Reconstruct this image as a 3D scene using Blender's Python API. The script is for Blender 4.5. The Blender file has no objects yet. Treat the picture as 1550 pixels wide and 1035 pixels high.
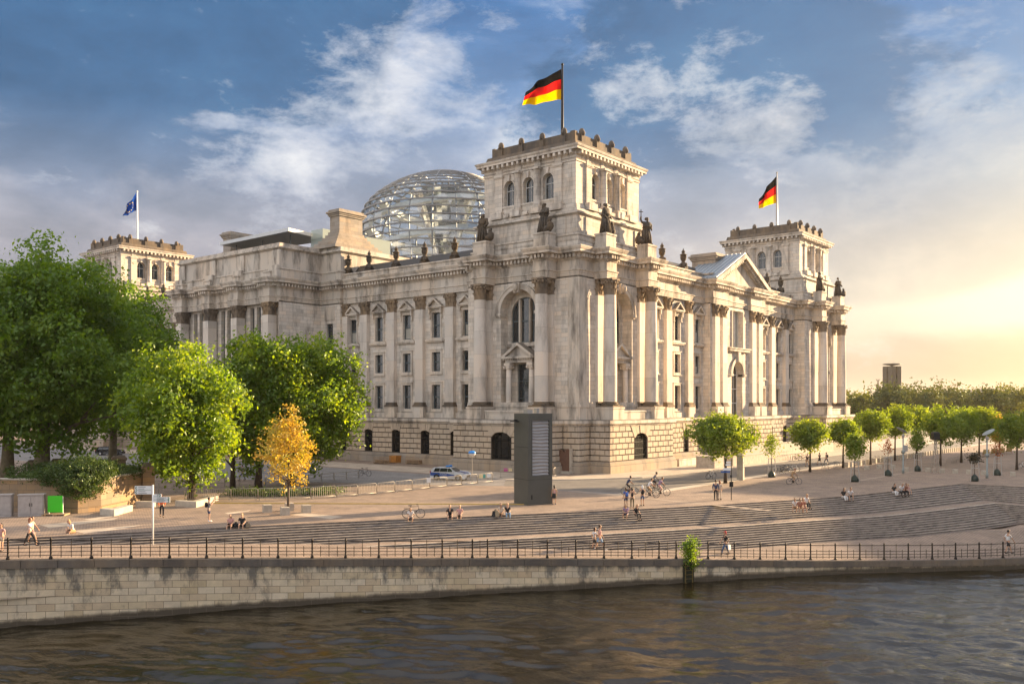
import bpy, bmesh, math, random
from mathutils import Vector, Matrix, noise as mnoise
rnd = random.Random(7)
scn = bpy.context.scene
col = scn.collection
R = math.radians
# ---------------------------------------------------------------- camera
TH = R(39.026)
CAMP = Vector((-95.0, -66.42, 8.7))
cd = bpy.data.cameras.new('camera')
cam = bpy.data.objects.new('camera', cd); col.objects.link(cam)
cam.location = CAMP
cam.rotation_euler = (R(90), 0, TH - R(90))
cd.sensor_width = 36; cd.lens = 1361 / 1550 * 36
cd.shift_y = 95.1 / 1550
cd.clip_start = 0.5; cd.clip_end = 9000
scn.camera = cam
# ---------------------------------------------------------------- light
SUN_AZ = R(-19.0)        # measured from +X (west), towards -Y (north)
SUN_EL = R(13.0)
sl = bpy.data.lights.new('sun', 'SUN'); so = bpy.data.objects.new('sun', sl); col.objects.link(so)
sdir = Vector((math.cos(SUN_AZ) * math.cos(SUN_EL), math.sin(SUN_AZ) * math.cos(SUN_EL), math.sin(SUN_EL)))
so.rotation_euler = sdir.to_track_quat('Z', 'Y').to_euler()
so.location = (0, -60, 90)
sl.energy = 5.0; sl.angle = R(0.6); sl.color = (1.0, 0.72, 0.42)
scn.view_settings.view_transform = 'Standard'; scn.view_settings.look = 'None'
scn.view_settings.exposure = 1.9; scn.view_settings.gamma = 1

def NT(tree):
    tree.nodes.clear()
    def n(typ, **kw):
        nd = tree.nodes.new(typ)
        for k, v in kw.items():
            if k == 'ins':
                for a, b in v.items():
                    if hasattr(b, 'is_output') or isinstance(b, bpy.types.NodeSocket): tree.links.new(b, nd.inputs[a])
                    else: nd.inputs[a].default_value = b
            else: setattr(nd, k, v)
        return nd
    return n
def ramp(n, fac, stops, interp='LINEAR'):
    r = n('ShaderNodeValToRGB', ins={0: fac}); cr = r.color_ramp; cr.interpolation = interp
    while len(cr.elements) < len(stops): cr.elements.new(0.5)
    for e, (p, c) in zip(cr.elements, stops):
        e.position = p; e.color = tuple(c) + (1,) if len(c) == 3 else c
    return r.outputs[0]
def mth(n, op, a, b=0.0, c=0.0, clamp=False):
    m = n('ShaderNodeMath', operation=op, ins={0: a, 1: b, 2: c}); m.use_clamp = clamp
    return m.outputs[0]
def mixc(n, f, a, b, bt='MIX'):
    m = n('ShaderNodeMix', data_type='RGBA', blend_type=bt)
    for i, v in ((0, f), (6, a), (7, b)):
        if isinstance(v, bpy.types.NodeSocket): m.id_data.links.new(v, m.inputs[i])
        else: m.inputs[i].default_value = (tuple(v) + (1,) if i else v)
    return m.outputs[2]

# sky: Nishita sky behind broken evening cloud
w = bpy.data.worlds.new('World'); scn.world = w; w.use_nodes = True
n = NT(w.node_tree)
tc = n('ShaderNodeTexCoord').outputs['Generated']
sky = n('ShaderNodeTexSky', sky_type='NISHITA', sun_disc=False, sun_elevation=SUN_EL,
        sun_rotation=R(90) - SUN_AZ, altitude=40, air_density=1.2, dust_density=2.5, ozone_density=2.0)
sep = n('ShaderNodeSeparateXYZ', ins={0: tc})
z = mth(n, 'MAXIMUM', sep.outputs[2], 0.0)
el = z                                     # sine of elevation
sh = (math.cos(SUN_AZ), math.sin(SUN_AZ), 0.02)
hv = n('ShaderNodeVectorMath', operation='NORMALIZE', ins={0: n('ShaderNodeCombineXYZ', ins={0: sep.outputs[0], 1: sep.outputs[1], 2: 0.0}).outputs[0]})
sd = n('ShaderNodeVectorMath', operation='DOT_PRODUCT', ins={0: hv.outputs[0], 1: sh}).outputs['Value']   # azimuth to sun
sd3 = n('ShaderNodeVectorMath', operation='DOT_PRODUCT', ins={0: tc, 1: tuple(sdir)}).outputs['Value']
# cloud-layer plane coordinates
den = mth(n, 'ADD', z, 0.16)
px = mth(n, 'DIVIDE', sep.outputs[0], den); py = mth(n, 'DIVIDE', sep.outputs[1], den)
cp = n('ShaderNodeCombineXYZ', ins={0: px, 1: py, 2: 0.0}).outputs[0]
def fbm(scale, detail, rough, off=(0, 0, 0), dist=0.0):
    mp = n('ShaderNodeMapping', ins={0: cp, 1: off})
    return n('ShaderNodeTexNoise', ins={'Vector': mp.outputs[0], 'Scale': scale, 'Detail': detail, 'Roughness': rough, 'Distortion': dist}).outputs[0]
def bank(az, elv, sig, amp):
    # a bank of cloud (or a gap) in a given compass direction, sizes in degrees
    v = (math.cos(R(az)) * math.cos(R(elv)), math.sin(R(az)) * math.cos(R(elv)), math.sin(R(elv)))
    d = n('ShaderNodeVectorMath', operation='DOT_PRODUCT', ins={0: tc, 1: v}).outputs['Value']
    return mth(n, 'MULTIPLY', mth(n, 'POWER', mth(n, 'MAXIMUM', d, 0.0), 1 / R(sig) ** 2), amp)
def addall(l):
    o = l[0]
    for q in l[1:]: o = mth(n, 'ADD', o, q)
    return o
wfac = mth(n, 'MULTIPLY_ADD', sd, 0.5, 0.5)
cool = ramp(n, el, [(0.0, (.44, .38, .40)), (0.09, (.42, .38, .42)), (0.17, (.44, .42, .47)), (0.26, (.35, .41, .54)), (0.33, (.17, .31, .55)), (0.42, (.06, .20, .46)), (1.0, (.30, .36, .48))])
warm = ramp(n, el, [(0.0, (.70, .49, .28)), (0.05, (.80, .62, .40)), (0.105, (.95, .82, .60)), (0.16, (.72, .63, .50)), (0.22, (.44, .47, .50)), (0.30, (.16, .31, .53)), (0.40, (.07, .21, .47)), (1.0, (.35, .40, .5))])
wf = ramp(n, wfac, [(0.78, (0, 0, 0)), (0.86, (.22, .22, .22)), (0.905, (.62, .62, .62)), (0.945, (1, 1, 1))], 'EASE')
base = mixc(n, wf, cool, warm)
def puff(scale, detail, rough, off, dist=0.0, zs=2.1):
    mp = n('ShaderNodeMapping', ins={0: tc, 1: off, 3: (1, 1, zs)})
    return n('ShaderNodeTexNoise', ins={'Vector': mp.outputs[0], 'Scale': scale, 'Detail': detail, 'Roughness': rough, 'Distortion': dist}).outputs[0]
c1 = puff(3.6, 12, 0.62, (3.1, 1.7, 0), 0.25)
c2 = puff(10.5, 12, 0.66, (7.3, 4.4, 2.0), 0.15)
c3 = puff(4.4, 10, 0.60, (1.2, 5.4, 4.0), 0.3)
# openings and slate-blue cloud high up
hb = addall([bank(62, 23, 6.0, .38), bank(52, 23, 5.0, .38), bank(46.5, 19, 3.0, .15), bank(66, 19.5, 4.0, .20), bank(30, 22, 6.5, .24), bank(20, 21, 6, .20), bank(36, 16, 4, .10), bank(44.5, 20.5, 2.0, -.26), bank(41, 17.5, 2.0, -.10), bank(27, 18.5, 2.0, -.12)])
hv = mth(n, 'ADD', c1, hb)
hole = ramp(n, hv, [(0.62, (0, 0, 0)), (0.72, (1, 1, 1))], 'EASE')
rim = ramp(n, mth(n, 'ADD', hv, mth(n, 'MULTIPLY', mth(n, 'SUBTRACT', c2, .5), .35)), [(0.50, (0, 0, 0)), (0.61, (1, 1, 1)), (0.66, (1, 1, 1)), (0.72, (0, 0, 0))])
blue = mixc(n, 0.15, (.042, .150, .33), n('ShaderNodeVectorMath', operation='SCALE', ins={0: sky.outputs[0], 'Scale': 0.07}).outputs[0])
lowcut = ramp(n, el, [(0.17, (0, 0, 0)), (0.30, (.92, .92, .92))])
s1 = mixc(n, mth(n, 'MULTIPLY', hole, lowcut), base, blue)
# bright ragged cloud edges
lb = addall([bank(45.5, 19.8, 2.4, .26), bank(49.5, 16.5, 3.0, .10), bank(52, 15.0, 4, .10), bank(42, 22, 2.0, .12), bank(25.5, 18.6, 2.6, .24), bank(22, 16.0, 1.8, .16), bank(60, 24, 1.3, .1), bank(32, 20, 2, .10)])
lit = ramp(n, mth(n, 'ADD', c2, lb), [(0.60, (0, 0, 0)), (0.70, (.5, .5, .5)), (0.86, (1, 1, 1))])
litc = mixc(n, wf, (.74, .75, .79), (.72, .67, .60))
rimf = mth(n, 'MULTIPLY', mth(n, 'MULTIPLY', rim, ramp(n, c3, [(.45, (0, 0, 0)), (.60, (1, 1, 1))])), mth(n, 'MULTIPLY', lowcut, .60))
s1 = mixc(n, rimf, s1, litc)
s2 = mixc(n, mth(n, 'MULTIPLY', lit, 0.80), s1, litc)
# soft darker bellies and veils
dk = ramp(n, mth(n, 'ADD', mth(n, 'MULTIPLY', c3, .72), mth(n, 'MULTIPLY', c2, .28)), [(0.37, (.68, .72, .77)), (0.50, (.96, .97, 1.0)), (0.62, (1.30, 1.27, 1.20))])
dk = mixc(n, mth(n, 'MULTIPLY', wf, .6), dk, (1, 1, 1))
s3 = mixc(n, 1.0, s2, dk, 'MULTIPLY')
# glow around the hidden sun and a bright slit of cloud
gl = mth(n, 'MULTIPLY', mth(n, 'POWER', mth(n, 'MAXIMUM', sd3, 0.0), 34.0), .36)
s4 = mixc(n, gl, s3, (1.3, .95, .52), 'ADD')
s4 = mixc(n, bank(-6.0, 12, 5.5, 1.4), s4, (2.1, 1.65, 1.05), 'ADD')
st = n('ShaderNodeVectorMath', operation='DOT_PRODUCT', ins={0: tc, 1: (0, -.20, 1)}).outputs['Value']
slit = ramp(n, mth(n, 'ADD', mth(n, 'ADD', sep.outputs[2], mth(n, 'MULTIPLY', sep.outputs[1], .13)), mth(n, 'MULTIPLY', mth(n, 'SUBTRACT', c3, .5), .06)), [(0.085, (0, 0, 0)), (0.112, (1, 1, 1)), (0.135, (1, 1, 1)), (0.150, (0, 0, 0))], 'EASE')
s4 = mixc(n, mth(n, 'MULTIPLY', mth(n, 'MULTIPLY', slit, wf), .55), s4, (1.25, 1.12, .86))
# high bright cloud added out of view, behind and overhead, to lift the shaded facade
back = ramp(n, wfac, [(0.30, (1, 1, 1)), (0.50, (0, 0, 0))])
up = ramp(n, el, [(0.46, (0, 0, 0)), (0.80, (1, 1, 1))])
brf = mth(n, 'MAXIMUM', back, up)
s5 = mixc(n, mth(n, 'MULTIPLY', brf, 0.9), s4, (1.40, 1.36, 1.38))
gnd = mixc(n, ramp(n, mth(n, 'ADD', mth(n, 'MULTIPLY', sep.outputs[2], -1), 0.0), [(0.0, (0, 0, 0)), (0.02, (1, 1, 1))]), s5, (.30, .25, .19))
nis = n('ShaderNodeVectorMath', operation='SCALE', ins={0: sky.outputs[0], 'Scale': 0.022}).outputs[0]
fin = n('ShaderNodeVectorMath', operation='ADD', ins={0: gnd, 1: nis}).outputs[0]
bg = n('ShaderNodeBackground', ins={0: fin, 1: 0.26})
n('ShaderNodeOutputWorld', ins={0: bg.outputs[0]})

# ---------------------------------------------------------------- photo pixel -> world helpers (points on a level plane)
Fv = Vector((math.cos(TH), math.sin(TH), 0)); Rv = Vector((Fv.y, -Fv.x, 0))
def at(x, y, z=0.0):
    r = Fv + Rv * ((x - 775) / 1361) + Vector((0, 0, (612.6 - y) / 1361))
    t = (z - CAMP.z) / r.z
    p = CAMP + r * t; p.z = z
    return p
def ppm(p): return 1361 / ((p - CAMP).dot(Fv))       # photo pixels per metre there

# ---------------------------------------------------------------- mesh helpers
class MB:
    def __init__(s): s.v = []; s.f = []; s.m = []; s.s = []; s.mi = 0; s.sm = False
    def pt(s, p): s.v.append(tuple(p)); return len(s.v) - 1
    def face(s, idx): s.f.append(tuple(idx)); s.m.append(s.mi); s.s.append(s.sm)
    def poly(s, pts): b = len(s.v); s.v.extend(tuple(p) for p in pts); s.face(range(b, b + len(pts)))
    def box(s, x0, x1, y0, y1, z0, z1):
        if x0 > x1: x0, x1 = x1, x0
        if y0 > y1: y0, y1 = y1, y0
        b = len(s.v)
        s.v.extend([(x0, y0, z0), (x1, y0, z0), (x1, y1, z0), (x0, y1, z0), (x0, y0, z1), (x1, y0, z1), (x1, y1, z1), (x0, y1, z1)])
        for q in ((0, 3, 2, 1), (4, 5, 6, 7), (0, 1, 5, 4), (1, 2, 6, 5), (2, 3, 7, 6), (3, 0, 4, 7)): s.face([b + i for i in q])
    def frust(s, x0, x1, y0, y1, z0, z1, i):
        b = len(s.v)
        s.v.extend([(x0, y0, z0), (x1, y0, z0), (x1, y1, z0), (x0, y1, z0), (x0 + i, y0 + i, z1), (x1 - i, y0 + i, z1), (x1 - i, y1 - i, z1), (x0 + i, y1 - i, z1)])
        for q in ((0, 3, 2, 1), (4, 5, 6, 7), (0, 1, 5, 4), (1, 2, 6, 5), (2, 3, 7, 6), (3, 0, 4, 7)): s.face([b + k for k in q])
    def obox(s, c, ax, ay, az, hx, hy, hz):
        c = Vector(c); b = len(s.v)
        for k in (-1, 1):
            for (i, j) in ((-1, -1), (1, -1), (1, 1), (-1, 1)):
                s.v.append(tuple(c + ax * (i * hx) + ay * (j * hy) + az * (k * hz)))
        for q in ((0, 3, 2, 1), (4, 5, 6, 7), (0, 1, 5, 4), (1, 2, 6, 5), (2, 3, 7, 6), (3, 0, 4, 7)): s.face([b + k for k in q])
    def beam(s, a, b, w, h):
        a = Vector(a); b = Vector(b); d = b - a; L = d.length
        if L < 1e-6: return
        d /= L; up = Vector((0, 0, 1)) if abs(d.z) < 0.95 else Vector((0, 1, 0))
        x = d.cross(up).normalized(); y = x.cross(d).normalized()
        s.obox((a + b) / 2, d, x, y, L / 2, w / 2, h / 2)
    def tube(s, pts, rads, seg=8, cap=True):
        pts = [Vector(p) for p in pts]
        if not isinstance(rads, (list, tuple)): rads = [rads] * len(pts)
        rings = []; prev = None
        for i, p in enumerate(pts):
            d = (pts[min(i + 1, len(pts) - 1)] - pts[max(i - 1, 0)]).normalized()
            if prev is None:
                u = d.orthogonal().normalized()
            else:
                u = (prev - d * prev.dot(d))
                u = u.normalized() if u.length > 1e-5 else d.orthogonal().normalized()
            prev = u; v = d.cross(u)
            rings.append([s.pt(p + (u * math.cos(2 * math.pi * k / seg) + v * math.sin(2 * math.pi * k / seg)) * rads[i]) for k in range(seg)])
        for a, b in zip(rings, rings[1:]):
            for k in range(seg): s.face((a[k], a[(k + 1) % seg], b[(k + 1) % seg], b[k]))
        if cap: s.face(rings[0][::-1]); s.face(rings[-1])
    def lathe(s, prof, c=(0, 0, 0), seg=12, a0=0, a1=2 * math.pi, cap=True):
        full = abs(a1 - a0 - 2 * math.pi) < 1e-6; k = seg if full else seg + 1
        rings = [[s.pt((c[0] + r * math.cos(a0 + (a1 - a0) * i / seg), c[1] + r * math.sin(a0 + (a1 - a0) * i / seg), c[2] + z)) for i in range(k)] for r, z in prof]
        for a, b in zip(rings, rings[1:]):
            for i in range(seg): s.face((a[i], a[(i + 1) % k], b[(i + 1) % k], b[i]))
        if cap: s.face(rings[0][::-1]); s.face(rings[-1])
    def prism(s, pts, z0, z1):
        b = len(s.v); k = len(pts)
        s.v.extend((p[0], p[1], z0) for p in pts); s.v.extend((p[0], p[1], z1) for p in pts)
        s.face([b + i for i in range(k)][::-1]); s.face([b + k + i for i in range(k)])
        for i in range(k): s.face((b + i, b + (i + 1) % k, b + k + (i + 1) % k, b + k + i))
    def ell(s, c, r, seg=10, rings=7):
        pr = [(max(math.sin(math.pi * i / rings), .001), -math.cos(math.pi * i / rings)) for i in range(rings + 1)]
        b = len(s.v); s.lathe(pr, (0, 0, 0), seg, cap=False)
        for i in range(b, len(s.v)):
            v = s.v[i]; s.v[i] = (c[0] + v[0] * r[0], c[1] + v[1] * r[1], c[2] + v[2] * r[2])
    def sweep(s, path, prof, closed=False):
        # path: plan points (x, y, extra outward offset ignored); outward = right-hand side of travel; prof: (offset, z)
        k = len(path); offs = []
        for i in range(k):
            p = Vector(path[i]); 
            a = Vector(path[i - 1]) if (i > 0 or closed) else None
            b = Vector(path[(i + 1) % k]) if (i < k - 1 or closed) else None
            ns = []
            if a is not None: d = (p - a).normalized(); ns.append(Vector((d.y, -d.x)))
            if b is not None: d = (b - p).normalized(); ns.append(Vector((d.y, -d.x)))
            if len(ns) == 1: o = ns[0]
            else:
                o = ns[0] + ns[1]; q = o.dot(ns[0]); o = o / q if abs(q) > 1e-3 else ns[0]
            offs.append(o)
        cols = [[s.pt((path[i][0] + offs[i].x * o, path[i][1] + offs[i].y * o, z)) for (o, z) in prof] for i in range(k)]
        rng = range(k) if closed else range(k - 1)
        for i in rng:
            A = cols[i]; B = cols[(i + 1) % k]
            for j in range(len(prof) - 1): s.face((A[j], B[j], B[j + 1], A[j + 1]))
    def build(s, name, mats, parent=None, loc=None, tag=None):
        me = bpy.data.meshes.new(name); me.from_pydata(s.v, [], s.f)
        if not isinstance(mats, (list, tuple)): mats = [mats]
        for mt in mats: me.materials.append(mt)
        me.polygons.foreach_set('material_index', s.m); me.polygons.foreach_set('use_smooth', s.s)
        me.update()
        o = bpy.data.objects.new(name, me); col.objects.link(o)
        if loc is not None: o.location = loc
        if parent is not None: o.parent = parent
        if tag: settag(o, *tag)
        return o
def settag(o, label=None, cat=None, group=None, kind=None):
    if label: o['label'] = label
    if cat: o['category'] = cat
    if group: o['group'] = group
    if kind: o['kind'] = kind
    return o
def empty(name, loc, rz=0, label=None, cat=None, group=None):
    o = bpy.data.objects.new(name, None); col.objects.link(o); o.location = loc; o.rotation_euler = (0, 0, rz)
    o.empty_display_size = 0.5
    return settag(o, label, cat, group)
def copy_tree(o, parent=None):
    c = o.copy(); col.objects.link(c); c.parent = parent
    for ch in [x for x in ALLKIDS(o)]: copy_tree(ch, c)
    return c
def ALLKIDS(o): return list(o.children)
def put(o, loc, rz=0, label=None, group=None, sc=None):
    o.location = loc; o.rotation_euler = (0, 0, rz)
    if label: o['label'] = label
    if group: o['group'] = group
    if sc: o.scale = (sc, sc, sc) if not isinstance(sc, tuple) else sc
    return o

# ---------------------------------------------------------------- materials
def mat(name, colr, rough=0.8, metal=0.0, var=0.12, vscale=1.5, bump=0.0, bscale=20, spec=0.4, var2=None, coat=0):
    m = bpy.data.materials.new(name); m.use_nodes = True; n = NT(m.node_tree)
    ob = n('ShaderNodeTexCoord').outputs['Object']
    nz = n('ShaderNodeTexNoise', ins={'Vector': ob, 'Scale': vscale, 'Detail': 6, 'Roughness': .6}).outputs[0]
    c = mixc(n, ramp(n, nz, [(.3, (0, 0, 0)), (.7, (1, 1, 1))]), tuple(x * (1 - var) for x in colr), var2 or tuple(min(1, x * (1 + var)) for x in colr))
    ins = {'Base Color': c, 'Roughness': rough, 'Metallic': metal, 'Specular IOR Level': spec, 'Coat Weight': coat}
    if bump:
        b = n('ShaderNodeBump', ins={'Height': n('ShaderNodeTexNoise', ins={'Vector': ob, 'Scale': bscale, 'Detail': 5}).outputs[0], 'Strength': bump, 'Distance': 0.05})
        ins['Normal'] = b.outputs[0]
    p = n('ShaderNodeBsdfPrincipled', ins=ins)
    n('ShaderNodeOutputMaterial', ins={0: p.outputs[0]})
    return m
def stone(name, base, cw=1.3, ch=0.52, mortar=0.012, dark=0.35, bumpn=.25, var=.16, warm=(.10, .03, -.03), jd=.75, mask=(.52, .72)):
    m = bpy.data.materials.new(name); m.use_nodes = True; n = NT(m.node_tree)
    g = n('ShaderNodeNewGeometry'); P = g.outputs['Position']; N = g.outputs['True Normal']
    sp = n('ShaderNodeSeparateXYZ', ins={0: P}); sn = n('ShaderNodeSeparateXYZ', ins={0: N})
    isx = mth(n, 'GREATER_THAN', mth(n, 'ABSOLUTE', sn.outputs[0]), 0.6)
    u = n('ShaderNodeMix', data_type='FLOAT', ins={0: isx, 2: sp.outputs[0], 3: sp.outputs[1]}).outputs[0]
    uv = n('ShaderNodeCombineXYZ', ins={0: u, 1: sp.outputs[2], 2: 0.0}).outputs[0]
    bk = n('ShaderNodeTexBrick', offset=0.5, ins={'Vector': uv, 'Color1': (0.25, .25, .25, 1), 'Color2': (.75, .75, .75, 1), 'Mortar': (0, 0, 0, 1), 'Scale': 1.0, 'Mortar Size': mortar, 'Mortar Smooth': .3, 'Bias': 0.0, 'Brick Width': cw, 'Row Height': ch})
    bk2 = n('ShaderNodeTexNoise', ins={'Vector': P, 'Scale': .23, 'Detail': 4, 'Roughness': .7}).outputs[0]
    f1 = ramp(n, bk.outputs[0], [(0.25, (1 - var, 1 - var, 1 - var)), (.75, (1 + var * .6, 1 + var * .6, 1 + var * .6))])
    c = mixc(n, 1.0, base, f1, 'MULTIPLY')
    b2 = tuple(max(0, x + d) for x, d in zip(base, warm))
    # single warmer blocks
    wn = n('ShaderNodeTexWhiteNoise', noise_dimensions='2D', ins={'Vector': n('ShaderNodeVectorMath', operation='FLOOR', ins={0: n('ShaderNodeVectorMath', operation='MULTIPLY', ins={0: uv, 1: (1 / cw, 1 / ch, 1)}).outputs[0]}).outputs[0]}).outputs[0]
    c = mixc(n, ramp(n, wn, [(.72, (0, 0, 0)), (.95, (.6, .6, .6))]), c, b2)
    c = mixc(n, ramp(n, bk2, [(.40, (0, 0, 0)), (.62, (.45, .45, .45))]), c, b2)
    # grime
    mp = n('ShaderNodeMapping', ins={0: P, 3: (1.1, 1.1, .28)})
    gr = n('ShaderNodeTexNoise', ins={'Vector': mp.outputs[0], 'Scale': .55, 'Detail': 9, 'Roughness': .68}).outputs[0]
    c = mixc(n, mth(n, 'MULTIPLY', ramp(n, gr, [(mask[0], (0, 0, 0)), (mask[1], (1, 1, 1))]), dark), c, (.095, .082, .072))
    c = mixc(n, mth(n, 'MULTIPLY', bk.outputs[1], jd), c, (.13, .105, .085))
    bn = n('ShaderNodeTexNoise', ins={'Vector': P, 'Scale': 7.0, 'Detail': 6, 'Roughness': .65}).outputs[0]
    h = mth(n, 'SUBTRACT', mth(n, 'MULTIPLY', bn, .5), bk.outputs[1])
    b = n('ShaderNodeBump', ins={'Height': h, 'Strength': bumpn, 'Distance': .06})
    c = mixc(n, mth(n, 'MULTIPLY', ramp(n, mth(n, 'ADD', sn.outputs[2], mth(n, 'MULTIPLY', gr, .25)), [(.55, (0, 0, 0)), (.9, (1, 1, 1))]), .72), c, (.085, .072, .06))
    p = n('ShaderNodeBsdfPrincipled', ins={'Base Color': c, 'Roughness': .85, 'Specular IOR Level': .25, 'Normal': b.outputs[0]})
    n('ShaderNodeOutputMaterial', ins={0: p.outputs[0]})
    return m
M = {}
M['stone'] = stone('stone_wall', (.63, .575, .505), 1.35, .56, dark=.78, var=.22, mask=(.50, .72))
M['stone_col'] = stone('stone_column', (.62, .565, .50), 40, 3.1, .012, .50, .25, mask=(.50, .70))
M['stone_trim'] = stone('stone_trim', (.60, .54, .465), 2.6, 30, .008, .80, .3, mask=(.47, .66))
M['stone_rust'] = stone('stone_rusticated', (.46, .395, .32), 30, 30, 0.0, .55, .9, .05)
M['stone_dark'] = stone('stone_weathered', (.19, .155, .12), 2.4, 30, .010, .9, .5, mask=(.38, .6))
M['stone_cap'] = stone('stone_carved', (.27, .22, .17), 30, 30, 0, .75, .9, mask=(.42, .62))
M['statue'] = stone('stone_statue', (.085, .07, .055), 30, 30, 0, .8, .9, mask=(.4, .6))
M['joint'] = mat('joint_dark', (.05, .04, .032), .95)  # dark backing colour showing between the blocks
M['roofdark'] = mat('roof_dark', (.035, .032, .03), .6)
M['metalroof'] = mat('roof_zinc', (.25, .29, .33), .5, .2)
M['bronze'] = mat('window_bronze', (.085, .105, .115), .45, .3)
M['lightframe'] = mat('window_light_frame', (.62, .62, .60), .5)
M['glass'] = mat('window_glass', (.022, .028, .034), .06, 0, .5, .4, spec=.9)
M['glassd'] = mat('basement_glass', (.012, .013, .014), .15, spec=.6)
M['curtain'] = mat('window_blind', (.38, .36, .31), .9)
M['iron'] = mat('black_iron', (.016, .016, .016), .5, .4)
M['steel'] = mat('galvanised_steel', (.42, .40, .37), .45, .5)
M['silver'] = mat('dome_steel', (.30, .30, .31), .4, .6)
M['white'] = mat('white_paint', (.72, .72, .70), .5)
M['concrete'] = mat('concrete', (.38, .345, .30), .9, var=.18, vscale=2, bump=.3)
M['concrete2'] = mat('sandstone_block', (.42, .37, .30), .9, var=.2, vscale=2, bump=.3)
# ================================================================ ground, quay, steps, river
def lerp(a, b, t): return a + (b - a) * t
def resample(pl, ts):
    # pl: points; ts in 0..1 along arc length
    L = [0]
    for a, b in zip(pl, pl[1:]): L.append(L[-1] + (Vector(b) - Vector(a)).length)
    out = []
    for t in ts:
        d = t * L[-1]
        for i in range(len(L) - 1):
            if d <= L[i + 1] + 1e-6:
                out.append(Vector(pl[i]).lerp(Vector(pl[i + 1]), (d - L[i]) / max(L[i + 1] - L[i], 1e-6))); break
    return out
def smoothline(pl, k=4):
    # Catmull-Rom
    P = [Vector(p) for p in pl]; out = []
    for i in range(len(P) - 1):
        p0 = P[max(i - 1, 0)]; p1 = P[i]; p2 = P[i + 1]; p3 = P[min(i + 2, len(P) - 1)]
        for j in range(k):
            t = j / k
            out.append(0.5 * ((2 * p1) + (p2 - p0) * t + (2 * p0 - 5 * p1 + 4 * p2 - p3) * t * t + (3 * p1 - p0 - 3 * p2 + p3) * t ** 3))
    out.append(P[-1]); return out
WZ = -4.03
quay_px = [(0, 950.5), (260, 929.5), (520, 911), (780, 896), (1030, 881.7), (1280, 868), (1550, 860.5)]
quay_in = [(at(x, y, WZ).x, at(x, y, WZ).y) for x, y in quay_px]
quay_z = [-.21, -.70, -1.27, -1.78, -2.40, -3.08, -3.22]
QP = [(-168, 62), (-110, 18), (-84, -3.5)] + quay_in + [(3, -66), (30, -92), (70, -130)]
QZ = [.05, .02, -.05] + quay_z + [-3.1, -2.6, -2.0]
Q3 = smoothline([(x, y, z) for (x, y), z in zip(QP, QZ)], 5)
T_px = [(0, 815.6), (260, 802), (520, 789.5), (780, 778.5), (1040, 766.5), (1280, 751), (1456, 732)]
Tin = [tuple(at(x, y, 0).xy) for x, y in T_px]
NT_ = 40
ts = [i / NT_ for i in range(NT_ + 1)]
Tc = resample(smoothline([(x, y, 0) for x, y in [(-84, 3.2), (-76, -.9)] + Tin[:-1]], 5) + [Vector((*Tin[-1], 0))], ts)
def par(front, z):
    return resample([Vector((x, y, z)) for x, y in front], ts)
TR = 0.40
def offset_curve(c, d):
    out = []
    for i, p in enumerate(c):
        a = c[max(i - 1, 0)]; b = c[min(i + 1, len(c) - 1)]
        t = (b - a).normalized(); nrm = Vector((-t.y, t.x, 0))
        if nrm.dot(Vector((-1, -1, 0))) < 0: nrm = -nrm
        out.append(p + nrm * d)
    return out
RZ = 0.125
B1e = Vector((7.05, -46.07, 0)); Le = Vector((5.1, -47.4, 0)); B2e = Vector((0, -50.4, 0))
def blend(c, e, z, w=0.35):
    # pull the right-hand end of an offset curve to the corner where the two wings of steps meet
    last = c[-1]; d = e - last; out = []
    for i, p in enumerate(c):
        t = max(0, (ts[i] - (1 - w)) / w); q = p + d * (t * t * (3 - 2 * t)); q.z = z; out.append(q)
    return out
up_off = 9 * TR
curves = []      # (points, z) front edge of tread k
C_T = [Vector((p.x, p.y, 0)) for p in Tc]
C_B1 = blend(offset_curve(Tc, up_off), B1e, -9 * RZ)
C_L = blend(offset_curve(Tc, up_off + 1.5), Le, -9 * RZ)
C_B2 = blend(offset_curve(Tc, up_off + 1.5 + 10 * .32), B2e, -19 * RZ)
wing = {'T': [(13.3, -48.6), (13.6, -78)], 'B1': [(5.5, -50), (5.6, -78)], 'L': [(4.2, -51), (4.3, -78)], 'B2': [(-0.3, -51.2), (-0.5, -78)]}
for c, k in ((C_T, 'T'), (C_B1, 'B1'), (C_L, 'L'), (C_B2, 'B2')):
    z = c[-1].z
    c.extend(Vector((x, y, z)) for x, y in wing[k])
def steps_mesh(m, A, B, nst, z0):
    # A upper edge, B lower edge; nst risers of RZ
    for k in range(nst):
        ca = [a.lerp(b, k / (nst)) for a, b in zip(A, B)]
        cb = [a.lerp(b, (k + 1) / (nst)) for a, b in zip(A, B)]
        z = z0 - k * RZ; zn = z - RZ
        for i in range(len(ca) - 1):
            a, b = ca[i], ca[i + 1]
            # pale nosing strip on the tread edge above, riser, tread
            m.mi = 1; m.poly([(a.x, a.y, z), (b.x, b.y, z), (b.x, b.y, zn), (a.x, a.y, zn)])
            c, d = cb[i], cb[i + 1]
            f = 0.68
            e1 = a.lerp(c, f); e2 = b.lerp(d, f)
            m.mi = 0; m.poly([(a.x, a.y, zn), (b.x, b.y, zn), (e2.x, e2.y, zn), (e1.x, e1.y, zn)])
            m.mi = 2 if k < nst - 1 else 0; m.poly([(e1.x, e1.y, zn), (e2.x, e2.y, zn), (d.x, d.y, zn), (c.x, c.y, zn)])
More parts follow.
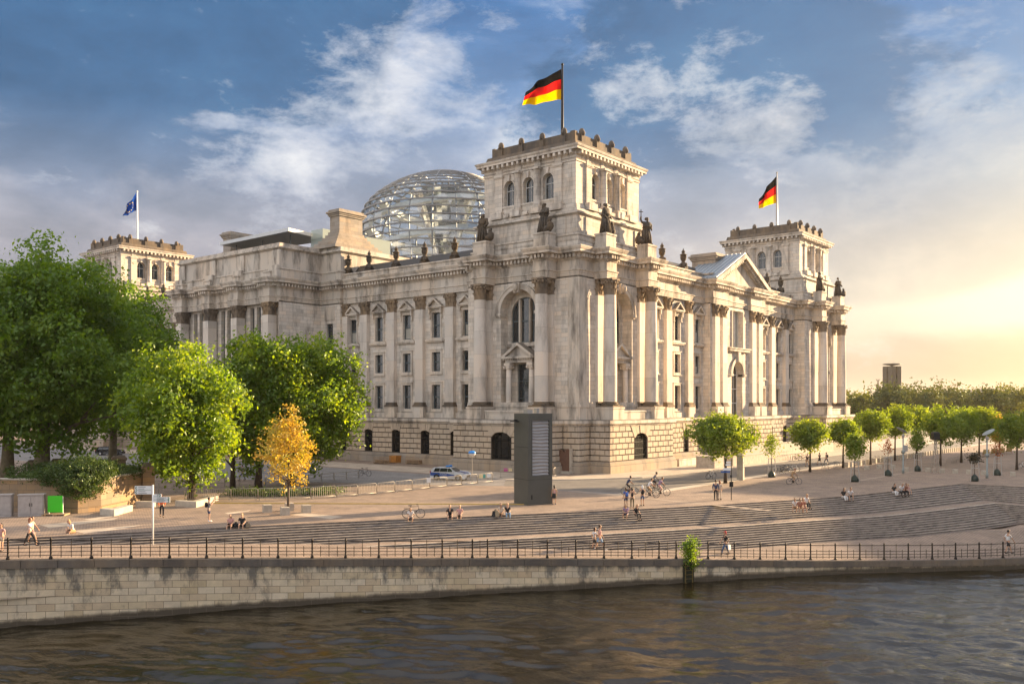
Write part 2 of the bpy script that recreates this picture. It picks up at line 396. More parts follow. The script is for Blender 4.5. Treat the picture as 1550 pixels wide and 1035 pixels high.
def pave(name, c1, c2, c3, sx=.9, sy=.45, jo=.02, rough=.85, rot=0.0, big=(.06, .35)):
    m = bpy.data.materials.new(name); m.use_nodes = True; n = NT(m.node_tree)
    P = n('ShaderNodeNewGeometry').outputs['Position']
    mp = n('ShaderNodeMapping', ins={0: P, 2: (0, 0, rot)})
    bk = n('ShaderNodeTexBrick', offset=.5, ins={'Vector': mp.outputs[0], 'Color1': c1 + (1,), 'Color2': c2 + (1,), 'Mortar': c3 + (1,), 'Scale': 1.0, 'Mortar Size': jo, 'Mortar Smooth': .2, 'Brick Width': sx, 'Row Height': sy})
    nz = n('ShaderNodeTexNoise', ins={'Vector': P, 'Scale': big[0], 'Detail': 8, 'Roughness': .7}).outputs[0]
    c = mixc(n, ramp(n, nz, [(.38, (0, 0, 0)), (.66, (big[1],) * 3)]), bk.outputs[0], c2, 'MIX')
    n2 = n('ShaderNodeTexNoise', ins={'Vector': P, 'Scale': .45, 'Detail': 9, 'Roughness': .75}).outputs[0]
    c = mixc(n, 1.0, c, ramp(n, n2, [(.3, (.60, .60, .62)), (.7, (1.22, 1.20, 1.18))]), 'MULTIPLY')
    n3 = n('ShaderNodeTexNoise', ins={'Vector': P, 'Scale': 14, 'Detail': 4}).outputs[0]
    b = n('ShaderNodeBump', ins={'Height': mth(n, 'SUBTRACT', mth(n, 'MULTIPLY', n3, .6), bk.outputs[1]), 'Strength': .25, 'Distance': .02})
    p = n('ShaderNodeBsdfPrincipled', ins={'Base Color': c, 'Roughness': rough, 'Specular IOR Level': .3, 'Normal': b.outputs[0]})
    n('ShaderNodeOutputMaterial', ins={0: p.outputs[0]}); return m
M['plaza'] = pave('plaza_setts', (.25, .185, .138), (.31, .235, .18), (.13, .10, .08), .22, .22, .02, big=(.05, .6))
M['slab'] = pave('pale_slabs', (.42, .35, .27), (.48, .40, .31), (.25, .20, .16), 1.6, 1.0, .02)
M['asphalt'] = mat('asphalt', (.13, .115, .10), .9, 0, .2, .5, .3, 30, var2=(.175, .155, .135))
M['asphalt2'] = pave('grey_setts', (.20, .19, .18), (.245, .23, .22), (.13, .12, .11), .5, .25, .02)
M['strip'] = mat('strip_stone_and_sun', (.29, .225, .17), .85, 0, .2, 1)  # pale stone, used also for the painted stripe of sunlight
M['kerb'] = mat('kerb_stone', (.42, .36, .29), .85, 0, .15, 2)
M['stair'] = mat('step_tread', (.15, .12, .10), .9, 0, .25, .9, .2, 25, var2=(.20, .16, .135))
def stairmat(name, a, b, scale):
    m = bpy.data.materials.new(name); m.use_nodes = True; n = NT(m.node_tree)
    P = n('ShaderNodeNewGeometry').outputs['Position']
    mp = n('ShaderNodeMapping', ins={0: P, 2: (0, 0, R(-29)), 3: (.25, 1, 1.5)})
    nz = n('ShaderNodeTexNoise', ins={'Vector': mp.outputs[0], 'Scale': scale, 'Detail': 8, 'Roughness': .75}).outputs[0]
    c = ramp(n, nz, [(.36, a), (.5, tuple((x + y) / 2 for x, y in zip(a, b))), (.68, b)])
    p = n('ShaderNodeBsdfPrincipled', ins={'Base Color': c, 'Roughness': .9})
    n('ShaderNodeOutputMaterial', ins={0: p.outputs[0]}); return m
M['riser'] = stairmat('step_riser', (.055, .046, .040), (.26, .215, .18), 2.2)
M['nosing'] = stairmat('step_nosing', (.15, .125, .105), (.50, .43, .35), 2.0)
m = MB()
steps_mesh(m, C_T, C_B1, 9, 0.0)
m.mi = 0
for i in range(len(C_B1) - 1):                       # landing between the flights
    a, b = C_B1[i], C_B1[i + 1]; c, d = C_L[i], C_L[i + 1]; z = -9 * RZ - .002
    e1 = a.lerp(c, .8); e2 = b.lerp(d, .8)
    m.mi = 3; m.poly([(a.x, a.y, z), (b.x, b.y, z), (e2.x, e2.y, z), (e1.x, e1.y, z)])
    m.mi = 2; m.poly([(e1.x, e1.y, z), (e2.x, e2.y, z), (d.x, d.y, z), (c.x, c.y, z)])
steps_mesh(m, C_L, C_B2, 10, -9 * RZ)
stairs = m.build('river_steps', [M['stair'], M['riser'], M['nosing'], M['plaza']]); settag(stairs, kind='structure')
# promenade: a sheet from just inside the quay edge to below the steps
m = MB()
NI = 80
tq = [i / NI for i in range(NI + 1)]
Qr = resample(Q3, tq)
inner = []
Tfull = [Vector((-168, 90, 0)), Vector((-115, 33, 0)), Vector((-92, 12, 0))] + [Vector((p.x, p.y, 0)) for p in C_T[:-2]]
zin_tab = [(-92, .0), (-76, -.12), (-70.6, -.27), (-61, -.64), (-51, -1.08), (-44, -1.42), (-35, -1.95), (-28, -2.28), (-23, -2.385), (60, -2.385)]
def zin(x):
    for (xa, za), (xb, zb) in zip(zin_tab, zin_tab[1:]):
        if x <= xb: return za + (zb - za) * max(0, (x - xa)) / (xb - xa)
    return zin_tab[-1][1]
# inner edge of the promenade follows the step fronts
prof_in = []
for i in range(len(C_T) - 2):
    z = zin(C_T[i].x)
    kk = (-z) / RZ
    if kk <= 9: p = C_T[i].lerp(C_B1[i], min(1, kk / 9 + .12))
    else: p = C_L[i].lerp(C_B2[i], min(1, (kk - 9) / 10 + .12))
    prof_in.append(Vector((p.x, p.y, z)))
prof_in = [Vector((-168, 90, 0.0)), Vector((-115, 33, 0.0)), Vector((-92, 9, -.01))] + prof_in + [Vector((1.5, -56, -2.385)), Vector((3, -66, -2.385)), Vector((40, -66.5, -2.385)), Vector((90, -100, -2.3))]
inr = resample(smoothline(prof_in, 2), tq)
# match parameters by nearest x+y ordering
def nearest_on(c, p):
    best = None
    for a, b in zip(c, c[1:]):
        d = b - a; t = max(0, min(1, ((p - a).xy.dot(d.xy)) / max(d.xy.length_squared, 1e-9)))
        q = a + d * t; l = (q - p).xy.length
        if best is None or l < best[0]: best = (l, q)
    return best[1]
prev = None
zq = -.0
for i in range(NI):
    pass
inr2 = [nearest_on(prof_in, q) for q in Qr]
for a, b, c, d in zip(Qr, Qr[1:], inr2, inr2[1:]):
    for k in range(4):
        f0, f1 = k / 4, (k + 1) / 4
        pts = [a.lerp(c, f0), b.lerp(d, f0), b.lerp(d, f1), a.lerp(c, f1)]
        if (pts[2] - pts[3]).length < 1e-4 and (pts[0] - pts[1]).length < 1e-4: continue
        m.poly([(p.x, p.y, p.z - .004) for p in pts])
fi_ = [(-14, -44.6, -2.40), (-10, -46.2, -2.41), (0.5, -49.6, -2.41), (1, -56, -2.41), (3, -66, -2.41)]; fo_ = [(-17, -47.0, -2.92), (-12.5, -49.8, -3.0), (-10.5, -53, -3.06), (-5.5, -60, -3.05), (1, -68, -2.9)]
for i_ in range(4): m.poly([fo_[i_], fo_[i_ + 1], fi_[i_ + 1], fi_[i_]])
m.poly([(0.5, -49.6, -2.41), (16, -49, -2.41), (16, -80, -2.41), (3, -66, -2.41), (1, -56, -2.41)])
prom = m.build('promenade', M['plaza']); settag(prom, kind='structure')
# plaza: one sheet to the horizon
m = MB()
edge = [Vector((-4200, 2600, 0)), Vector((-168, 90, 0)), Vector((-115, 33, 0)), Vector((-92, 9, 0))] + [Vector((p.x, p.y, 0)) for p in C_T] + [Vector((30, -92, 0)), Vector((70, -130, 0)), Vector((900, -1200, 0)), Vector((5200, -3000, 0))]
far = [Vector((7200, 2000, 0)), Vector((6500, 6500, 0)), Vector((0, 7000, 0)), Vector((-4200, 6000, 0))]
m.poly([(p.x, p.y, 0.0) for p in edge + far])
gl_ = m.build('plaza', M['plaza']); settag(gl_, kind='structure')
def sheet(name, pts, mt, z):
    m = MB(); m.poly([(x, y, z) for x, y in pts]); o = m.build(name, mt); settag(o, kind='structure'); return o
# street north of the building, with pale kerbs
sheet('street', [(-22, -20.3), (330, -24), (330, -10.5), (2, -10.2), (-6, -8), (-13, -2), (-14, 10), (-13, 160), (-36, 160), (-33, 20), (-24, 1), (-20, -6)], M['asphalt2'], .004)
sheet('road', [(-19, -20.3), (330, -23.5), (330, -13.2), (10, -12.2), (-2, -11.2), (-9, -7.2), (-15.5, -1), (-20, -4.5), (-21, -10)], M['asphalt'], .008)
m = MB()
def kerb(pl, wd, z0, z1):
    m.sweep(pl, [(0, z0), (0, z1), (wd, z1), (wd, z0)])
kerb([(330, -13.0), (10, -12.0), (-2, -11.0), (-9, -7.0), (-15.0, -0.8)], .35, 0.0, .10)
kerb([(-16.5, -21.6), (20, -21.4), (330, -24.6)][::-1], 1.15, .002, .03)
kb = m.build('kerb', M['kerb']); settag(kb, kind='structure')
sheet('pavement', [(-8.4, -6.4), (-1.5, -10.6), (10, -11.6), (330, -12.6), (330, 2.5), (100, 2.5), (100, -3), (-5.5, -3), (-5.5, 142), (-12.6, 142), (-12.8, 6), (-14.2, -.9)], M['slab'], .012)
p1_, p2_ = at(800, 736), at(1165, 772.5)
d_ = (p2_ - p1_).normalized(); nn_ = Vector((-d_.y, d_.x, 0)) * .30
sheet('paving_and_sun_strip', [tuple((p1_ + nn_).xy), tuple((p2_ + nn_).xy), tuple((p2_ - nn_).xy), tuple((p1_ - nn_).xy)], M['strip'], .006)
p1_, p2_ = at(1294, 728), at(1420, 707.5)
d_ = (p2_ - p1_).normalized(); nn_ = Vector((-d_.y, d_.x, 0)) * .35
sheet('paving_and_sun_strip', [tuple((p1_ + nn_).xy), tuple((p2_ + nn_).xy), tuple((p2_ - nn_).xy), tuple((p1_ - nn_).xy)], M['strip'], .006)  # pale stripe stands in for sunlight falling across the plaza
for (xa, ya, xb, yb, xc, yc, xd, yd) in ((110, 803, 215, 794, 190, 799.5, 128, 807), (60, 794, 180, 783, 170, 787, 75, 799), (340, 776, 380, 771.5, 375, 774, 345, 778), (440, 779, 500, 785, 520, 781.5, 455, 776), (125, 786, 165, 780, 182, 779.5, 140, 787)):
    sheet('pale_patch', [tuple(at(x, y).xy) for x, y in ((xa, ya), (xb, yb), (xc, yc), (xd, yd))], M['slab'], .005)  # irregular pale patches laid on the plaza
M['lawn'] = mat('lawn_green', (.075, .085, .025), .95, 0, .3, .08, var2=(.12, .11, .035))
sheet('lawn', [(170, 8), (900, 30), (900, 420), (170, 300)], M['lawn'], .02)
sheet('lawn', [(110, -150), (700, -220), (700, -34), (260, -30), (170, -40)], M['lawn'], .02)
# quay wall of sandstone blocks with coping
def quaymat():
    m = bpy.data.materials.new('quay_blocks'); m.use_nodes = True; n = NT(m.node_tree)
    uv = n('ShaderNodeUVMap', uv_map='UVMap').outputs[0]
    bk = n('ShaderNodeTexBrick', offset=.5, ins={'Vector': uv, 'Color1': (.2, .2, .2, 1), 'Color2': (.8, .8, .8, 1), 'Mortar': (0, 0, 0, 1), 'Scale': 1.0, 'Mortar Size': .014, 'Mortar Smooth': .3, 'Brick Width': .98, 'Row Height': .42})
    wn = n('ShaderNodeTexWhiteNoise', noise_dimensions='3D', ins={'Vector': bk.outputs[0]})
    cell = bk.outputs[0]
    c = ramp(n, cell, [(.22, (.54, .43, .27)), (.38, (.68, .56, .38)), (.52, (.64, .54, .39)), (.62, (.55, .42, .27)), (.70, (.58, .47, .32)), (.80, (.72, .61, .44))])
    nz = n('ShaderNodeTexNoise', ins={'Vector': uv, 'Scale': 1.1, 'Detail': 9, 'Roughness': .7}).outputs[0]
    c = mixc(n, 1.0, c, ramp(n, nz, [(.3, (.74, .74, .76)), (.7, (1.08, 1.05, 1.0))]), 'MULTIPLY')
    # dark run-off stains hanging from the coping, tide line at the foot
    sp = n('ShaderNodeSeparateXYZ', ins={0: uv})
    mp = n('ShaderNodeMapping', ins={0: uv, 3: (1.0, .42, 1)})
    st = n('ShaderNodeTexNoise', ins={'Vector': mp.outputs[0], 'Scale': .85, 'Detail': 8, 'Roughness': .7}).outputs[0]
    uv2 = n('ShaderNodeUVMap', uv_map='Height').outputs[0]
    hh = n('ShaderNodeSeparateXYZ', ins={0: uv2})
    top = ramp(n, hh.outputs[1], [(0.0, (.02, .02, .02)), (.45, (.05, .05, .05)), (.80, (.12, .12, .12)), (1, (.20, .20, .20))])
    sm = ramp(n, mth(n, 'ADD', st, top), [(.60, (0, 0, 0)), (.72, (.85, .85, .85))])
    c = mixc(n, sm, c, (.10, .095, .085))
    foot = mth(n, 'ADD', hh.outputs[0], mth(n, 'MULTIPLY', st, -.5))     # metres above water
    c = mixc(n, ramp(n, foot, [(.0, (1, 1, 1)), (.10, (.75, .75, .75)), (.24, (0, 0, 0))]), c, (.075, .058, .038))
    c = mixc(n, bk.outputs[1], c, (.14, .11, .075))
    n3 = n('ShaderNodeTexNoise', ins={'Vector': uv, 'Scale': 9, 'Detail': 6}).outputs[0]
    b = n('ShaderNodeBump', ins={'Height': mth(n, 'SUBTRACT', mth(n, 'MULTIPLY', n3, .6), bk.outputs[1]), 'Strength': .5, 'Distance': .05})
    p = n('ShaderNodeBsdfPrincipled', ins={'Base Color': c, 'Roughness': .85, 'Normal': b.outputs[0]})
    n('ShaderNodeOutputMaterial', ins={0: p.outputs[0]}); return m
M['quay'] = quaymat()
M['coping'] = stone('coping_stone', (.17, .145, .12), 30, 30, 0, .85, .6, mask=(.40, .62))
COPH = .42
quay = empty('quay_wall', (QP[4][0], QP[4][1], WZ), 0, 'long pale sandstone river wall with dark stained coping along the water', 'quay wall')
def qlocal(p): return (p[0] - QP[4][0], p[1] - QP[4][1], p[2] - WZ)
me = bpy.data.meshes.new('wall'); vs = []; fs = []; uvs = []; uh = []
acc = 0
Qd = resample(Q3, [i / 160 for i in range(161)])
for i, p in enumerate(Qd):
    if i: acc += (p - Qd[i - 1]).xy.length
    vs += [qlocal((p.x, p.y, WZ - .6)), qlocal((p.x, p.y, p.z - COPH))]
    uvs.append(acc)
for i in range(len(Qd) - 1): fs.append((2 * i, 2 * i + 2, 2 * i + 3, 2 * i + 1))
me.from_pydata(vs, [], fs); me.update()
ul = me.uv_layers.new(name='UVMap'); uhh = me.uv_layers.new(name='Height')
for poly in me.polygons:
    for li in poly.loop_indices:
        vi = me.loops[li].vertex_index; i = vi // 2
        zt = Qd[i].z - COPH; z = vs[vi][2] + WZ
        ul.data[li].uv = (uvs[i], zt - z)              # courses follow the coping
        uhh.data[li].uv = (z - WZ, (z - WZ) / max(zt - WZ, .2))
me.materials.append(M['quay'])
qw = bpy.data.objects.new('wall', me); col.objects.link(qw); qw.parent = quay
m = MB()
acc = 0
for a, b in zip(Qd, Qd[1:]):
    d = (b - a); L = d.xy.length; t = d / d.length; nv = Vector((t.y, -t.x, 0)).normalized()
    if nv.dot(CAMP - a) < 0: nv = -nv
    nst = max(1, round(L / 1.9))
    for k in range(nst):
        p = a.lerp(b, k / nst); q = a.lerp(b, (k + 1) / nst); q = q - t * .025
        o1 = nv * .10; o2 = -nv * .62
        pts = [p + o1, q + o1, q + o2, p + o2]
        lo = [qlocal((v.x, v.y, v.z - COPH)) for v in pts]; hi = [qlocal((v.x, v.y, v.z + .03)) for v in pts]
        s = len(m.v); m.v.extend(lo + hi)
        for f in ((0, 3, 2, 1), (4, 5, 6, 7), (0, 1, 5, 4), (1, 2, 6, 5), (2, 3, 7, 6), (3, 0, 4, 7)): m.face([s + j for j in f])
m.build('coping', M['coping'], quay)
# river water
def watermat():
    m = bpy.data.materials.new('river_water'); m.use_nodes = True; n = NT(m.node_tree)
    P = n('ShaderNodeNewGeometry').outputs['Position']
    mp = n('ShaderNodeMapping', ins={0: P, 2: (0, 0, R(-36)), 3: (1.0, .42, 1)})
    a = n('ShaderNodeTexNoise', ins={'Vector': mp.outputs[0], 'Scale': 1.5, 'Detail': 4, 'Roughness': .6, 'Distortion': .8}).outputs[0]
    b_ = n('ShaderNodeTexNoise', ins={'Vector': mp.outputs[0], 'Scale': .28, 'Detail': 3, 'Roughness': .5}).outputs[0]
    c_ = n('ShaderNodeTexNoise', ins={'Vector': mp.outputs[0], 'Scale': 6.0, 'Detail': 4, 'Roughness': .65}).outputs[0]
    h = mth(n, 'ADD', mth(n, 'ADD', mth(n, 'MULTIPLY', a, .42), mth(n, 'MULTIPLY', b_, .6)), mth(n, 'MULTIPLY', c_, .12))
    big_ = n('ShaderNodeTexNoise', ins={'Vector': mp.outputs[0], 'Scale': .07, 'Detail': 4, 'Roughness': .6}).outputs[0]
    h = mth(n, 'MULTIPLY', h, ramp(n, big_, [(.35, (.45, .45, .45)), (.62, (1.35, 1.35, 1.35))]))
    bm = n('ShaderNodeBump', ins={'Height': h, 'Strength': 1.0, 'Distance': .16})
    p = n('ShaderNodeBsdfPrincipled', ins={'Base Color': (.012, .009, .003, 1), 'Roughness': .03, 'IOR': 1.36, 'Specular IOR Level': .5, 'Normal': bm.outputs[0]})
    n('ShaderNodeOutputMaterial', ins={0: p.outputs[0]}); return m
m = MB(); W2 = WZ - .22; m.poly([(-700, -900, W2), (900, -900, W2), (120, -60, W2), (-30, 20, W2), (-300, 260, W2), (-700, 500, W2)]); m.sm = True
fs_ = [24 + i * .20 for i in range(285)]; ls_ = [-62 + j * .36 for j in range(360)]
for f_ in fs_:
    for l_ in ls_:
        p = CAMP + Fv * f_ + Rv * l_
        calm = .55 + .75 * (.5 + mnoise.noise(Vector((f_ * .035, l_ * .02, 9.1))))
        wl = l_ + 2.5 * mnoise.noise(Vector((f_ * .12, l_ * .09, 3.3))); wf_ = f_ + .12 * l_ + 1.6 * mnoise.noise(Vector((l_ * .11, f_ * .1, 7.7)))
        h = .13 * mnoise.noise(Vector((wf_ * .62, wl * .26, 0))) + .085 * mnoise.noise(Vector((wf_ * 1.45, wl * .62, 4.2))) + .040 * mnoise.noise(Vector((wf_ * 3.0, wl * 1.5, 8.5)))
        m.v.append((p.x, p.y, WZ + h * calm))
b_ = 6; nl_ = len(ls_)
for i in range(len(fs_) - 1):
    for j in range(nl_ - 1): a = b_ + i * nl_ + j; m.face((a, a + 1, a + nl_ + 1, a + nl_))
wt = m.build('water', watermat()); settag(wt, kind='structure')
# ================================================================ the parliament building
BL, BWd = 131.8, 90.9               # length along Y, width along X (tower faces)
bld = empty('parliament_building', (0, 0, 0), 0, 'monumental pale stone parliament building with four corner towers and a steel and glass dome', 'parliament building')
class Fr:
    # facade frame: u along the wall, d outwards, z up
    def __init__(s, o, ux, dx): s.o = o; s.u = ux; s.d = dx
    def p(s, u, d, z): return (s.o[0] + s.u[0] * u + s.d[0] * d, s.o[1] + s.u[1] * u + s.d[1] * d, z)
FE = Fr((0, 0), (0, 1), (-1, 0)); FN = Fr((0, 0), (1, 0), (0, -1))
FW = Fr((BWd, 0), (0, 1), (1, 0)); FS = Fr((0, BL), (1, 0), (0, 1))
def fbox(m, fr, u0, u1, d0, d1, z0, z1):
    a = fr.p(u0, d0, z0); b = fr.p(u1, d1, z1); m.box(a[0], b[0], a[1], b[1], z0, z1)
def fpoly(m, fr, pts): m.poly([fr.p(*q) for q in pts])
def fext(m, fr, pts, d0, d1):
    # extrude an outline given in (u, z) from depth d0 to d1
    b = len(m.v); k = len(pts)
    m.v.extend(fr.p(u, d0, z) for u, z in pts); m.v.extend(fr.p(u, d1, z) for u, z in pts)
    m.face([b + i for i in range(k)]); m.face([b + k + i for i in range(k)][::-1])
    for i in range(k): m.face((b + i, b + (i + 1) % k, b + k + (i + 1) % k, b + k + i))
def archpts(ua, ub, zs, seg=10, rise=None):
    uc = (ua + ub) / 2; r = (ub - ua) / 2
    if rise is None: return [(uc + r * math.cos(math.pi * i / seg), zs + r * math.sin(math.pi * i / seg)) for i in range(seg + 1)]
    return [(uc + r * math.cos(math.pi * i / seg), zs + rise * math.sin(math.pi * i / seg)) for i in range(seg + 1)]
def fwall(m, fr, u0, u1, d, z0, z1, ops=()):
    # ops: (ua, ub, za, zb, rise, depth); rise 0 = square head
    us = sorted({u0, u1, *[o[0] for o in ops], *[o[1] for o in ops]}); zs = sorted({z0, z1, *[o[2] for o in ops], *[o[3] for o in ops]})
    us = [u for u in us if u0 <= u <= u1]; zs = [z for z in zs if z0 <= z <= z1]
    for a, b in zip(us, us[1:]):
        for c, e in zip(zs, zs[1:]):
            uc, zc = (a + b) / 2, (c + e) / 2
            if any(o[0] < uc < o[1] and o[2] < zc < o[3] for o in ops): continue
            fpoly(m, fr, [(a, d, c), (b, d, c), (b, d, e), (a, d, e)])
    for (ua, ub, za, zb, rise, dep) in ops:
        zs_ = zb - rise
        fpoly(m, fr, [(ua, d, za), (ua, d, zs_), (ua, d - dep, zs_), (ua, d - dep, za)])
        fpoly(m, fr, [(ub, d, za), (ub, d - dep, za), (ub, d - dep, zs_), (ub, d, zs_)])
        fpoly(m, fr, [(ua, d, za), (ua, d - dep, za), (ub, d - dep, za), (ub, d, za)])
        if rise == 0: fpoly(m, fr, [(ua, d, zb), (ub, d, zb), (ub, d - dep, zb), (ua, d - dep, zb)])
        else:
            ap = archpts(ua, ub, zs_, 12, rise)
            for p, q in zip(ap, ap[1:]):
                fpoly(m, fr, [(p[0], d, p[1]), (q[0], d, q[1]), (q[0], d - dep, q[1]), (p[0], d - dep, p[1])])
                fpoly(m, fr, [(p[0], d, zb), (q[0], d, zb), (q[0], d, q[1]), (p[0], d, p[1])])
def windowpart(fr, ua, ub, za, zb, dplane, rise=0, bars_u=(), bars_z=(), mt='bronze', fw=.13, parent=None, glass='glass', name='window', blind=0.0, bw=.09):
    m = MB(); par = parent or bld
    if rise == 0:
        fbox(m, fr, ua, ua + fw, dplane - .12, dplane + .05, za, zb); fbox(m, fr, ub - fw, ub, dplane - .12, dplane + .05, za, zb)
        fbox(m, fr, ua + fw, ub - fw, dplane - .12, dplane + .048, za, za + fw); fbox(m, fr, ua + fw, ub - fw, dplane - .12, dplane + .048, zb - fw, zb)
    else:
        fbox(m, fr, ua, ua + fw, dplane - .12, dplane + .05, za, zb - rise); fbox(m, fr, ub - fw, ub, dplane - .12, dplane + .05, za, zb - rise)
        fbox(m, fr, ua + fw, ub - fw, dplane - .12, dplane + .048, za, za + fw)
        o = archpts(ua, ub, zb - rise, 10, rise); i_ = archpts(ua + fw, ub - fw, zb - rise, 10, max(rise - fw, .05))
        for p, q, s, t in zip(o, o[1:], i_, i_[1:]): fext(m, fr, [p, q, t, s], dplane - .12, dplane + .05)
    for u in bars_u:
        zt = zb
        if rise: 
            c = (ua + ub) / 2; r = (ub - ua) / 2; zt = zb - rise + rise * math.sqrt(max(0, 1 - ((u - c) / r) ** 2))
        fbox(m, fr, u - bw / 2, u + bw / 2, dplane - .08, dplane + .03, za + fw, zt - fw * .8)
    for z in bars_z: fbox(m, fr, ua + fw, ub - fw, dplane - .09, dplane + .07, z - bw * .7, z + bw * .7)
    w = m.build(name, M[mt], par)
    g = MB()
    pts = [(ua + .03, za + .03), (ub - .03, za + .03)] + ([(ub - .03, zb - .03), (ua + .03, zb - .03)] if rise == 0 else archpts(ua + .03, ub - .03, zb - rise, 10, rise - .03))
    fext(g, fr, pts, dplane - .06, dplane - .03)
    g.build('pane', M[glass], w)
    if blind:
        b = MB(); fbox(b, fr, ua + fw, ub - fw, dplane - .028, dplane - .015, za + fw, za + (zb - za) * blind); b.build('blind', M['curtain'], w)
    return w

# ---- column, pilaster and capital meshes
def capital_mesh(r, h, square):
    m = MB(); 
    def rad(a):
        if not square: return 1.0
        return min(1.0 / max(abs(math.cos(a)), 1e-6), 1.0 / max(abs(math.sin(a)), 1e-6))
    seg = 24
    prof = [(r * .97, 0), (r * 1.06, h * .04), (r * 1.06, h * .09), (r * .95, h * .10), (r * .95, h * .45), (r * 1.0, h * .62), (r * 1.16, h * .80), (r * 1.22, h * .86)]
    rings = [[m.pt((q * rad(2 * math.pi * i / seg) * math.cos(2 * math.pi * i / seg), q * rad(2 * math.pi * i / seg) * math.sin(2 * math.pi * i / seg), z)) for i in range(seg)] for q, z in prof]
    for a, b in zip(rings, rings[1:]):
        for i in range(seg): m.face((a[i], a[(i + 1) % seg], b[(i + 1) % seg], b[i]))
    for row, (zb, lh, off) in enumerate(((.10, .34, 0), (.34, .36, .5))):
        for i in range(8):
            a = (i + off) * math.pi / 4 + math.pi / 8; q = r * .95 * rad(a) * (1 if not square else (.93 if abs(math.cos(2 * a)) < .5 else 1))
            u = Vector((math.cos(a), math.sin(a), 0)); t = Vector((-u.y, u.x, 0)); wv = r * .30
            pts = [(0.02, 0, 1.0), (.10, lh * .55, 1.15), (.22, lh * .9, .95), (.36, lh, .55), (.40, lh * .86, .25)]
            prev = None
            for o, dz, ww in pts:
                c = u * (q + o * r); L = m.pt(c - t * wv * ww + Vector((0, 0, (zb + dz) * h))); Cc = m.pt(c + u * .05 + Vector((0, 0, (zb + dz) * h))); Rr = m.pt(c + t * wv * ww + Vector((0, 0, (zb + dz) * h)))
                if prev: m.face((prev[0], prev[1], Cc, L)); m.face((prev[1], prev[2], Rr, Cc))
                prev = (L, Cc, Rr)
    for sx in (-1, 1):
        for sy in (-1, 1):
            u = Vector((sx, sy, 0)).normalized(); q = r * (1.30 if not square else 1.46); c = u * q + Vector((0, 0, h * .76))
            t = Vector((-u.y, u.x, 0))
            m.tube([c - t * .16 * r, c + t * .16 * r], h * .115, 10)
            m.obox(u * (q * .86) + Vector((0, 0, h * .84)), u, t, Vector((0, 0, 1)), r * .3, r * .1, h * .05)
    for k in range(4):
        a = k * math.pi / 2; u = Vector((math.cos(a), math.sin(a), 0)); m.ell(u * r * 1.28 + Vector((0, 0, h * .86)), (.16 * r + .05,) * 3, 6, 4)
        t = Vector((-u.y, u.x, 0))
        for s in (-1, 1): m.tube([u * r * 1.12 + t * s * r * .30 + Vector((0, 0, h * .76)), u * r * 1.30 + t * s * r * .30 + Vector((0, 0, h * .76))], h * .075, 8)
    ab = r * 1.42
    pts = []
    for k in range(4):
        a = math.pi / 4 + k * math.pi / 2
        pts.append((ab * math.cos(a) * 1.16 / 1, ab * math.sin(a) * 1.16)); a2 = a + math.pi / 4; pts.append((ab * .80 * math.cos(a2), ab * .80 * math.sin(a2)))
    m.prism(pts, h * .88, h)
    return m
def base_mesh(m, r, z0, h, square):
    if square:
        for (o, a, b) in ((1.34, 0, .28), (1.26, .28, .46), (1.10, .46, .62), (1.18, .62, .78), (1.06, .78, 1.0)):
            q = r * o; m.box(-q, q, -q, q, z0 + h * a, z0 + h * b)
    else:
        q = r * 1.36; m.box(-q, q, -q, q, z0, z0 + h * .30)
        s0 = m.sm; m.sm = True
        m.lathe([(r * 1.26, z0 + h * .30), (r * 1.36, z0 + h * .38), (r * 1.36, z0 + h * .48), (r * 1.16, z0 + h * .56), (r * 1.10, z0 + h * .66), (r * 1.22, z0 + h * .72), (r * 1.22, z0 + h * .82), (r * 1.03, z0 + h * .9), (r, z0 + h)], seg=24, cap=False)
        m.sm = s0
ZP, ZB, ZS, ZC, ZA = 6.75, 8.42, 9.12, 22.85, 24.95     # plinth cap, base bottom, shaft bottom, capital bottom, architrave
def column_obj():
    m = MB(); m.mi = 1; base_mesh(m, .90, ZB, ZS - ZB, False); m.mi = 0; m.sm = True
    m.lathe([(.90, ZS), (.905, 13.0), (.88, 16.5), (.83, 20), (.79, ZC)], seg=28, cap=False)
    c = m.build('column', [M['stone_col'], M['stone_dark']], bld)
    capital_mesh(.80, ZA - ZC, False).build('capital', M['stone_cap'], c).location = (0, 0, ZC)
    return c
def pilaster_obj(hw=.82):
    m = MB(); m.mi = 1; base_mesh(m, hw, ZB, ZS - ZB, True); m.mi = 0
    m.box(-hw, hw, -hw, hw, ZS, ZC + .05)
    c = m.build('pilaster', [M['stone_col'], M['stone_dark']], bld)
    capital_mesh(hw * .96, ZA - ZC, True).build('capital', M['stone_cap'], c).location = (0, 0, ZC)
    return c
col0 = column_obj(); pil0 = pilaster_obj()
used = {}
def place(proto, x, y):
    if proto.name in used: o = copy_tree(proto, bld)
    else: o = proto; used[proto.name] = 1
    o.location = (x, y, 0); return o

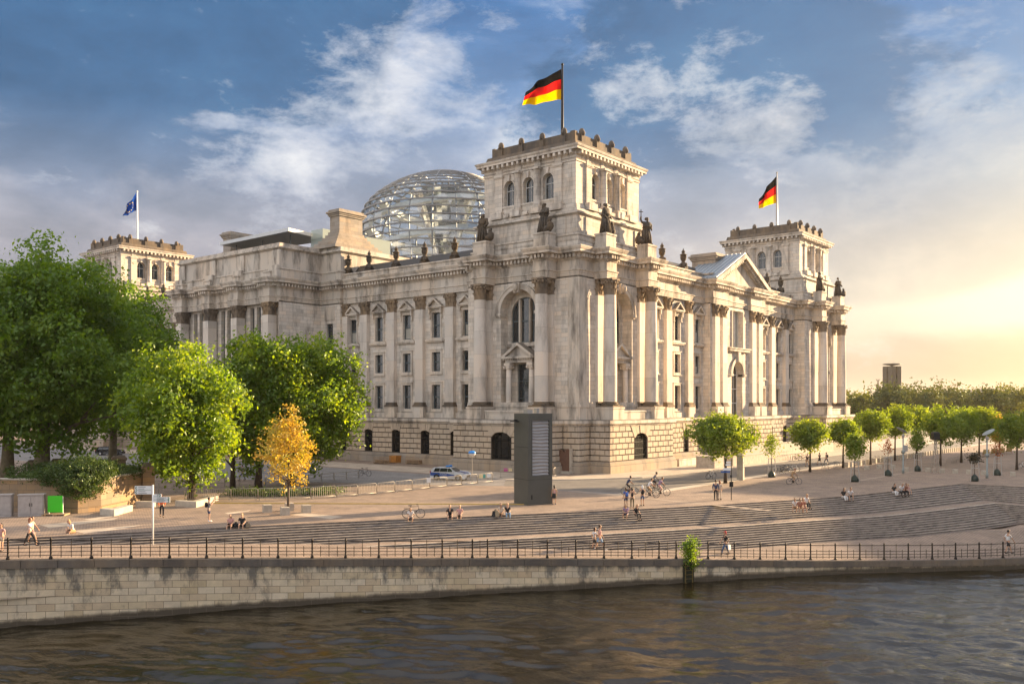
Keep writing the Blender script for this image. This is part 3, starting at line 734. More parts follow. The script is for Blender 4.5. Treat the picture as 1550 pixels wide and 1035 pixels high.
# ---- profiles
ENT = [(0, 24.95), (0, 25.22), (.05, 25.22), (.05, 25.5), (.10, 25.5), (.10, 25.72), (.22, 25.80), (.22, 25.92), (0.0, 25.92), (0, 27.1), (.12, 27.16), (.12, 27.28), (.30, 27.34), (.30, 27.92), (.95, 27.96), (.95, 28.28), (1.02, 28.30), (1.18, 28.62), (1.18, 28.72), (.2, 28.86), (-.6, 28.90)]
PAR = [(-.25, 28.85), (-.25, 29.05), (-.35, 29.08), (-.35, 29.62), (-.20, 29.66), (-.20, 29.88), (-.9, 29.92)]
def dentils(m, path, off0=.30, off1=.72, z0=27.42, z1=27.86, sp=.62, wd=.30):
    for a, b in zip(path, path[1:]):
        a = Vector(a); b = Vector(b); L = (b - a).length
        if L < .5: continue
        d = (b - a) / L; nv = Vector((d.y, -d.x)); k = max(1, int(round(L / sp)))
        for i in range(k):
            c = a + d * (L * (i + .5) / k) + nv * ((off0 + off1) / 2)
            m.obox((c.x, c.y, (z0 + z1) / 2), Vector((d.x, d.y, 0)), Vector((nv.x, nv.y, 0)), Vector((0, 0, 1)), wd / 2, (off1 - off0) / 2, (z1 - z0) / 2)

# plan of the main walls, one quarter-facade at a time. architrave path, travelling with outside on the right
E0 = -0.8      # x of recessed east pilaster face is +0.8 -> d=-0.8
PB = 1.4       # pavilion wall proud of tower face
CO = 2.0       # entablature block over columns, proud of pavilion wall
SD = 131.8
def ress(cs, base, hw=1.15, out=CO):
    r = []
    for c in cs: r += [(c - hw, base), (c - hw, base + out), (c + hw, base + out), (c + hw, base)]
    return r
PCOL = (3.2, 13.6)                     # column axes from the tower face line
PEND = 17.3                            # far side of a pavilion
# east side profile as list of (u, d), u from north (corner) to south
halfE = [(-PB, PB)] + ress(PCOL, PB) + [(PEND, PB), (PEND, E0), (46.4, E0), (46.4, -.2), (51.2, -.2)]
RIS = [(51.2, 8.2)] + ress((53.3, 61.8), 8.2, 1.15, 1.1)
ris_full = RIS + [(SD - u, d) for u, d in RIS[::-1]]
eastprof = halfE + ris_full + [(SD - u, d) for u, d in halfE[::-1]]
NOFF = 76.2                            # north-west pavilion order offset
N0 = -0.6
NR = (37.0, 57.2)
northprof = [(-PB, PB)] + ress(PCOL, PB) + [(PEND, PB), (PEND, N0), (NR[0], N0), (NR[0], .9), (42.5, .9), (42.5, .35), (51.2, .35), (51.2, .9), (NR[1], .9), (NR[1], N0), (NOFF - 1.4 - .4, N0), (NOFF - 1.4 - .4, PB)] + ress((NOFF + 3.2, NOFF + 13.6), PB) + [(BWd + PB, PB)]
pathE = [(-d, u) for u, d in eastprof][::-1]     # travel north
pathN = [(u, -d) for u, d in northprof]
pathW = [(BWd + PB, -PB), (BWd + PB, SD + PB)]
main = pathE[:-1] + pathN + [(BWd + PB, SD + PB)]
# remove duplicates
def dedupe(p):
    o = [p[0]]
    for q in p[1:]:
        if (Vector(q) - Vector(o[-1])).length > 1e-3: o.append(q)
    return o
main = dedupe(main)
m = MB(); m.sweep(main, ENT); m.mi = 0; dentils(m, main)
m.build('cornice', [M['stone_trim']], bld)
m = MB(); m.sweep(main, PAR); m.build('parapet', [M['stone_trim']], bld)
# soffit of the projecting entablature blocks is closed with slabs
def soff(fr, u0, u1, d0, d1): m = MB(); fbox(m, fr, u0, u1, d0, d1, 24.953, 26.5); m.build('entablature_soffit', [M['stone_trim']], bld)
for fr, cs, base, out in ((FE, PCOL, PB, CO), (FE, tuple(SD - c for c in PCOL), PB, CO), (FN, PCOL, PB, CO), (FN, (NOFF + 3.2, NOFF + 13.6), PB, CO), (FE, (53.3, 61.8, SD - 61.8, SD - 53.3), 8.2, 1.1)):
    for c in cs: soff(fr, c - 1.14, c + 1.14, base - .5, base + out - .01)

# plinth zone: rusticated blocks
def rust(m, j, fr, u0, u1, d, ops, z0=1.5, z1=6.0, ends=(0, 0)):
    # j: joint-coloured backing wall, m: blocks
    fwall(j, fr, u0, u1, d - .10, z0, z1, [(a, b, c, e, r, .9) for a, b, c, e, r in ops])
    rows = 6; hh = (z1 - z0) / rows; bw = 1.45
    for r_ in range(rows):
        za = z0 + r_ * hh; zb_ = za + hh
        segs = [(u0, u1)]
        for a, b, c, e, rs in ops:
            a2, b2 = (a - .0, b + .0)
            if za < e - .05 and zb_ > c + .01:
                ns = []
                for s, t in segs:
                    if b2 <= s or a2 >= t: ns.append((s, t))
                    else:
                        if a2 > s: ns.append((s, a2))
                        if b2 < t: ns.append((b2, t))
                segs = ns
        for s, t in segs:
            if t - s < .12: continue
            k = max(1, round((t - s) / bw)); ww = (t - s) / k
            edges = [s + ww * i for i in range(k + 1)]
            if r_ % 2 and k > 1: edges = [s] + [s + ww * (i + .5) for i in range(k)] + [t]
            for a, b in zip(edges, edges[1:]):
                if b - a < .1: continue
                g = .042; c = .07 + rnd.uniform(-.008, .02)
                o = [(a + g, za + g), (b - g, za + g), (b - g, zb_ - g), (a + g, zb_ - g)]
                i_ = [(a + g + .05, za + g + .05), (b - g - .05, za + g + .05), (b - g - .05, zb_ - g - .05), (a + g + .05, zb_ - g - .05)]
                n0 = len(m.v)
                m.v.extend(fr.p(u, d - .10, z) for u, z in o); m.v.extend(fr.p(u, d - .03, z) for u, z in o); m.v.extend(fr.p(u, d + c - .05, z) for u, z in i_)
                for q in range(4):
                    q2 = (q + 1) % 4
                    m.face((n0 + q, n0 + q2, n0 + 4 + q2, n0 + 4 + q)); m.face((n0 + 4 + q, n0 + 4 + q2, n0 + 8 + q2, n0 + 8 + q))
                m.face([n0 + 8 + q for q in range(4)])
    # voussoirs over the openings
    for a, b, c, e, rs in ops:
        uc = (a + b) / 2; hw = (b - a) / 2; kk = 5
        for i in range(kk):
            f0 = -1 + 2 * i / kk; f1 = -1 + 2 * (i + 1) / kk
            def arc(f): return (uc + f * hw, (e - rs) + rs * math.sqrt(max(0, 1 - f * f)))
            p, q = arc(f0 * .98), arc(f1 * .98)
            sp = 1.55
            pts = [(p[0] + .02, p[1]), (q[0] - .02, q[1]), (uc + f1 * hw * sp - .02, z1 - .05), (uc + f0 * hw * sp + .02, z1 - .05)]
            fext(m, fr, pts, d - .10, d + (.16 if i == 2 else .09))
BPL = 3.6                               # pedestal blocks under the free columns, proud of pavilion wall? measured from tower face: 4.4
basprofE = [(-1.2, 1.5), (.98, 1.5), (.98, 4.5), (PEND, 4.5), (PEND, .4), (50.9, .4), (50.9, 9.4)]
basprofE = basprofE + [(SD - u, d) for u, d in basprofE[::-1]]
basprofN = [(-1.5, 1.5), (.98, 1.5), (.98, 4.5), (PEND, 4.5), (PEND, .5), (36.6, .5), (36.6, 2.0), (57.6, 2.0), (57.6, .5), (NOFF + .98, .5), (NOFF + .98, 4.5), (NOFF + 16.6, 4.5)]
bmain = dedupe([(-d, u) for u, d in basprofE][::-1][:-1] + [(u, -d) for u, d in basprofN] + [(NOFF + 16.6, SD)])
mr = MB(); mj = MB()
CAPP = [(.04, 6.0), (.04, 6.1), (.20, 6.18), (.32, 6.3), (.32, 6.66), (.22, 6.75), (-1.6, 6.78)]
FOOT = [(.42, -.3), (.42, .92), (.34, 1.0), (.28, 1.0), (.28, 1.22), (.12, 1.45), (.0, 1.5)]
m = MB(); m.sweep(bmain, CAPP); m.build('plinth_cap', [M['stone_trim']], bld)
m = MB(); m.sweep(bmain, FOOT); m.build('plinth_foot', [stone('stone_foot', (.34, .29, .235), 1.9, 30, .02, .6, .3)], bld)
eb_small = [39.0, 32.9, 26.75, 20.75]
EB = [(c - .85, c + .85, 1.5, 4.95, .28) for c in eb_small + [45.2]] 
EBp = [(7.1, 10.5, 1.55, 5.15, .8)]
def seg_e(u0, u1, d, ops, fr=FE): rust(mr, mj, fr, u0, u1, d, ops)
seg_e(.98, PEND, 4.5, EBp); seg_e(PEND, 50.9, .4, EB)
ROPS = [(c - .9, c + .9, 1.5, 4.95, .28) for c in (57.6, 65.9, 74.2)]
seg_e(50.9, SD - 50.9, 9.4, ROPS)
seg_e(SD - 50.9, SD - PEND, .4, [(SD - b, SD - a, c, e, r) for a, b, c, e, r in EB]); seg_e(SD - PEND, SD - .98, 4.5, [(SD - 10.5, SD - 7.1, 1.55, 5.15, .8)])
seg_e(-1.5, .98, 1.5, []); 
nb_small = [21.8, 28.6, 35.0]
NB = [(c - .8, c + .8, 1.5, 4.9, .28) for c in nb_small[:2]]
rust(mr, mj, FN, -1.5, .98, 1.5, []); rust(mr, mj, FN, .98, PEND, 4.5, [(6.9, 10.3, 1.55, 5.0, .8)])
rust(mr, mj, FN, PEND, 36.6, .5, NB); rust(mr, mj, FN, 36.6, 57.6, 2.0, []); rust(mr, mj, FN, 57.6, NOFF + .98, .5, [(c - .8, c + .8, 1.5, 4.9, .28) for c in (60.6, 67.0, 73.6)])
rust(mr, mj, FN, NOFF + .98, NOFF + 16.6, 4.5, [(NOFF + 6.9, NOFF + 10.3, 1.55, 5.0, .8)])
# returns of the projecting blocks
def ret(x0, x1, y, flip, fr2=None):
    fr = Fr((0, y), (1, 0), (0, flip)); rust(mr, mj, fr, min(x0, x1), max(x0, x1), 0, [])
ret(-4.5, -1.5, .98, -1); ret(-4.5, -.4, PEND, 1); ret(-9.4, -.4, 50.9, -1); ret(-9.4, -.4, SD - 50.9, 1); ret(-4.5, -.4, SD - PEND, -1); ret(-4.5, -1.5, SD - .98, 1)
def retx(y0, y1, x, flip):
    fr = Fr((x, 0), (0, 1), (flip, 0)); rust(mr, mj, fr, min(y0, y1), max(y0, y1), 0, [])
retx(-4.5, -1.5, .98, -1); retx(-4.5, -.5, PEND, 1); retx(-2.0, -.5, 36.6, -1); retx(-4.5, -.5, NOFF + .98, -1); retx(-4.5, 20, NOFF + 16.6, 1)
mr.build('rusticated_base', [M['stone_rust']], bld); mj.build('base_backing', [M['joint']], bld)
# basement window leaves
for fr, ops, d in ((FE, EB, .4), (FE, EBp, 4.5), (FE, ROPS, 9.4), (FE, [(SD - b, SD - a, c, e, r) for a, b, c, e, r in EB], .4), (FN, NB, .5), (FN, [(6.9, 10.3, 1.55, 5.0, .8)], 4.5), (FN, [(c - .8, c + .8, 1.5, 4.9, .28) for c in (60.6, 67.0, 73.6)], .5), (FN, [(NOFF + 6.9, NOFF + 10.3, 1.55, 5.0, .8)], 4.5)):
    for a, b, c, e, r in ops:
        wn_ = windowpart(fr, a, b, c, e, d - .75, r, [(a + b) / 2] if b - a < 2.5 else [a + (b - a) * .33, a + (b - a) * .67], [c + (e - c) * .68], mt='iron' , glass='glassd', fw=.1, name='basement_window')
        g = MB(); k = int((b - a) / .2)
        for i in range(1, k):
            u = a + (b - a) * i / k; fbox(g, fr, u - .018, u + .018, d - .30, d - .264, c + .05, e - r * .9)
        for zz in (.15, .4, .65, .85): fbox(g, fr, a, b, d - .31, d - .255, c + (e - c) * zz, c + (e - c) * zz + .04)
        g.build('window_grille', M['iron'], wn_)

# ---- main walls
mw = MB()
ms = MB()                       # trim pieces (frames, sills, pediments)
def small_pediment(m, fr, uc, d, z0, hw=1.55, h=1.15, dep=.62):
    t = .20
    fbox(m, fr, uc - hw, uc + hw, d, d + dep, z0, z0 + .22); fbox(m, fr, uc - hw + .15, uc + hw - .15, d, d + dep - .15, z0 - .16, z0)
    fext(m, fr, [(uc - hw + .25, z0 + .222), (uc + hw - .25, z0 + .222), (uc, z0 + h * .92)], d, d + .22)
    for s in (-1, 1):
        fext(m, fr, [(uc + s * hw, z0 + .222), (uc + s * (hw - .42), z0 + .222), (uc, z0 + h - .02), (uc, z0 + h + .26)], d + .002, d + dep + .03)
    for s in (-1, 1):
        c0 = uc + s * (hw - .38)
        fbox(m, fr, c0 - .14, c0 + .14, d, d + .42, z0 - .85, z0 - .16); fbox(m, fr, c0 - .11, c0 + .11, d, d + .22, z0 - 1.45, z0 - .85)
        fbox(m, fr, c0 - .13, c0 + .13, d, d + .28, z0 - 1.62, z0 - 1.45)
def frame_around(m, fr, ua, ub, za, zb, d, w=.30, t=.10, sill=True, ears=False):
    fbox(m, fr, ua - w, ua, d, d + t, za - (w if not sill else 0), zb + w); fbox(m, fr, ub, ub + w, d, d + t, za - (w if not sill else 0), zb + w)
    fbox(m, fr, ua, ub, d, d + t - .002, zb, zb + w)
    if not sill: fbox(m, fr, ua, ub, d, d + t - .002, za - w, za)
    fbox(m, fr, ua - w - .08, ub + w + .08, d, d + t + .09, zb + w, zb + w + .10)
def bay(fr, uc, d, up=True, side=1):
    # a recessed bay: three storeys of sash windows; returns openings
    hw = .86
    return [(uc - hw, uc + hw, 18.62, 22.35, 0, .5), (uc - hw, uc + hw, 13.65, 16.5, 0, .5), (uc - hw, uc + hw, 8.1, 11.68, 0, .5)]
winc = 0
def bay_trim(fr, uc, d):
    global winc
    hw = .86
    small_pediment(ms, fr, uc, d, 23.05)
    frame_around(ms, fr, uc - hw, uc + hw, 18.62, 22.35, d, .26, .10, True)
    fbox(ms, fr, uc - 1.85, uc + 1.85, d, d + .34, 17.95, 18.12); fbox(ms, fr, uc - 1.95, uc + 1.95, d, d + .45, 18.12, 18.34)
    fbox(ms, fr, uc - hw - .5, uc + hw + .5, d, d + .13, 18.342, 18.6)
    for za, zb in ((13.65, 16.5), (8.1, 11.68)):
        frame_around(ms, fr, uc - hw, uc + hw, za, zb, d, .34, .10, False)
        fbox(ms, fr, uc - hw - .42, uc + hw + .42, d, d + .22, za - .46, za - .342)
    for i, (za, zb) in enumerate(((18.62, 22.35), (13.65, 16.5), (8.1, 11.68))):
        winc += 1
        bl = rnd.choice([0, 0, 0, .42, .42, 0]) if i != 0 else rnd.choice([0, .45, .45, 0])
        windowpart(fr, uc - hw, uc + hw, za, zb, d - .42, 0, [], [za + (zb - za) * .5], 'bronze', .16, blind=bl, bw=.17)
EC = [44.4, 38.25, 32.1, 25.95, 19.8]; DW = -1.2
def wall_east(mir):
    f = (lambda u: SD - u) if mir else (lambda u: u)
    ops = []
    for c in EC: ops += bay(FE, f(c), DW)
    a, b = sorted((f(PEND), f(46.4))); fwall(mw, FE, a, b, DW, 6.78, 25.1, ops)
    for c in EC: bay_trim(FE, f(c), DW)
    fbox(ms, FE, a, b, DW, DW + .34, 6.79, 7.55)
    for c in (41.33, 35.17, 29.02, 22.87, 47.3): 
        if c < 46.4:
            place(pil0, .8 + .60, f(c)); fbox(ms, FE, f(c) - 1.12, f(c) + 1.12, DW, E0 + .42, 6.79, ZB)
        else: place(pil0, .8 + .60, f(46.0)); fbox(ms, FE, f(46) - 1.12, f(46) + .3, DW, E0 + .42, 6.79, ZB)
wall_east(False); wall_east(True)
# plain bay beside the risalit
for f in (lambda u: u, lambda u: SD - u):
    a, b = sorted((f(46.4), f(51.2)))
    c = f(49.0)
    fwall(mw, FE, a, b, -.2, 6.78, 25.1, [(c - .8, c + .8, 17.4, 21.9, 0, .5), (c - .8, c + .8, 12.6, 15.6, 0, .5), (c - .8, c + .8, 8.1, 11.2, 0, .5)])
    fbox(ms, FE, c - 1.2, c + 1.2, -.2, -.1, 22.5, 24.6)
    for za, zb in ((17.4, 21.9), (12.6, 15.6), (8.1, 11.2)): windowpart(FE, c - .8, c + .8, za, zb, -.6, 0, [], [za + (zb - za) * .5], 'bronze', .14)
    fr = Fr((0, f(46.4)), (1, 0), (0, -1 if f(0) == 0 else 1)); fwall(mw, fr, .2, 1.2, 0, 6.78, 25.1)
    fr = Fr((0, f(51.2)), (1, 0), (0, -1 if f(0) == 0 else 1)); fwall(mw, fr, -8.2, .2, 0, 6.78, 25.1)
# central east risalit with engaged columns and tall triple lights
ops = []
RW = 7.4
for c in (57.55, 65.9, 74.25):
    for o in (-1.75, 0, 1.75): ops.append((c + o - .55, c + o + .55, 14.5, 24.55, 0, .8))
    ops.append((c - 1.3, c + 1.3, 8.0, 12.6, 1.3, .8))
fwall(mw, FE, 51.2, SD - 51.2, RW, 6.78, 25.1, ops)
for c in (57.55, 65.9, 74.25):
    for o in (-1.75, 0, 1.75): windowpart(FE, c + o - .55, c + o + .55, 14.5, 24.55, RW - .6, 0, [], [18], 'bronze', .08)
    windowpart(FE, c - 1.3, c + 1.3, 8.0, 12.6, RW - .6, 1.3, [c], [10.9], 'bronze', .12)
for c in (53.3, 61.8, SD - 61.8, SD - 53.3):
    place(pil0, -8.2 - .25, c); fbox(ms, FE, c - 1.12, c + 1.12, RW, 9.3, 6.79, ZB)
# pavilions ------------------------------------------------------
def pavilion_side(fr, o, mir=1):
    # fr: facade frame; o: u of tower corner line; mir: +1 if the building corner is at low u
    g = lambda u: o + u * mir
    def B(m, u0, u1, d0, d1, z0, z1): a, b = sorted((g(u0), g(u1))); fbox(m, fr, a, b, d0, d1, z0, z1)
    def A(u0, u1): return tuple(sorted((g(u0), g(u1))))
    a, b = A(-PB, PEND); c = g(8.4); d = PB
    hw = 3.0
    fwall(mw, fr, a, b, d, 6.78, 25.1, [(c - hw, c + hw, 7.0, 24.1, hw, 1.5)])
    # niche back wall with window opening above, door below
    dn = d - 1.5
    fwall(mw, fr, c - hw, c + hw, dn, 6.78, 24.2, [(c - 2.35, c + 2.35, 17.1, 23.2, 2.35, .35), (c - 1.3, c + 1.3, 6.9, 14.2, 0, .35)])
    windowpart(fr, c - 2.35, c + 2.35, 17.1, 23.2, dn - .28, 2.35, [c - 1.3, c + 1.3], [20.0], 'bronze', .16, bw=.14)
    fbox(ms, fr, c - 1.0, c - .74, dn - .3, dn + .12, 17.1, 22.9); fbox(ms, fr, c + .74, c + 1.0, dn - .3, dn + .12, 17.1, 22.9)
    windowpart(fr, c - 1.3, c + 1.3, 6.9, 14.2, dn - .28, 0, [c - .5, c + .5], [9.6, 11.9], 'bronze', .14, name='tall_window')
    # archivolt, keystone, imposts
    O = archpts(c - hw - .75, c + hw + .75, 21.1, 16); I = archpts(c - hw, c + hw, 21.1, 16)
    for p, q, s, t in zip(O, O[1:], I, I[1:]): fext(ms, fr, [p, q, t, s], d, d + .16)
    O2 = archpts(c - hw - .75, c + hw + .75, 21.1, 16); I2 = archpts(c - hw - .52, c + hw + .52, 21.1, 16)
    for p, q, s, t in zip(O2, O2[1:], I2, I2[1:]): fext(ms, fr, [p, q, t, s], d + .16, d + .26)
    fext(ms, fr, [(c - .42, 23.6), (c + .42, 23.6), (c + .62, 24.93), (c - .62, 24.93)], d, d + .5)
    ms.ell(fr.p(c, d + .55, 24.3), (.42, .42, .62), 8, 6)
    for s in (-1, 1):
        u0 = c + s * (hw - .15); u1 = c + s * (hw + .85); fbox(ms, fr, min(u0, u1), max(u0, u1), d - 1.2, d + .28, 20.7, 21.08)
        fbox(ms, fr, min(u0, u1) + .1, max(u0, u1) - .1, d - 1.1, d + .16, 20.5, 20.698)
    fbox(ms, fr, c - hw + .02, c + hw - .02, dn + .001, dn + .45, 16.55, 16.95)
    # aedicule
    z0 = 14.9
    fbox(ms, fr, c - 2.3, c + 2.3, dn, d - .1, z0 - .55, z0 - .02)
    fbox(ms, fr, c - 2.75, c + 2.75, dn, d + .25, z0, z0 + .28)
    for k in range(13): fbox(ms, fr, c - 2.5 + k * .405, c - 2.5 + k * .405 + .2, d - .1, d + .1, z0 - .2, z0)
    fext(ms, fr, [(c - 2.3, z0 + .282), (c + 2.3, z0 + .282), (c, z0 + 1.7)], dn + .5, d - .15)
    for s in (-1, 1): fext(ms, fr, [(c + s * 2.8, z0 + .282), (c + s * 2.15, z0 + .282), (c, z0 + 1.72), (c, z0 + 2.12)], dn + .01, d + .28)
    for s in (-1, 1):
        q = fr.p(c + s * 1.95, d - .45, 0)
        m2 = MB(); m2.sm = True
        m2.lathe([(.56, 7.25), (.56, 7.5), (.46, 7.6), (.42, 7.8), (.42, 10), (.36, 13.4)], (q[0], q[1], 0), 16)
        m2.sm = False; m2.box(q[0] - .62, q[0] + .62, q[1] - .62, q[1] + .62, 6.79, 7.25)
        m2.box(q[0] - .5, q[0] + .5, q[1] - .5, q[1] + .5, 13.95, 14.33)
        for k in (-1, 1):
            for j in (-1, 1): m2.tube([(q[0] + k * .42, q[1] + j * .42 - .1, 13.72), (q[0] + k * .42, q[1] + j * .42 + .1, 13.72)], .2, 8)
        m2.lathe([(.36, 13.4), (.42, 13.5), (.5, 13.95)], (q[0], q[1], 0), 12)
        m2.build('door_column', [M['stone_col']], bld)
    # order: pilasters behind, columns in front, pedestals
    for u in PCOL:
        uu = g(u); q = fr.p(uu, d - .40, 0); place(pil0, q[0], q[1])
        q = fr.p(uu, d + 1.72, 0); place(col0, q[0], q[1])
        fbox(ms, fr, uu - 1.3, uu + 1.3, d, d + 3.05, 6.79, 8.2); fbox(ms, fr, uu - 1.38, uu + 1.38, d, d + 3.13, 8.2, 8.415)
    # balustrade between pedestals
    u0, u1 = sorted((g(PCOL[0]), g(PCOL[1])))
    fbox(ms, fr, u0 + 1.5, u1 - 1.5, d + 2.1, d + 2.5, 6.79, 7.75); fbox(ms, fr, u0 + 1.5, u1 - 1.5, d + 2.0, d + 2.6, 7.75, 7.98)
    # base mould along the wall
    fbox(ms, fr, a, b, d, d + .16, 6.79, 8.4); fbox(ms, fr, a, b, d, d + .26, 8.4, 8.75); fbox(ms, fr, a, b, d, d + .14, 8.75, 9.05)
    # attic pedestals for the statues
    for u in PCOL: B(ms, u - 1.15, u + 1.15, d + .2, d + 1.9, 28.92, 30.55); B(ms, u - 1.25, u + 1.25, d + .1, d + 2.0, 30.55, 30.78)
pavilion_side(FE, 0, 1); pavilion_side(FN, 0, 1); pavilion_side(FE, SD, -1)
pavilion_side(FN, NOFF, 1)
# returns of the pavilions
for x in (PEND,): fr = Fr((x, 0), (0, 1), (1, 0)); fwall(mw, fr, -PB, .9, 0, 6.78, 25.1)
fr = Fr((NOFF - 1.8, 0), (0, 1), (-1, 0)); fwall(mw, fr, -PB, .9, 0, 6.78, 25.1)
fr = Fr((0, PEND), (1, 0), (0, 1)); fwall(mw, fr, -PB, 1.3, 0, 6.78, 25.1)
fr = Fr((0, SD - PEND), (1, 0), (0, -1)); fwall(mw, fr, -PB, 1.3, 0, 6.78, 25.1)
fwall(mw, FN, NOFF - 1.8, NOFF - 1.39, PB, 6.78, 25.1)
# corner strip: quoin pier at the building corners
for (x, y) in ((-PB, -PB),):
    ms.box(x - .14, x + 1.6, y - .14, y + 1.6, 9.06, 24.94)
# north recess -------------------------------------------------
NC = [21.8, 28.5, 35.2]; NC2 = [60.6, 67.3, 74.0 - .9]
DN = -1.0
ops = []
for c in NC: ops += bay(FN, c, DN)
fwall(mw, FN, PEND, NR[0], DN, 6.78, 25.1, ops)
ops = []
for c in NC2: ops += bay(FN, c, DN)
fwall(mw, FN, NR[1], NOFF - 1.8, DN, 6.78, 25.1, ops)
for c in NC + NC2: bay_trim(FN, c, DN)
for c in (18.45, 25.15, 31.85, 63.95, 70.3):
    place(pil0, c, 1.2); fbox(ms, FN, c - 1.12, c + 1.12, DN, N0 + .42, 6.79, ZB)
fbox(ms, FN, PEND, NR[0], DN, DN + .34, 6.79, 7.55); fbox(ms, FN, NR[1], NOFF - 1.8, DN, DN + .34, 6.79, 7.55)
# north risalit
c = 46.85
fwall(mw, FN, NR[0], NR[1], .35, 6.78, 25.1, [(c - 1.95, c + 1.95, 18.3, 24.5, 0, .9), (c - 2.1, c + 2.1, 6.8, 16.0, 2.1, 1.2)])
for x in (NR[0], NR[1]):
    fr = Fr((x, 0), (0, 1), (-1 if x < 40 else 1, 0)); fwall(mw, fr, -.35, 1.0, 0, 6.78, 25.1)
for o in (-1.3, 0, 1.3): windowpart(FN, c + o - .63, c + o + .63, 18.3, 24.5, -.4, 0, [], [], 'lightframe', .1, glass='curtain')
windowpart(FN, c - 2.1, c + 2.1, 6.8, 16.0, -.7, 2.1, [c - .7, c + .7], [9, 11.4, 13.8], 'lightframe', .14, name='arched_window')
O = archpts(c - 2.75, c + 2.75, 13.9, 16); I = archpts(c - 2.1, c + 2.1, 13.9, 16)
for p, q, s, t in zip(O, O[1:], I, I[1:]): fext(ms, FN, [p, q, t, s], .35, .62)
for s in (-1, 1): fbox(ms, FN, min(c + s * 2.1, c + s * 3.0), max(c + s * 2.1, c + s * 3.0), -.5, .75, 13.5, 13.86)
fext(ms, FN, [(c - .3, 15.9), (c + .3, 15.9), (c + .5, 17.6), (c - .5, 17.6)], .35, .85)
fbox(ms, FN, c - 3.9, c + 3.9, .35, .95, 17.65, 18.05); fbox(ms, FN, c - 4.1, c + 4.1, .35, 1.1, 18.05, 18.25)
fbox(ms, FN, c - 2.2, c - 1.96, .35, .55, 18.26, 24.5); fbox(ms, FN, c + 1.96, c + 2.2, .35, .55, 18.26, 24.5)
for u in (38.45, 41.2, 52.6, 55.35):
    place(pil0, u, -.35 + .25); fbox(ms, FN, u - 1.12, u + 1.12, .3, 1.5, 6.79, ZB)
mw.build('wall', [M['stone']], bld)
ms.build('trim', [M['stone_trim']], bld)
# north pediment with sloping zinc roof
m = MB(); ua, ub, dz = 36.1, 57.6, 28.75; ap = (46.85, 34.0)
fext(m, FN, [(ua + 1.2, dz + .1), (ub - 1.2, dz + .1), (ap[0], ap[1] - .9)], -1.0, .9)
for s, u in ((-1, ua), (1, ub)):
    fext(m, FN, [(u, dz), (u - s * 1.7, dz), (ap[0], ap[1] - .75), (ap[0], ap[1])], -1.2, 2.05)
    fext(m, FN, [(u - s * 2.4, dz + .05), (u - s * 3.1, dz + .05), (ap[0], ap[1] - 1.45), (ap[0], ap[1] - 1.05)], .9, 1.3)
    for k in range(1, 16):
        t = k / 16; uu = lerp(u - s * 1.9, ap[0], t); zz = lerp(dz - .12, ap[1] - .95, t); fbox(m, FN, uu - .17, uu + .17, .9, 1.75, zz - .28, zz + .02)
m.build('pediment', [M['stone_trim']], bld)
m = MB()
for s, u in ((-1, ua), (1, ub)):
    fext(m, FN, [(u, dz + .02), (ap[0], ap[1] + .02), (ap[0], ap[1] + .16), (u - .0, dz + .2)], -5.0, 1.9)
    for k in range(9):
        d0 = 1.8 - k * .78; fext(m, FN, [(u, dz + .2), (ap[0], ap[1] + .16), (ap[0], ap[1] + .24), (u, dz + .28)], d0 - .1, d0)
m.build('pediment_roof', [M['metalroof']], bld)
# ---- attics, towers, roofs, dome
m = MB()
ATT = [(0, 28.9), (0, 30.15), (.12, 30.2), (.12, 30.4), (-.35, 30.5), (-.35, 33.25), (-.2, 33.35), (.12, 33.55), (.12, 33.82), (-.12, 33.88), (-.12, 34.3), (-1.2, 34.36)]
pa = [(16, SD - 46.4), (.3, SD - 46.4), (.3, SD - 51.2), (-8.1, SD - 51.2), (-8.1, 51.2), (.3, 51.2), (.3, 46.4), (16, 46.4)]
m.sweep(pa, ATT)
for c in (52.3, 61.8, SD - 61.8, SD - 52.3): fbox(m, FE, c - 1.0, c + 1.0, 7.7, 8.0, 30.5, 33.24); fbox(m, FE, c - 1.15, c + 1.15, 8.0, 8.6, 28.95, 30.7)
m.build('attic', [M['stone_trim']], bld)
m = MB(); m.box(-7, 15.8, 52.0, SD - 52.0, 33.9, 34.1); m.box(1.2, 15.8, 47.4, SD - 47.4, 33.86, 34.06); m.box(4.6, 86, 4.6, SD - 4.6, 29.0, 30.6)
m.build('roof', [M['roofdark']], bld)
for a, b in ((15.6, 46.6), (SD - 46.6, SD - 15.6)): m = MB(); m.poly([(2.6, a, 29.6), (2.6, b, 29.6), (4.6, b, 31.6), (4.6, a, 31.6)]); m.box(4.6, 5.2, a, b, 29.6, 31.6); m.build('mansard_edge', [M['roofdark']], bld)
for a, b in ((15.6, 43), (51, 75.4)): m = MB(); m.poly([(a, 2.6, 29.6), (b, 2.6, 29.6), (b, 4.6, 31.6), (a, 4.6, 31.6)]); m.box(a, b, 4.6, 5.2, 29.6, 31.6); m.build('mansard_edge', [M['roofdark']], bld)
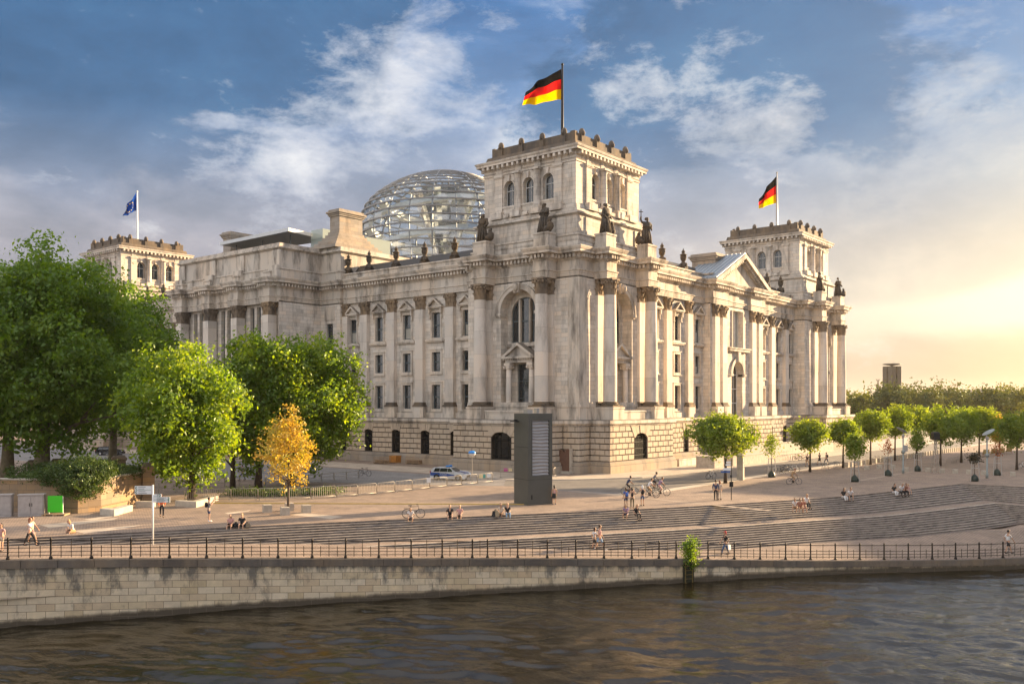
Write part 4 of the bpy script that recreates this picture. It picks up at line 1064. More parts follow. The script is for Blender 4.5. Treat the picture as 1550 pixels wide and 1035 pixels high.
def pier(x0, x1, y0, y1, zb, zt, st):
    m = MB(); k = 6; ex = st
    for i in range(k):
        e = ex * (1 - i / k) ** 1.3; m.box(x0 - e, x1 + e, y0 - e * .8, y1 + e * .8, zb + i * (zt * .45 - zb * .45) / k, zb + (i + 1) * (zt * .45 - zb * .45) / k + .001 * i)
    m.box(x0, x1, y0, y1, zb, zt - .9); m.box(x0 - .18, x1 + .18, y0 - .18, y1 + .18, zt - 1.15, zt - .9)
    m.box(x0 - .3, x1 + .3, y0 - .3, y1 + .3, zt - .9, zt - .62); m.box(x0 - .5, x1 + .5, y0 - .5, y1 + .5, zt - .62, zt - .34); m.box(x0 - .2, x1 + .2, y0 - .2, y1 + .2, zt - .34, zt)
    m.build('roof_pier', [M['stone_dark2']], bld)
M['stone_dark2'] = stone('stone_pier', (.35, .31, .265), 1.6, .6, .012, .6, .4)
pier(2.4, 7.4, 49.2, 51.6, 34.3, 41.1, 2.6); pier(2.4, 7.4, SD - 51.6, SD - 49.2, 34.3, 41.1, 2.6)
pier(43.3, 50.5, 1.9, 6.2, 29.0, 34.2, .5)
M['cab0'] = mat('canopy_grey', (.60, .62, .62), .5, 0, .05)
# terrace canopy and glass lift box on the roof
m = MB()
m.prism([(-.8, 58.5), (-.4, 79.4), (8, 79.4), (9, 60)], 38.0, 38.6); m.build('terrace_canopy', [M['cab0']], bld)
m = MB()
for x, y in ((1.5, 61), (6.5, 61), (1.5, 69), (6.5, 69), (1.5, 77), (6.5, 77)): m.tube([(x, y, 34.2), (x, y, 38.0)], .1, 8)
m.box(3.2, 3.3, 60, 78, 34.3, 35.6)
m.build('terrace_glazing', [M['bronze']], bld)
def glassgreen():
    m = bpy.data.materials.new('green_glass'); m.use_nodes = True; n = NT(m.node_tree)
    p = n('ShaderNodeBsdfPrincipled', ins={'Base Color': (.40, .46, .42, 1), 'Roughness': .12, 'Specular IOR Level': .8})
    t = n('ShaderNodeBsdfTransparent'); mx = n('ShaderNodeMixShader', ins={0: .25, 1: p.outputs[0], 2: t.outputs[0]})
    n('ShaderNodeOutputMaterial', ins={0: mx.outputs[0]}); return m
M['gglass'] = glassgreen()
m = MB(); m.box(4.6, 9.5, 56.2, 59.4, 34.2, 39.0); 
for z in (35.8, 37.4): m.box(4.55, 9.55, 56.15, 59.45, z - .05, z + .05)
m.build('lift_box', [M['gglass']], bld)
m = MB(); m.box(9.5, 15, 50.5, 56, 34.0, 37.6); m.build('stair_head', [M['gglass']], bld)

def skin_mesh(name, verts, edges, rads, root=0, sub=1):
    me = bpy.data.meshes.new(name); bm = bmesh.new(); lay = bm.verts.layers.skin.verify()
    vs = [bm.verts.new(v) for v in verts]
    for i, v in enumerate(vs):
        r = rads[i]; v[lay].radius = (r, r) if not isinstance(r, tuple) else r; v[lay].use_root = (i == root)
    for a, b in edges: bm.edges.new((vs[a], vs[b]))
    bm.to_mesh(me); bm.free()
    o = bpy.data.objects.new(name, me); col.objects.link(o)
    s = o.modifiers.new('s', 'SKIN'); s.use_smooth_shade = True
    if sub: q = o.modifiers.new('q', 'SUBSURF'); q.levels = sub; q.render_levels = sub
    dg = bpy.context.evaluated_depsgraph_get(); dg.update()
    ev = o.evaluated_get(dg); out = bpy.data.meshes.new_from_object(ev)
    vv = [tuple(v.co) for v in out.vertices]; ff = [tuple(p.vertices) for p in out.polygons]
    bpy.data.objects.remove(o); bpy.data.meshes.remove(me); bpy.data.meshes.remove(out)
    return vv, ff
def add_vf(m, vf, xf=None):
    b = len(m.v); s0 = m.sm; m.sm = True
    m.v.extend([tuple(xf @ Vector(v)) if xf else v for v in vf[0]])
    for f in vf[1]: m.face([b + i for i in f])
    m.sm = s0
# tower ----------------------------------------------------------
def tower_mesh():
    S = 15.5; m = MB(); win = []
    frs = [Fr((0, 0), (0, 1), (-1, 0)), Fr((0, 0), (1, 0), (0, -1)), Fr((S, 0), (0, 1), (1, 0)), Fr((0, S), (1, 0), (0, 1))]
    ring = [(0, S), (0, 0), (S, 0), (S, S)]
    m.mi = 0; m.sweep(ring, [(1.15, 28.9), (1.15, 30.3), (1.25, 30.36), (1.25, 30.55), (.75, 30.6), (.75, 32.9), (.85, 33.0), (1.15, 33.2), (1.15, 33.42), (.65, 33.55), (.65, 33.9), (.40, 34.0), (.40, 34.5), (0, 34.62)], True)
    for fi, fr in enumerate(frs):
        # wall strip wraps corners: each side owns 0..S
        ops = [(c - .88, c + .88, 35.75, 39.2, .88, .75) for c in (4.45, 7.75, 11.05)]
        m.mi = 0; fwall(m, fr, 0, S, 0, 34.6, 40.2, ops)
        for c in (2.75, 12.75): 
            fbox(m, fr, c - .62, c + .62, 0, .22, 34.95, 39.7); fbox(m, fr, c - .72, c + .72, 0, .32, 39.7, 39.85); fbox(m, fr, c - .78, c + .78, 0, .38, 39.85, 40.12)
            fbox(m, fr, c - .95, c + .95, .2, .9, 34.0, 34.95)
        for c in (6.1, 9.4):
            q = fr.p(c, .25, 0); m.sm = True; m.lathe([(.56, 34.95), (.56, 35.15), (.50, 35.25), (.50, 36.5), (.44, 39.5), (.52, 39.6), (.52, 39.75), (.62, 39.85)], (q[0], q[1], 0), 16); m.sm = False
            fbox(m, fr, c - .68, c + .68, 0, .92, 39.85, 40.12); fbox(m, fr, c - .78, c + .78, .2, 1.0, 34.0, 34.95)
        for c in (4.45, 7.75, 11.05):
            I = archpts(c - .88, c + .88, 38.32, 10); O = archpts(c - 1.06, c + 1.06, 38.32, 10)
            for p, q, s, t in zip(O, O[1:], I, I[1:]): fext(m, fr, [p, q, t, s], 0, .07)
            fext(m, fr, [(c - .16, 39.1), (c + .16, 39.1), (c + .26, 39.95), (c - .26, 39.95)], 0, .26)
            fbox(m, fr, c - 1.1, c + 1.1, 0, .2, 35.5, 35.74); fbox(m, fr, c - .95, c + .95, 0, .12, 34.64, 35.5)
            fbox(m, fr, c - .4, c + .4, .66, .82, 34.05, 34.5)
        # attic panels
        for a, b in ((1.0, 2.4), (13.1, 14.5)): fbox(m, fr, a, b, .75, .9, 30.6, 32.9)
        # brackets
        k = 18
        for i in range(k):
            u = .35 + (S - .7) * i / (k - 1); fbox(m, fr, u - .17, u + .17, .16, .80, 41.02, 41.42)
        for u in (2.75, 6.1, 9.4, 12.75): fbox(m, fr, u - .5, u + .5, .05, .18, 40.2, 41.0)
    m.mi = 0; m.sweep(ring, [(0, 40.12), (.12, 40.15), (.12, 40.4), (.2, 40.45), (.05, 40.6), (.05, 40.95), (.16, 41.0), (.16, 41.42), (.82, 41.45), (.82, 41.75), (.92, 41.8), (1.0, 41.98), (1.0, 42.06), (-.2, 42.2)], True)
    m.mi = 1; m.sweep(ring, [(-.15, 42.1), (-.15, 42.5), (-.3, 42.95), (-.75, 43.0), (-.75, 44.15), (-.9, 44.2), (-1.2, 44.2), (-1.2, 42.6)], True)
    m.mi = 1; m.box(1, S - 1, 1, S - 1, 42.5, 42.7)
    for fr in frs:
        for i in range(4):
            u = 2.4 + i * 3.57; q = fr.p(u, -.75, 0); fbox(m, fr, u - .34, u + .34, -.95, -.5, 42.98, 44.15)
            m.sm = True; m.ell((q[0], q[1], 44.35), (.42, .42, .62), 10, 7); m.ell(fr.p(u, -.42, 44.25), (.2, .2, .3), 6, 5); m.sm = False
        fbox(m, fr, .80, 1.4, -1.17, -.71, 42.97, 44.33)
    return m
tw0 = tower_mesh().build('corner_tower', [M['stone'], M['stone_dark']], bld)
for fi, fr in enumerate([Fr((0, 0), (0, 1), (-1, 0)), Fr((0, 0), (1, 0), (0, -1)), Fr((15.5, 0), (0, 1), (1, 0)), Fr((0, 15.5), (1, 0), (0, 1))]):
    for c in (4.45, 7.75, 11.05):
        windowpart(fr, c - .8, c + .8, 35.76, 39.1, -.55, .8, [c - .1], [37.9], 'lightframe', .07, parent=tw0, name='tower_window', glass='glass', bw=.06)
for x, y in ((75.4, 0), (0, 116.3), (75.4, 116.3)): copy_tree(tw0, bld).location = (x, y, 0)
# finials on the parapet
def finial():
    m = MB(); m.box(-.55, .55, -.55, .55, 0, .7); m.sm = True
    m.lathe([(.75, .7), (.62, .85), (.5, 1.2), (.30, 1.4), (.26, 1.55), (.42, 1.75), (.50, 2.15), (.42, 2.45), (.56, 2.5), (.56, 2.6), (.30, 2.72), (.22, 2.9), (.30, 3.0), (.26, 3.15), (.10, 3.35), (.03, 3.6)], (0, 0, 0), 12); m.sm = False
    for k in range(4):
        a = k * math.pi / 2; m.ell((.48 * math.cos(a), .48 * math.sin(a), 1.0), (.22, .22, .3), 6, 5); m.ell((.42 * math.cos(a), .42 * math.sin(a), 2.2), (.14, .14, .22), 6, 4)
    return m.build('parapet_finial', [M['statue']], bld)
fin0 = finial(); first = True
fl = [(1.85, f(v)) for f in (lambda u: u, lambda u: SD - u) for v in (22.87, 29.02, 35.17, 41.33, 46.3)] + [(u, 1.7) for u in (25.15, 31.85, 63.95, 70.3)]
for i, (x, y) in enumerate(fl):
    o = fin0 if i == 0 else copy_tree(fin0, bld); o.location = (x, y, 29.7)
# dome ------------------------------------------------------------
dome = MB(); DC = (45.5, 65.9, 0)
prof = [(17.0, 33.0), (17.0, 38.0), (17.7, 41.0), (18.05, 44.5), (17.95, 47.2), (16.9, 50.2), (15.2, 52.3), (13.1, 53.9), (11.2, 55.1), (9.4, 56.0), (7.2, 56.9), (4.6, 57.6)]
def dprof(z):
    for (r0, z0), (r1, z1) in zip(prof, prof[1:]):
        if z <= z1: return lerp(r0, r1, (z - z0) / (z1 - z0))
    return 4.6
sp = [Vector((r, z)) for r, z in prof]
NRIB = 24
pf = smoothline([(r, z, 0) for r, z in prof[1:]], 4)
m = MB(); m.box(28, 63, 48, 84, 29.8, 33.4); m.lathe([(18.5, 33.4), (18.5, 34.2), (17.5, 34.25), (17.2, 35.0)], DC, 48, cap=False); m.build('dome_drum', [M['white']], bld)
dm = MB(); dm.sm = True
for i in range(NRIB):
    a = 2 * math.pi * (i + .35) / NRIB
    big = .26 if i % 2 == 0 else .16
    pts = [(DC[0] + (p.x - .1) * math.cos(a), DC[1] + (p.x - .1) * math.sin(a), p.y) for p in [Vector((17.0, 33.2, 0))] + pf]
    dm.tube(pts, big * .75, 6)
dobj = dm.build('dome', [M['silver']], bld)
def domeglass():
    m = bpy.data.materials.new('dome_glass'); m.use_nodes = True; n = NT(m.node_tree)
    g = n('ShaderNodeNewGeometry'); 
    rr = n('ShaderNodeTexWhiteNoise', noise_dimensions='3D', ins={'Vector': n('ShaderNodeVectorMath', operation='SNAP', ins={0: g.outputs['Position'], 1: (2.2, 2.2, 1.35)}).outputs[0]}).outputs[0]
    gl = n('ShaderNodeBsdfGlossy', ins={'Color': (.68, .70, .70, 1), 'Roughness': .06})
    df = n('ShaderNodeBsdfDiffuse', ins={'Color': (.28, .27, .27, 1)})
    m1 = n('ShaderNodeMixShader', ins={0: .35, 1: gl.outputs[0], 2: df.outputs[0]})
    t = n('ShaderNodeBsdfTransparent', ins={'Color': (.86, .91, .93, 1)})
    f = ramp(n, rr, [(.12, (.52, .52, .52)), (.5, (.94, .94, .94))])
    mx = n('ShaderNodeMixShader', ins={0: f, 1: m1.outputs[0], 2: t.outputs[0]})
    n('ShaderNodeOutputMaterial', ins={0: mx.outputs[0]}); return m
M['dglass'] = domeglass()
# equal arc-length ring heights
arc = [0]
for a, b in zip(pf, pf[1:]): arc.append(arc[-1] + (b - a).length)
def parc(t):
    d = t * arc[-1]
    for i in range(len(arc) - 1):
        if d <= arc[i + 1]: return pf[i].lerp(pf[i + 1], (d - arc[i]) / (arc[i + 1] - arc[i]))
    return pf[-1]
NR_ = 17; lou = MB(); gls = MB()
for k in range(NR_ + 1):
    p = parc(k / NR_)
    segs = 96
    lou.lathe([(p.x + .34, p.y - .16), (p.x + .38, p.y + .06), (p.x + .02, p.y + .16), (p.x - .02, p.y - .06), (p.x + .34, p.y - .16)], DC, segs, cap=False)
    lou.lathe([(p.x - .32, p.y - .05), (p.x - .32, p.y + .07), (p.x - .20, p.y + .07), (p.x - .20, p.y - .05), (p.x - .32, p.y - .05)], DC, 48, cap=False)
    if k < NR_:
        q = parc((k + 1) / NR_)
        gls.lathe([(p.x + .30, p.y + .02), (q.x + .04, q.y + .05)], DC, NRIB * 2, cap=False)
lou.build('dome_ring', [M['silver']], dobj); gls.build('dome_glass', [M['dglass']], dobj)
# open crown ring
m = MB(); m.sm = True
m.tube([(DC[0] + 4.6 * math.cos(a), DC[1] + 4.6 * math.sin(a), 57.65) for a in [2 * math.pi * i / 32 for i in range(33)]], .22, 6, False)
for i in range(6):
    a = math.pi * i / 6; m.tube([(DC[0] + 4.6 * math.cos(a + t), DC[1] + 4.6 * math.sin(a + t), 57.65) for t in (0, math.pi)], .06, 5)
m.build('crown_ring', [M['silver']], dobj)
# mirrored cone and spiral ramps
M['mirror'] = mat('cone_mirror', (.62, .64, .66), .12, .95)
m = MB(); m.lathe([(1.5, 34), (1.9, 38), (3.0, 43), (4.8, 48), (7.2, 53.6)], DC, 30, cap=False); m.build('mirror_cone', [M['mirror']], dobj)
for ph in (0, math.pi):
    m = MB(); prev = None; st = 150
    for i in range(st + 1):
        t = i / st; a = ph + t * math.pi * 2 * 1.35; zz = 35.2 + t * 17.0; r1 = dprof(zz) - .9; r0 = r1 - 1.5
        c, s = math.cos(a), math.sin(a)
        row = [m.pt((DC[0] + r * c, DC[1] + r * s, z_)) for r, z_ in ((r0, zz + 1.0), (r0, zz - .35), (r1, zz - .35), (r1, zz + 1.0))]
        if prev:
            m.face((prev[1], row[1], row[2], prev[2])); 
            m.face((prev[0], row[0], row[1], prev[1]))
        prev = row
    m.build('spiral_ramp', [M['white']], dobj)
# flags -----------------------------------------------------------
def flagmat(name, kind):
    m = bpy.data.materials.new(name); m.use_nodes = True; n = NT(m.node_tree)
    uv = n('ShaderNodeUVMap', uv_map='UVMap').outputs[0]; s = n('ShaderNodeSeparateXYZ', ins={0: uv})
    if kind == 'tri': c = ramp(n, s.outputs[1], [(0, (.80, .50, .0)), (.3333, (.62, .012, .012)), (.6667, (.006, .006, .007))], 'CONSTANT')
    else:
        v = n('ShaderNodeVectorMath', operation='SUBTRACT', ins={0: uv, 1: (.5, .5, 0)}).outputs[0]
        v = n('ShaderNodeVectorMath', operation='MULTIPLY', ins={0: v, 1: (1.5, 1, 0)}).outputs[0]
        sx = n('ShaderNodeSeparateXYZ', ins={0: v}); ang = mth(n, 'ARCTAN2', sx.outputs[1], sx.outputs[0])
        ln = n('ShaderNodeVectorMath', operation='LENGTH', ins={0: v}).outputs['Value']
        k = mth(n, 'MULTIPLY', mth(n, 'ROUND', mth(n, 'DIVIDE', ang, math.pi / 6)), math.pi / 6)
        dx = mth(n, 'SUBTRACT', sx.outputs[0], mth(n, 'MULTIPLY', mth(n, 'COSINE', k), .32)); dy = mth(n, 'SUBTRACT', sx.outputs[1], mth(n, 'MULTIPLY', mth(n, 'SINE', k), .32))
        dd = mth(n, 'ADD', mth(n, 'MULTIPLY', dx, dx), mth(n, 'MULTIPLY', dy, dy))
        c = mixc(n, mth(n, 'LESS_THAN', dd, .0016), (.012, .06, .30), (.85, .62, .02))
    d = n('ShaderNodeBsdfDiffuse', ins={0: c}); t = n('ShaderNodeBsdfTranslucent', ins={0: c})
    mx = n('ShaderNodeMixShader', ins={0: .5, 1: d.outputs[0], 2: t.outputs[0]})
    n('ShaderNodeOutputMaterial', ins={0: mx.outputs[0]}); return m
M['flag_tri'] = flagmat('flag_black_red_gold', 'tri'); M['flag_eu'] = flagmat('flag_blue_stars', 'eu')
def flag(x, y, ztop, ftop, hgt, length, droop, mt, label, fold=.35, wid=.16, turn=0.0, poleh=None, pmt='steel', narrow=1.0):
    base = 42.7; e = empty('flagpole', (x, y, base), 0, label, 'flagpole', 'flagpoles on the tower roofs')
    m = MB(); m.sm = True; m.lathe([(.5, 0), (.5, .5), (.26, .7), (.22, 4), (.13, ztop - base - .3)], seg=12); m.ell((0, 0, ztop - base - .15), (.2, .2, .2), 8, 6)
    m.build('pole', [M[pmt]], e)
    me = bpy.data.meshes.new('flag'); NX, NZ = 28, 12; vs = []; uv = []
    dirv = Vector((-.63, .777, 0)); c, s = math.cos(turn), math.sin(turn); dirv = Vector((dirv.x * c - dirv.y * s, dirv.x * s + dirv.y * c, 0)); sd_ = Vector((-dirv.y, dirv.x, 0))
    for i in range(NX + 1):
        t = i / NX
        for j in range(NZ + 1):
            v = j / NZ
            out = t * length * (1 - .12 * fold * math.sin(t * 9))
            wav = fold * math.sin(t * 8.5 + v * 2.2) * (.25 + t) + .3 * fold * math.sin(t * 17 - v * 3)
            zt = (ftop - base) - droop * t ** 1.15 * hgt; zb = (ftop - base) - hgt - droop * .28 * t * hgt + .5 * math.sin(t * 6) * .4 * fold * t - narrow * hgt * t * .0
            q = dirv * (out + .15 + .12 * droop * v * t * length * -1) + sd_ * wav
            vs.append((q.x, q.y, lerp(zb, zt, v))); uv.append((1 - t, v))
    fs = [(i * (NZ + 1) + j, (i + 1) * (NZ + 1) + j, (i + 1) * (NZ + 1) + j + 1, i * (NZ + 1) + j + 1) for i in range(NX) for j in range(NZ)]
    me.from_pydata(vs, [], fs); ul = me.uv_layers.new(name='UVMap')
    for p in me.polygons:
        p.use_smooth = True
        for li in p.loop_indices: ul.data[li].uv = uv[me.loops[li].vertex_index]
    me.materials.append(M[mt]); o = bpy.data.objects.new('flag', me); col.objects.link(o); o.parent = e
flag(7.75, 7.75, 56.7, 55.9, 4.3, 5.6, .72, 'flag_tri', 'tall flagpole on the nearest corner tower with black red and gold flag streaming left', .45, pmt='iron')
flag(83.1, 7.75, 56.6, 55.6, 5.4, 3.9, .82, 'flag_tri', 'flagpole on the far right corner tower with drooping black red and gold flag', .75, pmt='steel')
flag(7.75, 124.05, 56.2, 56.0, 4.2, 3.2, 1.15, 'flag_eu', 'flagpole on the left rear tower with drooping blue flag', .6, pmt='white')
# statues ---------------------------------------------------------
def statue(x, y, z, rz, H, variant, label):
    e = empty('statue', (x, y, z), rz, label, 'statue', 'dark stone statues above the corner columns')
    s = H / 1.9; m = MB(); m.box(-.62, .62, -.55, .55, -.02, .22)
    V = []; E = []; Rr = []
    def j(p, r, par=None):
        V.append(tuple(c * s for c in p)); Rr.append(r * s)
        if par is not None: E.append((par, len(V) - 1))
        return len(V) - 1
    hip = j((0, 0, .95), .24); wst = j((0, 0, 1.12), .19, hip); ch = j((.0, .02, 1.36), .235, wst); nk = j((0, .02, 1.56), .085, ch); hd = j((.02, .05, 1.68), .115, nk); j((.02, .06, 1.80), .09, hd)
    kn = j((.05, .06, .55), .27, hip); j((.05, .02, .16), .32, kn)
    for sd in (-1, 1):
        sh = j((sd * .24, .02, 1.46), .10, ch)
        if variant == 1 and sd == 1: el = j((.42, .1, 1.40), .075, sh); ha = j((.50, .12, 1.75), .055, el); j((.50, .12, 1.86), .05, ha)
        elif variant == 2: el = j((sd * .36, .08, 1.18), .085, sh); ha = j((sd * .10, .26, 1.22), .06, el); j((sd * .02, .27, 1.25), .05, ha)
        else: el = j((sd * .35, .0, 1.16), .09, sh); ha = j((sd * .28, .20, .98), .06, el); j((sd * .25, .25, .95), .05, ha)
    add_vf(m, skin_mesh('s', V, E, Rr, 0, 1))
    b = len(m.v)
    # robe folds
    for k in range(11):
        a = k * .571; c = Vector((.05 * s + .27 * s * math.cos(a), .04 * s + .27 * s * math.sin(a), 0)); m.sm = True
        m.tube([c * 1.12 + Vector((0, 0, .05)), c * 1.02 + Vector((0, 0, .55 * s)), Vector((c.x * .72, c.y * .72, 1.02 * s))], [.085 * s, .06 * s, .03 * s], 6); m.sm = False
    # cloak over one shoulder
    m.sm = True; m.tube([(-.26 * s, -.02, 1.45 * s), (.0, -.16 * s, 1.2 * s), (.30 * s, .05 * s, .82 * s), (.30 * s, .05 * s, .25 * s)], [.11 * s, .15 * s, .14 * s, .12 * s], 8)
    m.ell((.02 * s, .0, 1.76 * s), (.12 * s, .13 * s, .10 * s), 8, 6)
    # crouching companion / shield at the feet
    sx = -1 if variant in (0, 2) else 1
    m.ell((sx * .62 * s, .05, .32 * s), (.24 * s, .22 * s, .34 * s), 8, 6); m.ell((sx * .62 * s, .08, .72 * s), (.12 * s, .12 * s, .14 * s), 8, 6); m.ell((sx * .50 * s, .18 * s, .2 * s), (.22 * s, .18 * s, .18 * s), 8, 5); m.sm = False
    # uneven carved surface
    for i in range(len(m.v)):
        v = Vector(m.v[i]); nz = mnoise.noise_vector(v * 2.3 + Vector((x, y, 0))) * .06 * s; m.v[i] = tuple(v + nz)
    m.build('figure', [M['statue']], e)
    if variant == 1:
        c = MB(); q = Vector((.50 * s, .12 * s, 1.75 * s)); c.beam(q - Vector((0, 0, .1)), q + Vector((0, 0, 1.15)), .09, .09); c.beam(q + Vector((-.32, 0, .85)), q + Vector((.32, 0, .85)), .09, .09); c.build('cross', [M['statue']], e)
    return e
zs_ = 30.78
statue(-PB - 1.05, 13.6, zs_, R(90), 4.0, 0, 'dark robed statue above the leftmost column of the nearest corner')
statue(-PB - 1.05, 3.2, zs_, R(70), 4.0, 2, 'dark cloaked statue above the column just left of the nearest building corner')
statue(3.2, -PB - 1.05, zs_, R(180), 4.1, 0, 'dark draped statue with crouching companion just right of the nearest building corner')
statue(13.6, -PB - 1.05, zs_, R(150), 4.0, 1, 'dark statue holding up a small cross above the outer right column')
statue(NOFF + 3.2, -PB - 1.05, zs_, R(180), 4.0, 2, 'dark statue with seated beast on the inner column of the far right corner')
statue(NOFF + 13.6, -PB - 1.05, zs_, R(150), 4.0, 0, 'dark statue at the outermost right edge of the building')
statue(-PB - 1.05, SD - 13.6, zs_, R(90), 4.0, 0, 'dark statue above the left rear corner, nearer of two')
statue(-PB - 1.05, SD - 3.2, zs_, R(90), 4.0, 2, 'dark statue above the left rear corner, farther of two')
# plain rear walls so the block is closed from every side
m = MB(); fwall(m, FW, -PB, SD + PB, 1.4, 0, 29, []); fwall(m, FS, -PB, BWd + PB, 1.4, 0, 29, [])
m.build('rear_wall', [M['stone']], bld)
# ================================================================ trees
def leafmat(name, c1, c2, c3, trans=.55, sc=.35):
    m = bpy.data.materials.new(name); m.use_nodes = True; n = NT(m.node_tree)
    P = n('ShaderNodeNewGeometry').outputs['Position']
    nz = n('ShaderNodeTexNoise', ins={'Vector': P, 'Scale': sc, 'Detail': 3}).outputs[0]
    n2 = n('ShaderNodeTexNoise', ins={'Vector': P, 'Scale': 2.2, 'Detail': 3}).outputs[0]
    f = mth(n, 'ADD', mth(n, 'MULTIPLY', nz, .55), mth(n, 'MULTIPLY', n2, .45))
    c = ramp(n, f, [(.36, c1), (.5, c2), (.64, c3)])
    tcx = n('ShaderNodeVectorMath', operation='MULTIPLY', ins={0: c, 1: (2.6, 2.2, .7)}).outputs[0]
    d = n('ShaderNodeBsdfDiffuse', ins={0: c}); t = n('ShaderNodeBsdfTranslucent', ins={0: tcx}); g = n('ShaderNodeBsdfGlossy', ins={0: (.8, .9, .7, 1), 1: .45})
    mx = n('ShaderNodeMixShader', ins={0: trans, 1: d.outputs[0], 2: t.outputs[0]}); m2 = n('ShaderNodeMixShader', ins={0: .045, 1: mx.outputs[0], 2: g.outputs[0]})
    n('ShaderNodeOutputMaterial', ins={0: m2.outputs[0]}); return m
M['leafD'] = leafmat('leaf_plane', (.042, .092, .008), (.085, .165, .012), (.155, .235, .018), .48)
M['leafL'] = leafmat('leaf_linden', (.050, .105, .008), (.11, .19, .010), (.21, .27, .014), .54)
M['leafG'] = leafmat('leaf_golden', (.24, .15, .035), (.36, .27, .05), (.26, .27, .04), .36, .9)
M['leafM'] = leafmat('leaf_maple', (.060, .105, .010), (.11, .17, .014), (.17, .22, .02), .5)
M['leafR'] = leafmat('leaf_dry', (.16, .03, .015), (.22, .06, .02), (.25, .10, .03), .4, .8)
M['leafB'] = leafmat('leaf_dead', (.012, .009, .006), (.02, .014, .009), (.05, .03, .015), .1)
M['leafI'] = leafmat('leaf_ivy', (.022, .045, .010), (.04, .075, .014), (.07, .115, .02), .3, 1.2)
M['leafF'] = leafmat('leaf_park', (.05, .07, .015), (.085, .105, .02), (.13, .135, .028), .35, .05)
M['leafF2'] = leafmat('leaf_park_dark', (.035, .05, .014), (.06, .075, .018), (.085, .095, .024), .25, .05)
M['bark'] = mat('bark', (.07, .05, .035), .95, 0, .3, 3, .6, 14)
M['barkP'] = mat('bark_plane', (.16, .13, .08), .95, 0, .45, 1.6, .4, 10)
def leaves(m, blobs, nleaf, size, rg, inner=.25, flat=0.0):
    seedo = rg.uniform(0, 90)
    tot = sum(b[3] * b[4] * b[5] / max(b[3], b[4], b[5]) for b in blobs)
    for (cx, cy, cz, rx, ry, rz) in blobs:
        k = int(nleaf * (rx * ry * rz / max(rx, ry, rz)) / tot)
        nt = int(k / 14 + rg.random()); c0 = Vector((cx, cy, cz))
        for _ in range(nt):
            # a twig-end tuft of leaves
            for _try in range(4):
                while True:
                    v = Vector((rg.uniform(-1, 1), rg.uniform(-1, 1), rg.uniform(-1, 1)))
                    if .05 < v.length < 1: break
                v.normalize(); rr = rg.uniform(.80, 1.12) if rg.random() > inner else rg.uniform(.35, .85)
                tc_ = c0 + Vector((v.x * rx * rr, v.y * ry * rr, v.z * rz * rr))
                if mnoise.noise(tc_ * (.42 / size) + Vector((seedo, 0, 0))) > -.06: break
            ts_ = size * rg.uniform(1.0, 2.5)
            for _ in range(14):
                o = Vector((rg.gauss(0, 1), rg.gauss(0, 1), rg.gauss(0, .75))) * ts_ * .62
                p = tc_ + o
                nrm = (v * .9 + Vector((rg.gauss(0, .6), rg.gauss(0, .6), rg.gauss(.25, .6)))).normalized()
                a = nrm.orthogonal().normalized(); a.rotate(Matrix.Rotation(rg.uniform(0, 6.28), 3, nrm)); b = nrm.cross(a)
                s = size * rg.uniform(.55, 1.15)
                q = len(m.v)
                m.v.extend([tuple(p - a * s * .5), tuple(p - b * s * .32 + a * s * .05), tuple(p + a * s * .55 - nrm * s * .12), tuple(p + b * s * .32 + a * s * .05)])
                m.face((q, q + 1, q + 2, q + 3))
def blobset(rx, ry, rz, n_, rg, br=(.30, .48), shape='oval'):
    bl = []; n_ = n_ * 4
    for i in range(n_):
        zz = 1 - 2 * (i + .5) / n_; a = i * 2.39996 + rg.uniform(-.4, .4); rr = math.sqrt(1 - zz * zz)
        if shape == 'umbrella': zz = zz * .75; 
        k = rg.uniform(.62, 1.0) if i % 4 else rg.uniform(.25, .6)
        wd = 1.0
        if shape == 'cone': wd = 1.0 - .55 * max(0, (zz + .2)); 
        if shape == 'umbrella': wd = 1.0 if zz < .2 else 1.0 - .4 * zz
        s = rg.uniform(.15, .27) * (1.25 if i % 4 == 0 else 1)
        bl.append((rx * rr * a.__class__(1) * math.cos(a) * k * wd, ry * rr * math.sin(a) * k * wd, rz * zz * k, rx * s, ry * s, rz * s * rg.uniform(.75, 1.0)))
    bl.append((0, 0, 0, rx * .58, ry * .58, rz * .58))
    return bl
def limb_tree(h0, crownc, rx, rz, r0, rg, nl=9, lean=0.0):
    m = MB(); m.sm = True; top = crownc[2] + rz * .55
    pts = []; rad = []
    for i in range(7):
        t = i / 6; pts.append((math.sin(t * 3 + lean) * .12 * r0 * 3, math.cos(t * 2.3) * .1 * r0 * 3 - .1 * r0 * 3, t * top)); rad.append(r0 * (1.25 if i == 0 else 1 - .82 * t))
    m.tube(pts, rad, 9)
    for i in range(nl):
        a = i * 2.4 + rg.uniform(-.3, .3); t = rg.uniform(.0, .7); z0 = h0 + (top - h0) * t * .8; L = rx * rg.uniform(.6, .95) * (1 - .3 * t)
        s = Vector((0, 0, z0)); e = Vector((math.cos(a) * L, math.sin(a) * L, z0 + L * rg.uniform(.35, .8))); mid = (s + e) / 2 + Vector((0, 0, L * .12))
        rb = r0 * .42 * (1 - .5 * t); m.tube([s, mid, e], [rb, rb * .6, rb * .2], 6)
        for k in (-1, 1):
            e2 = mid + Vector((math.cos(a + k * .8), math.sin(a + k * .8), .7)) * L * .42; m.tube([mid, e2], [rb * .45, rb * .12], 5)
    return m
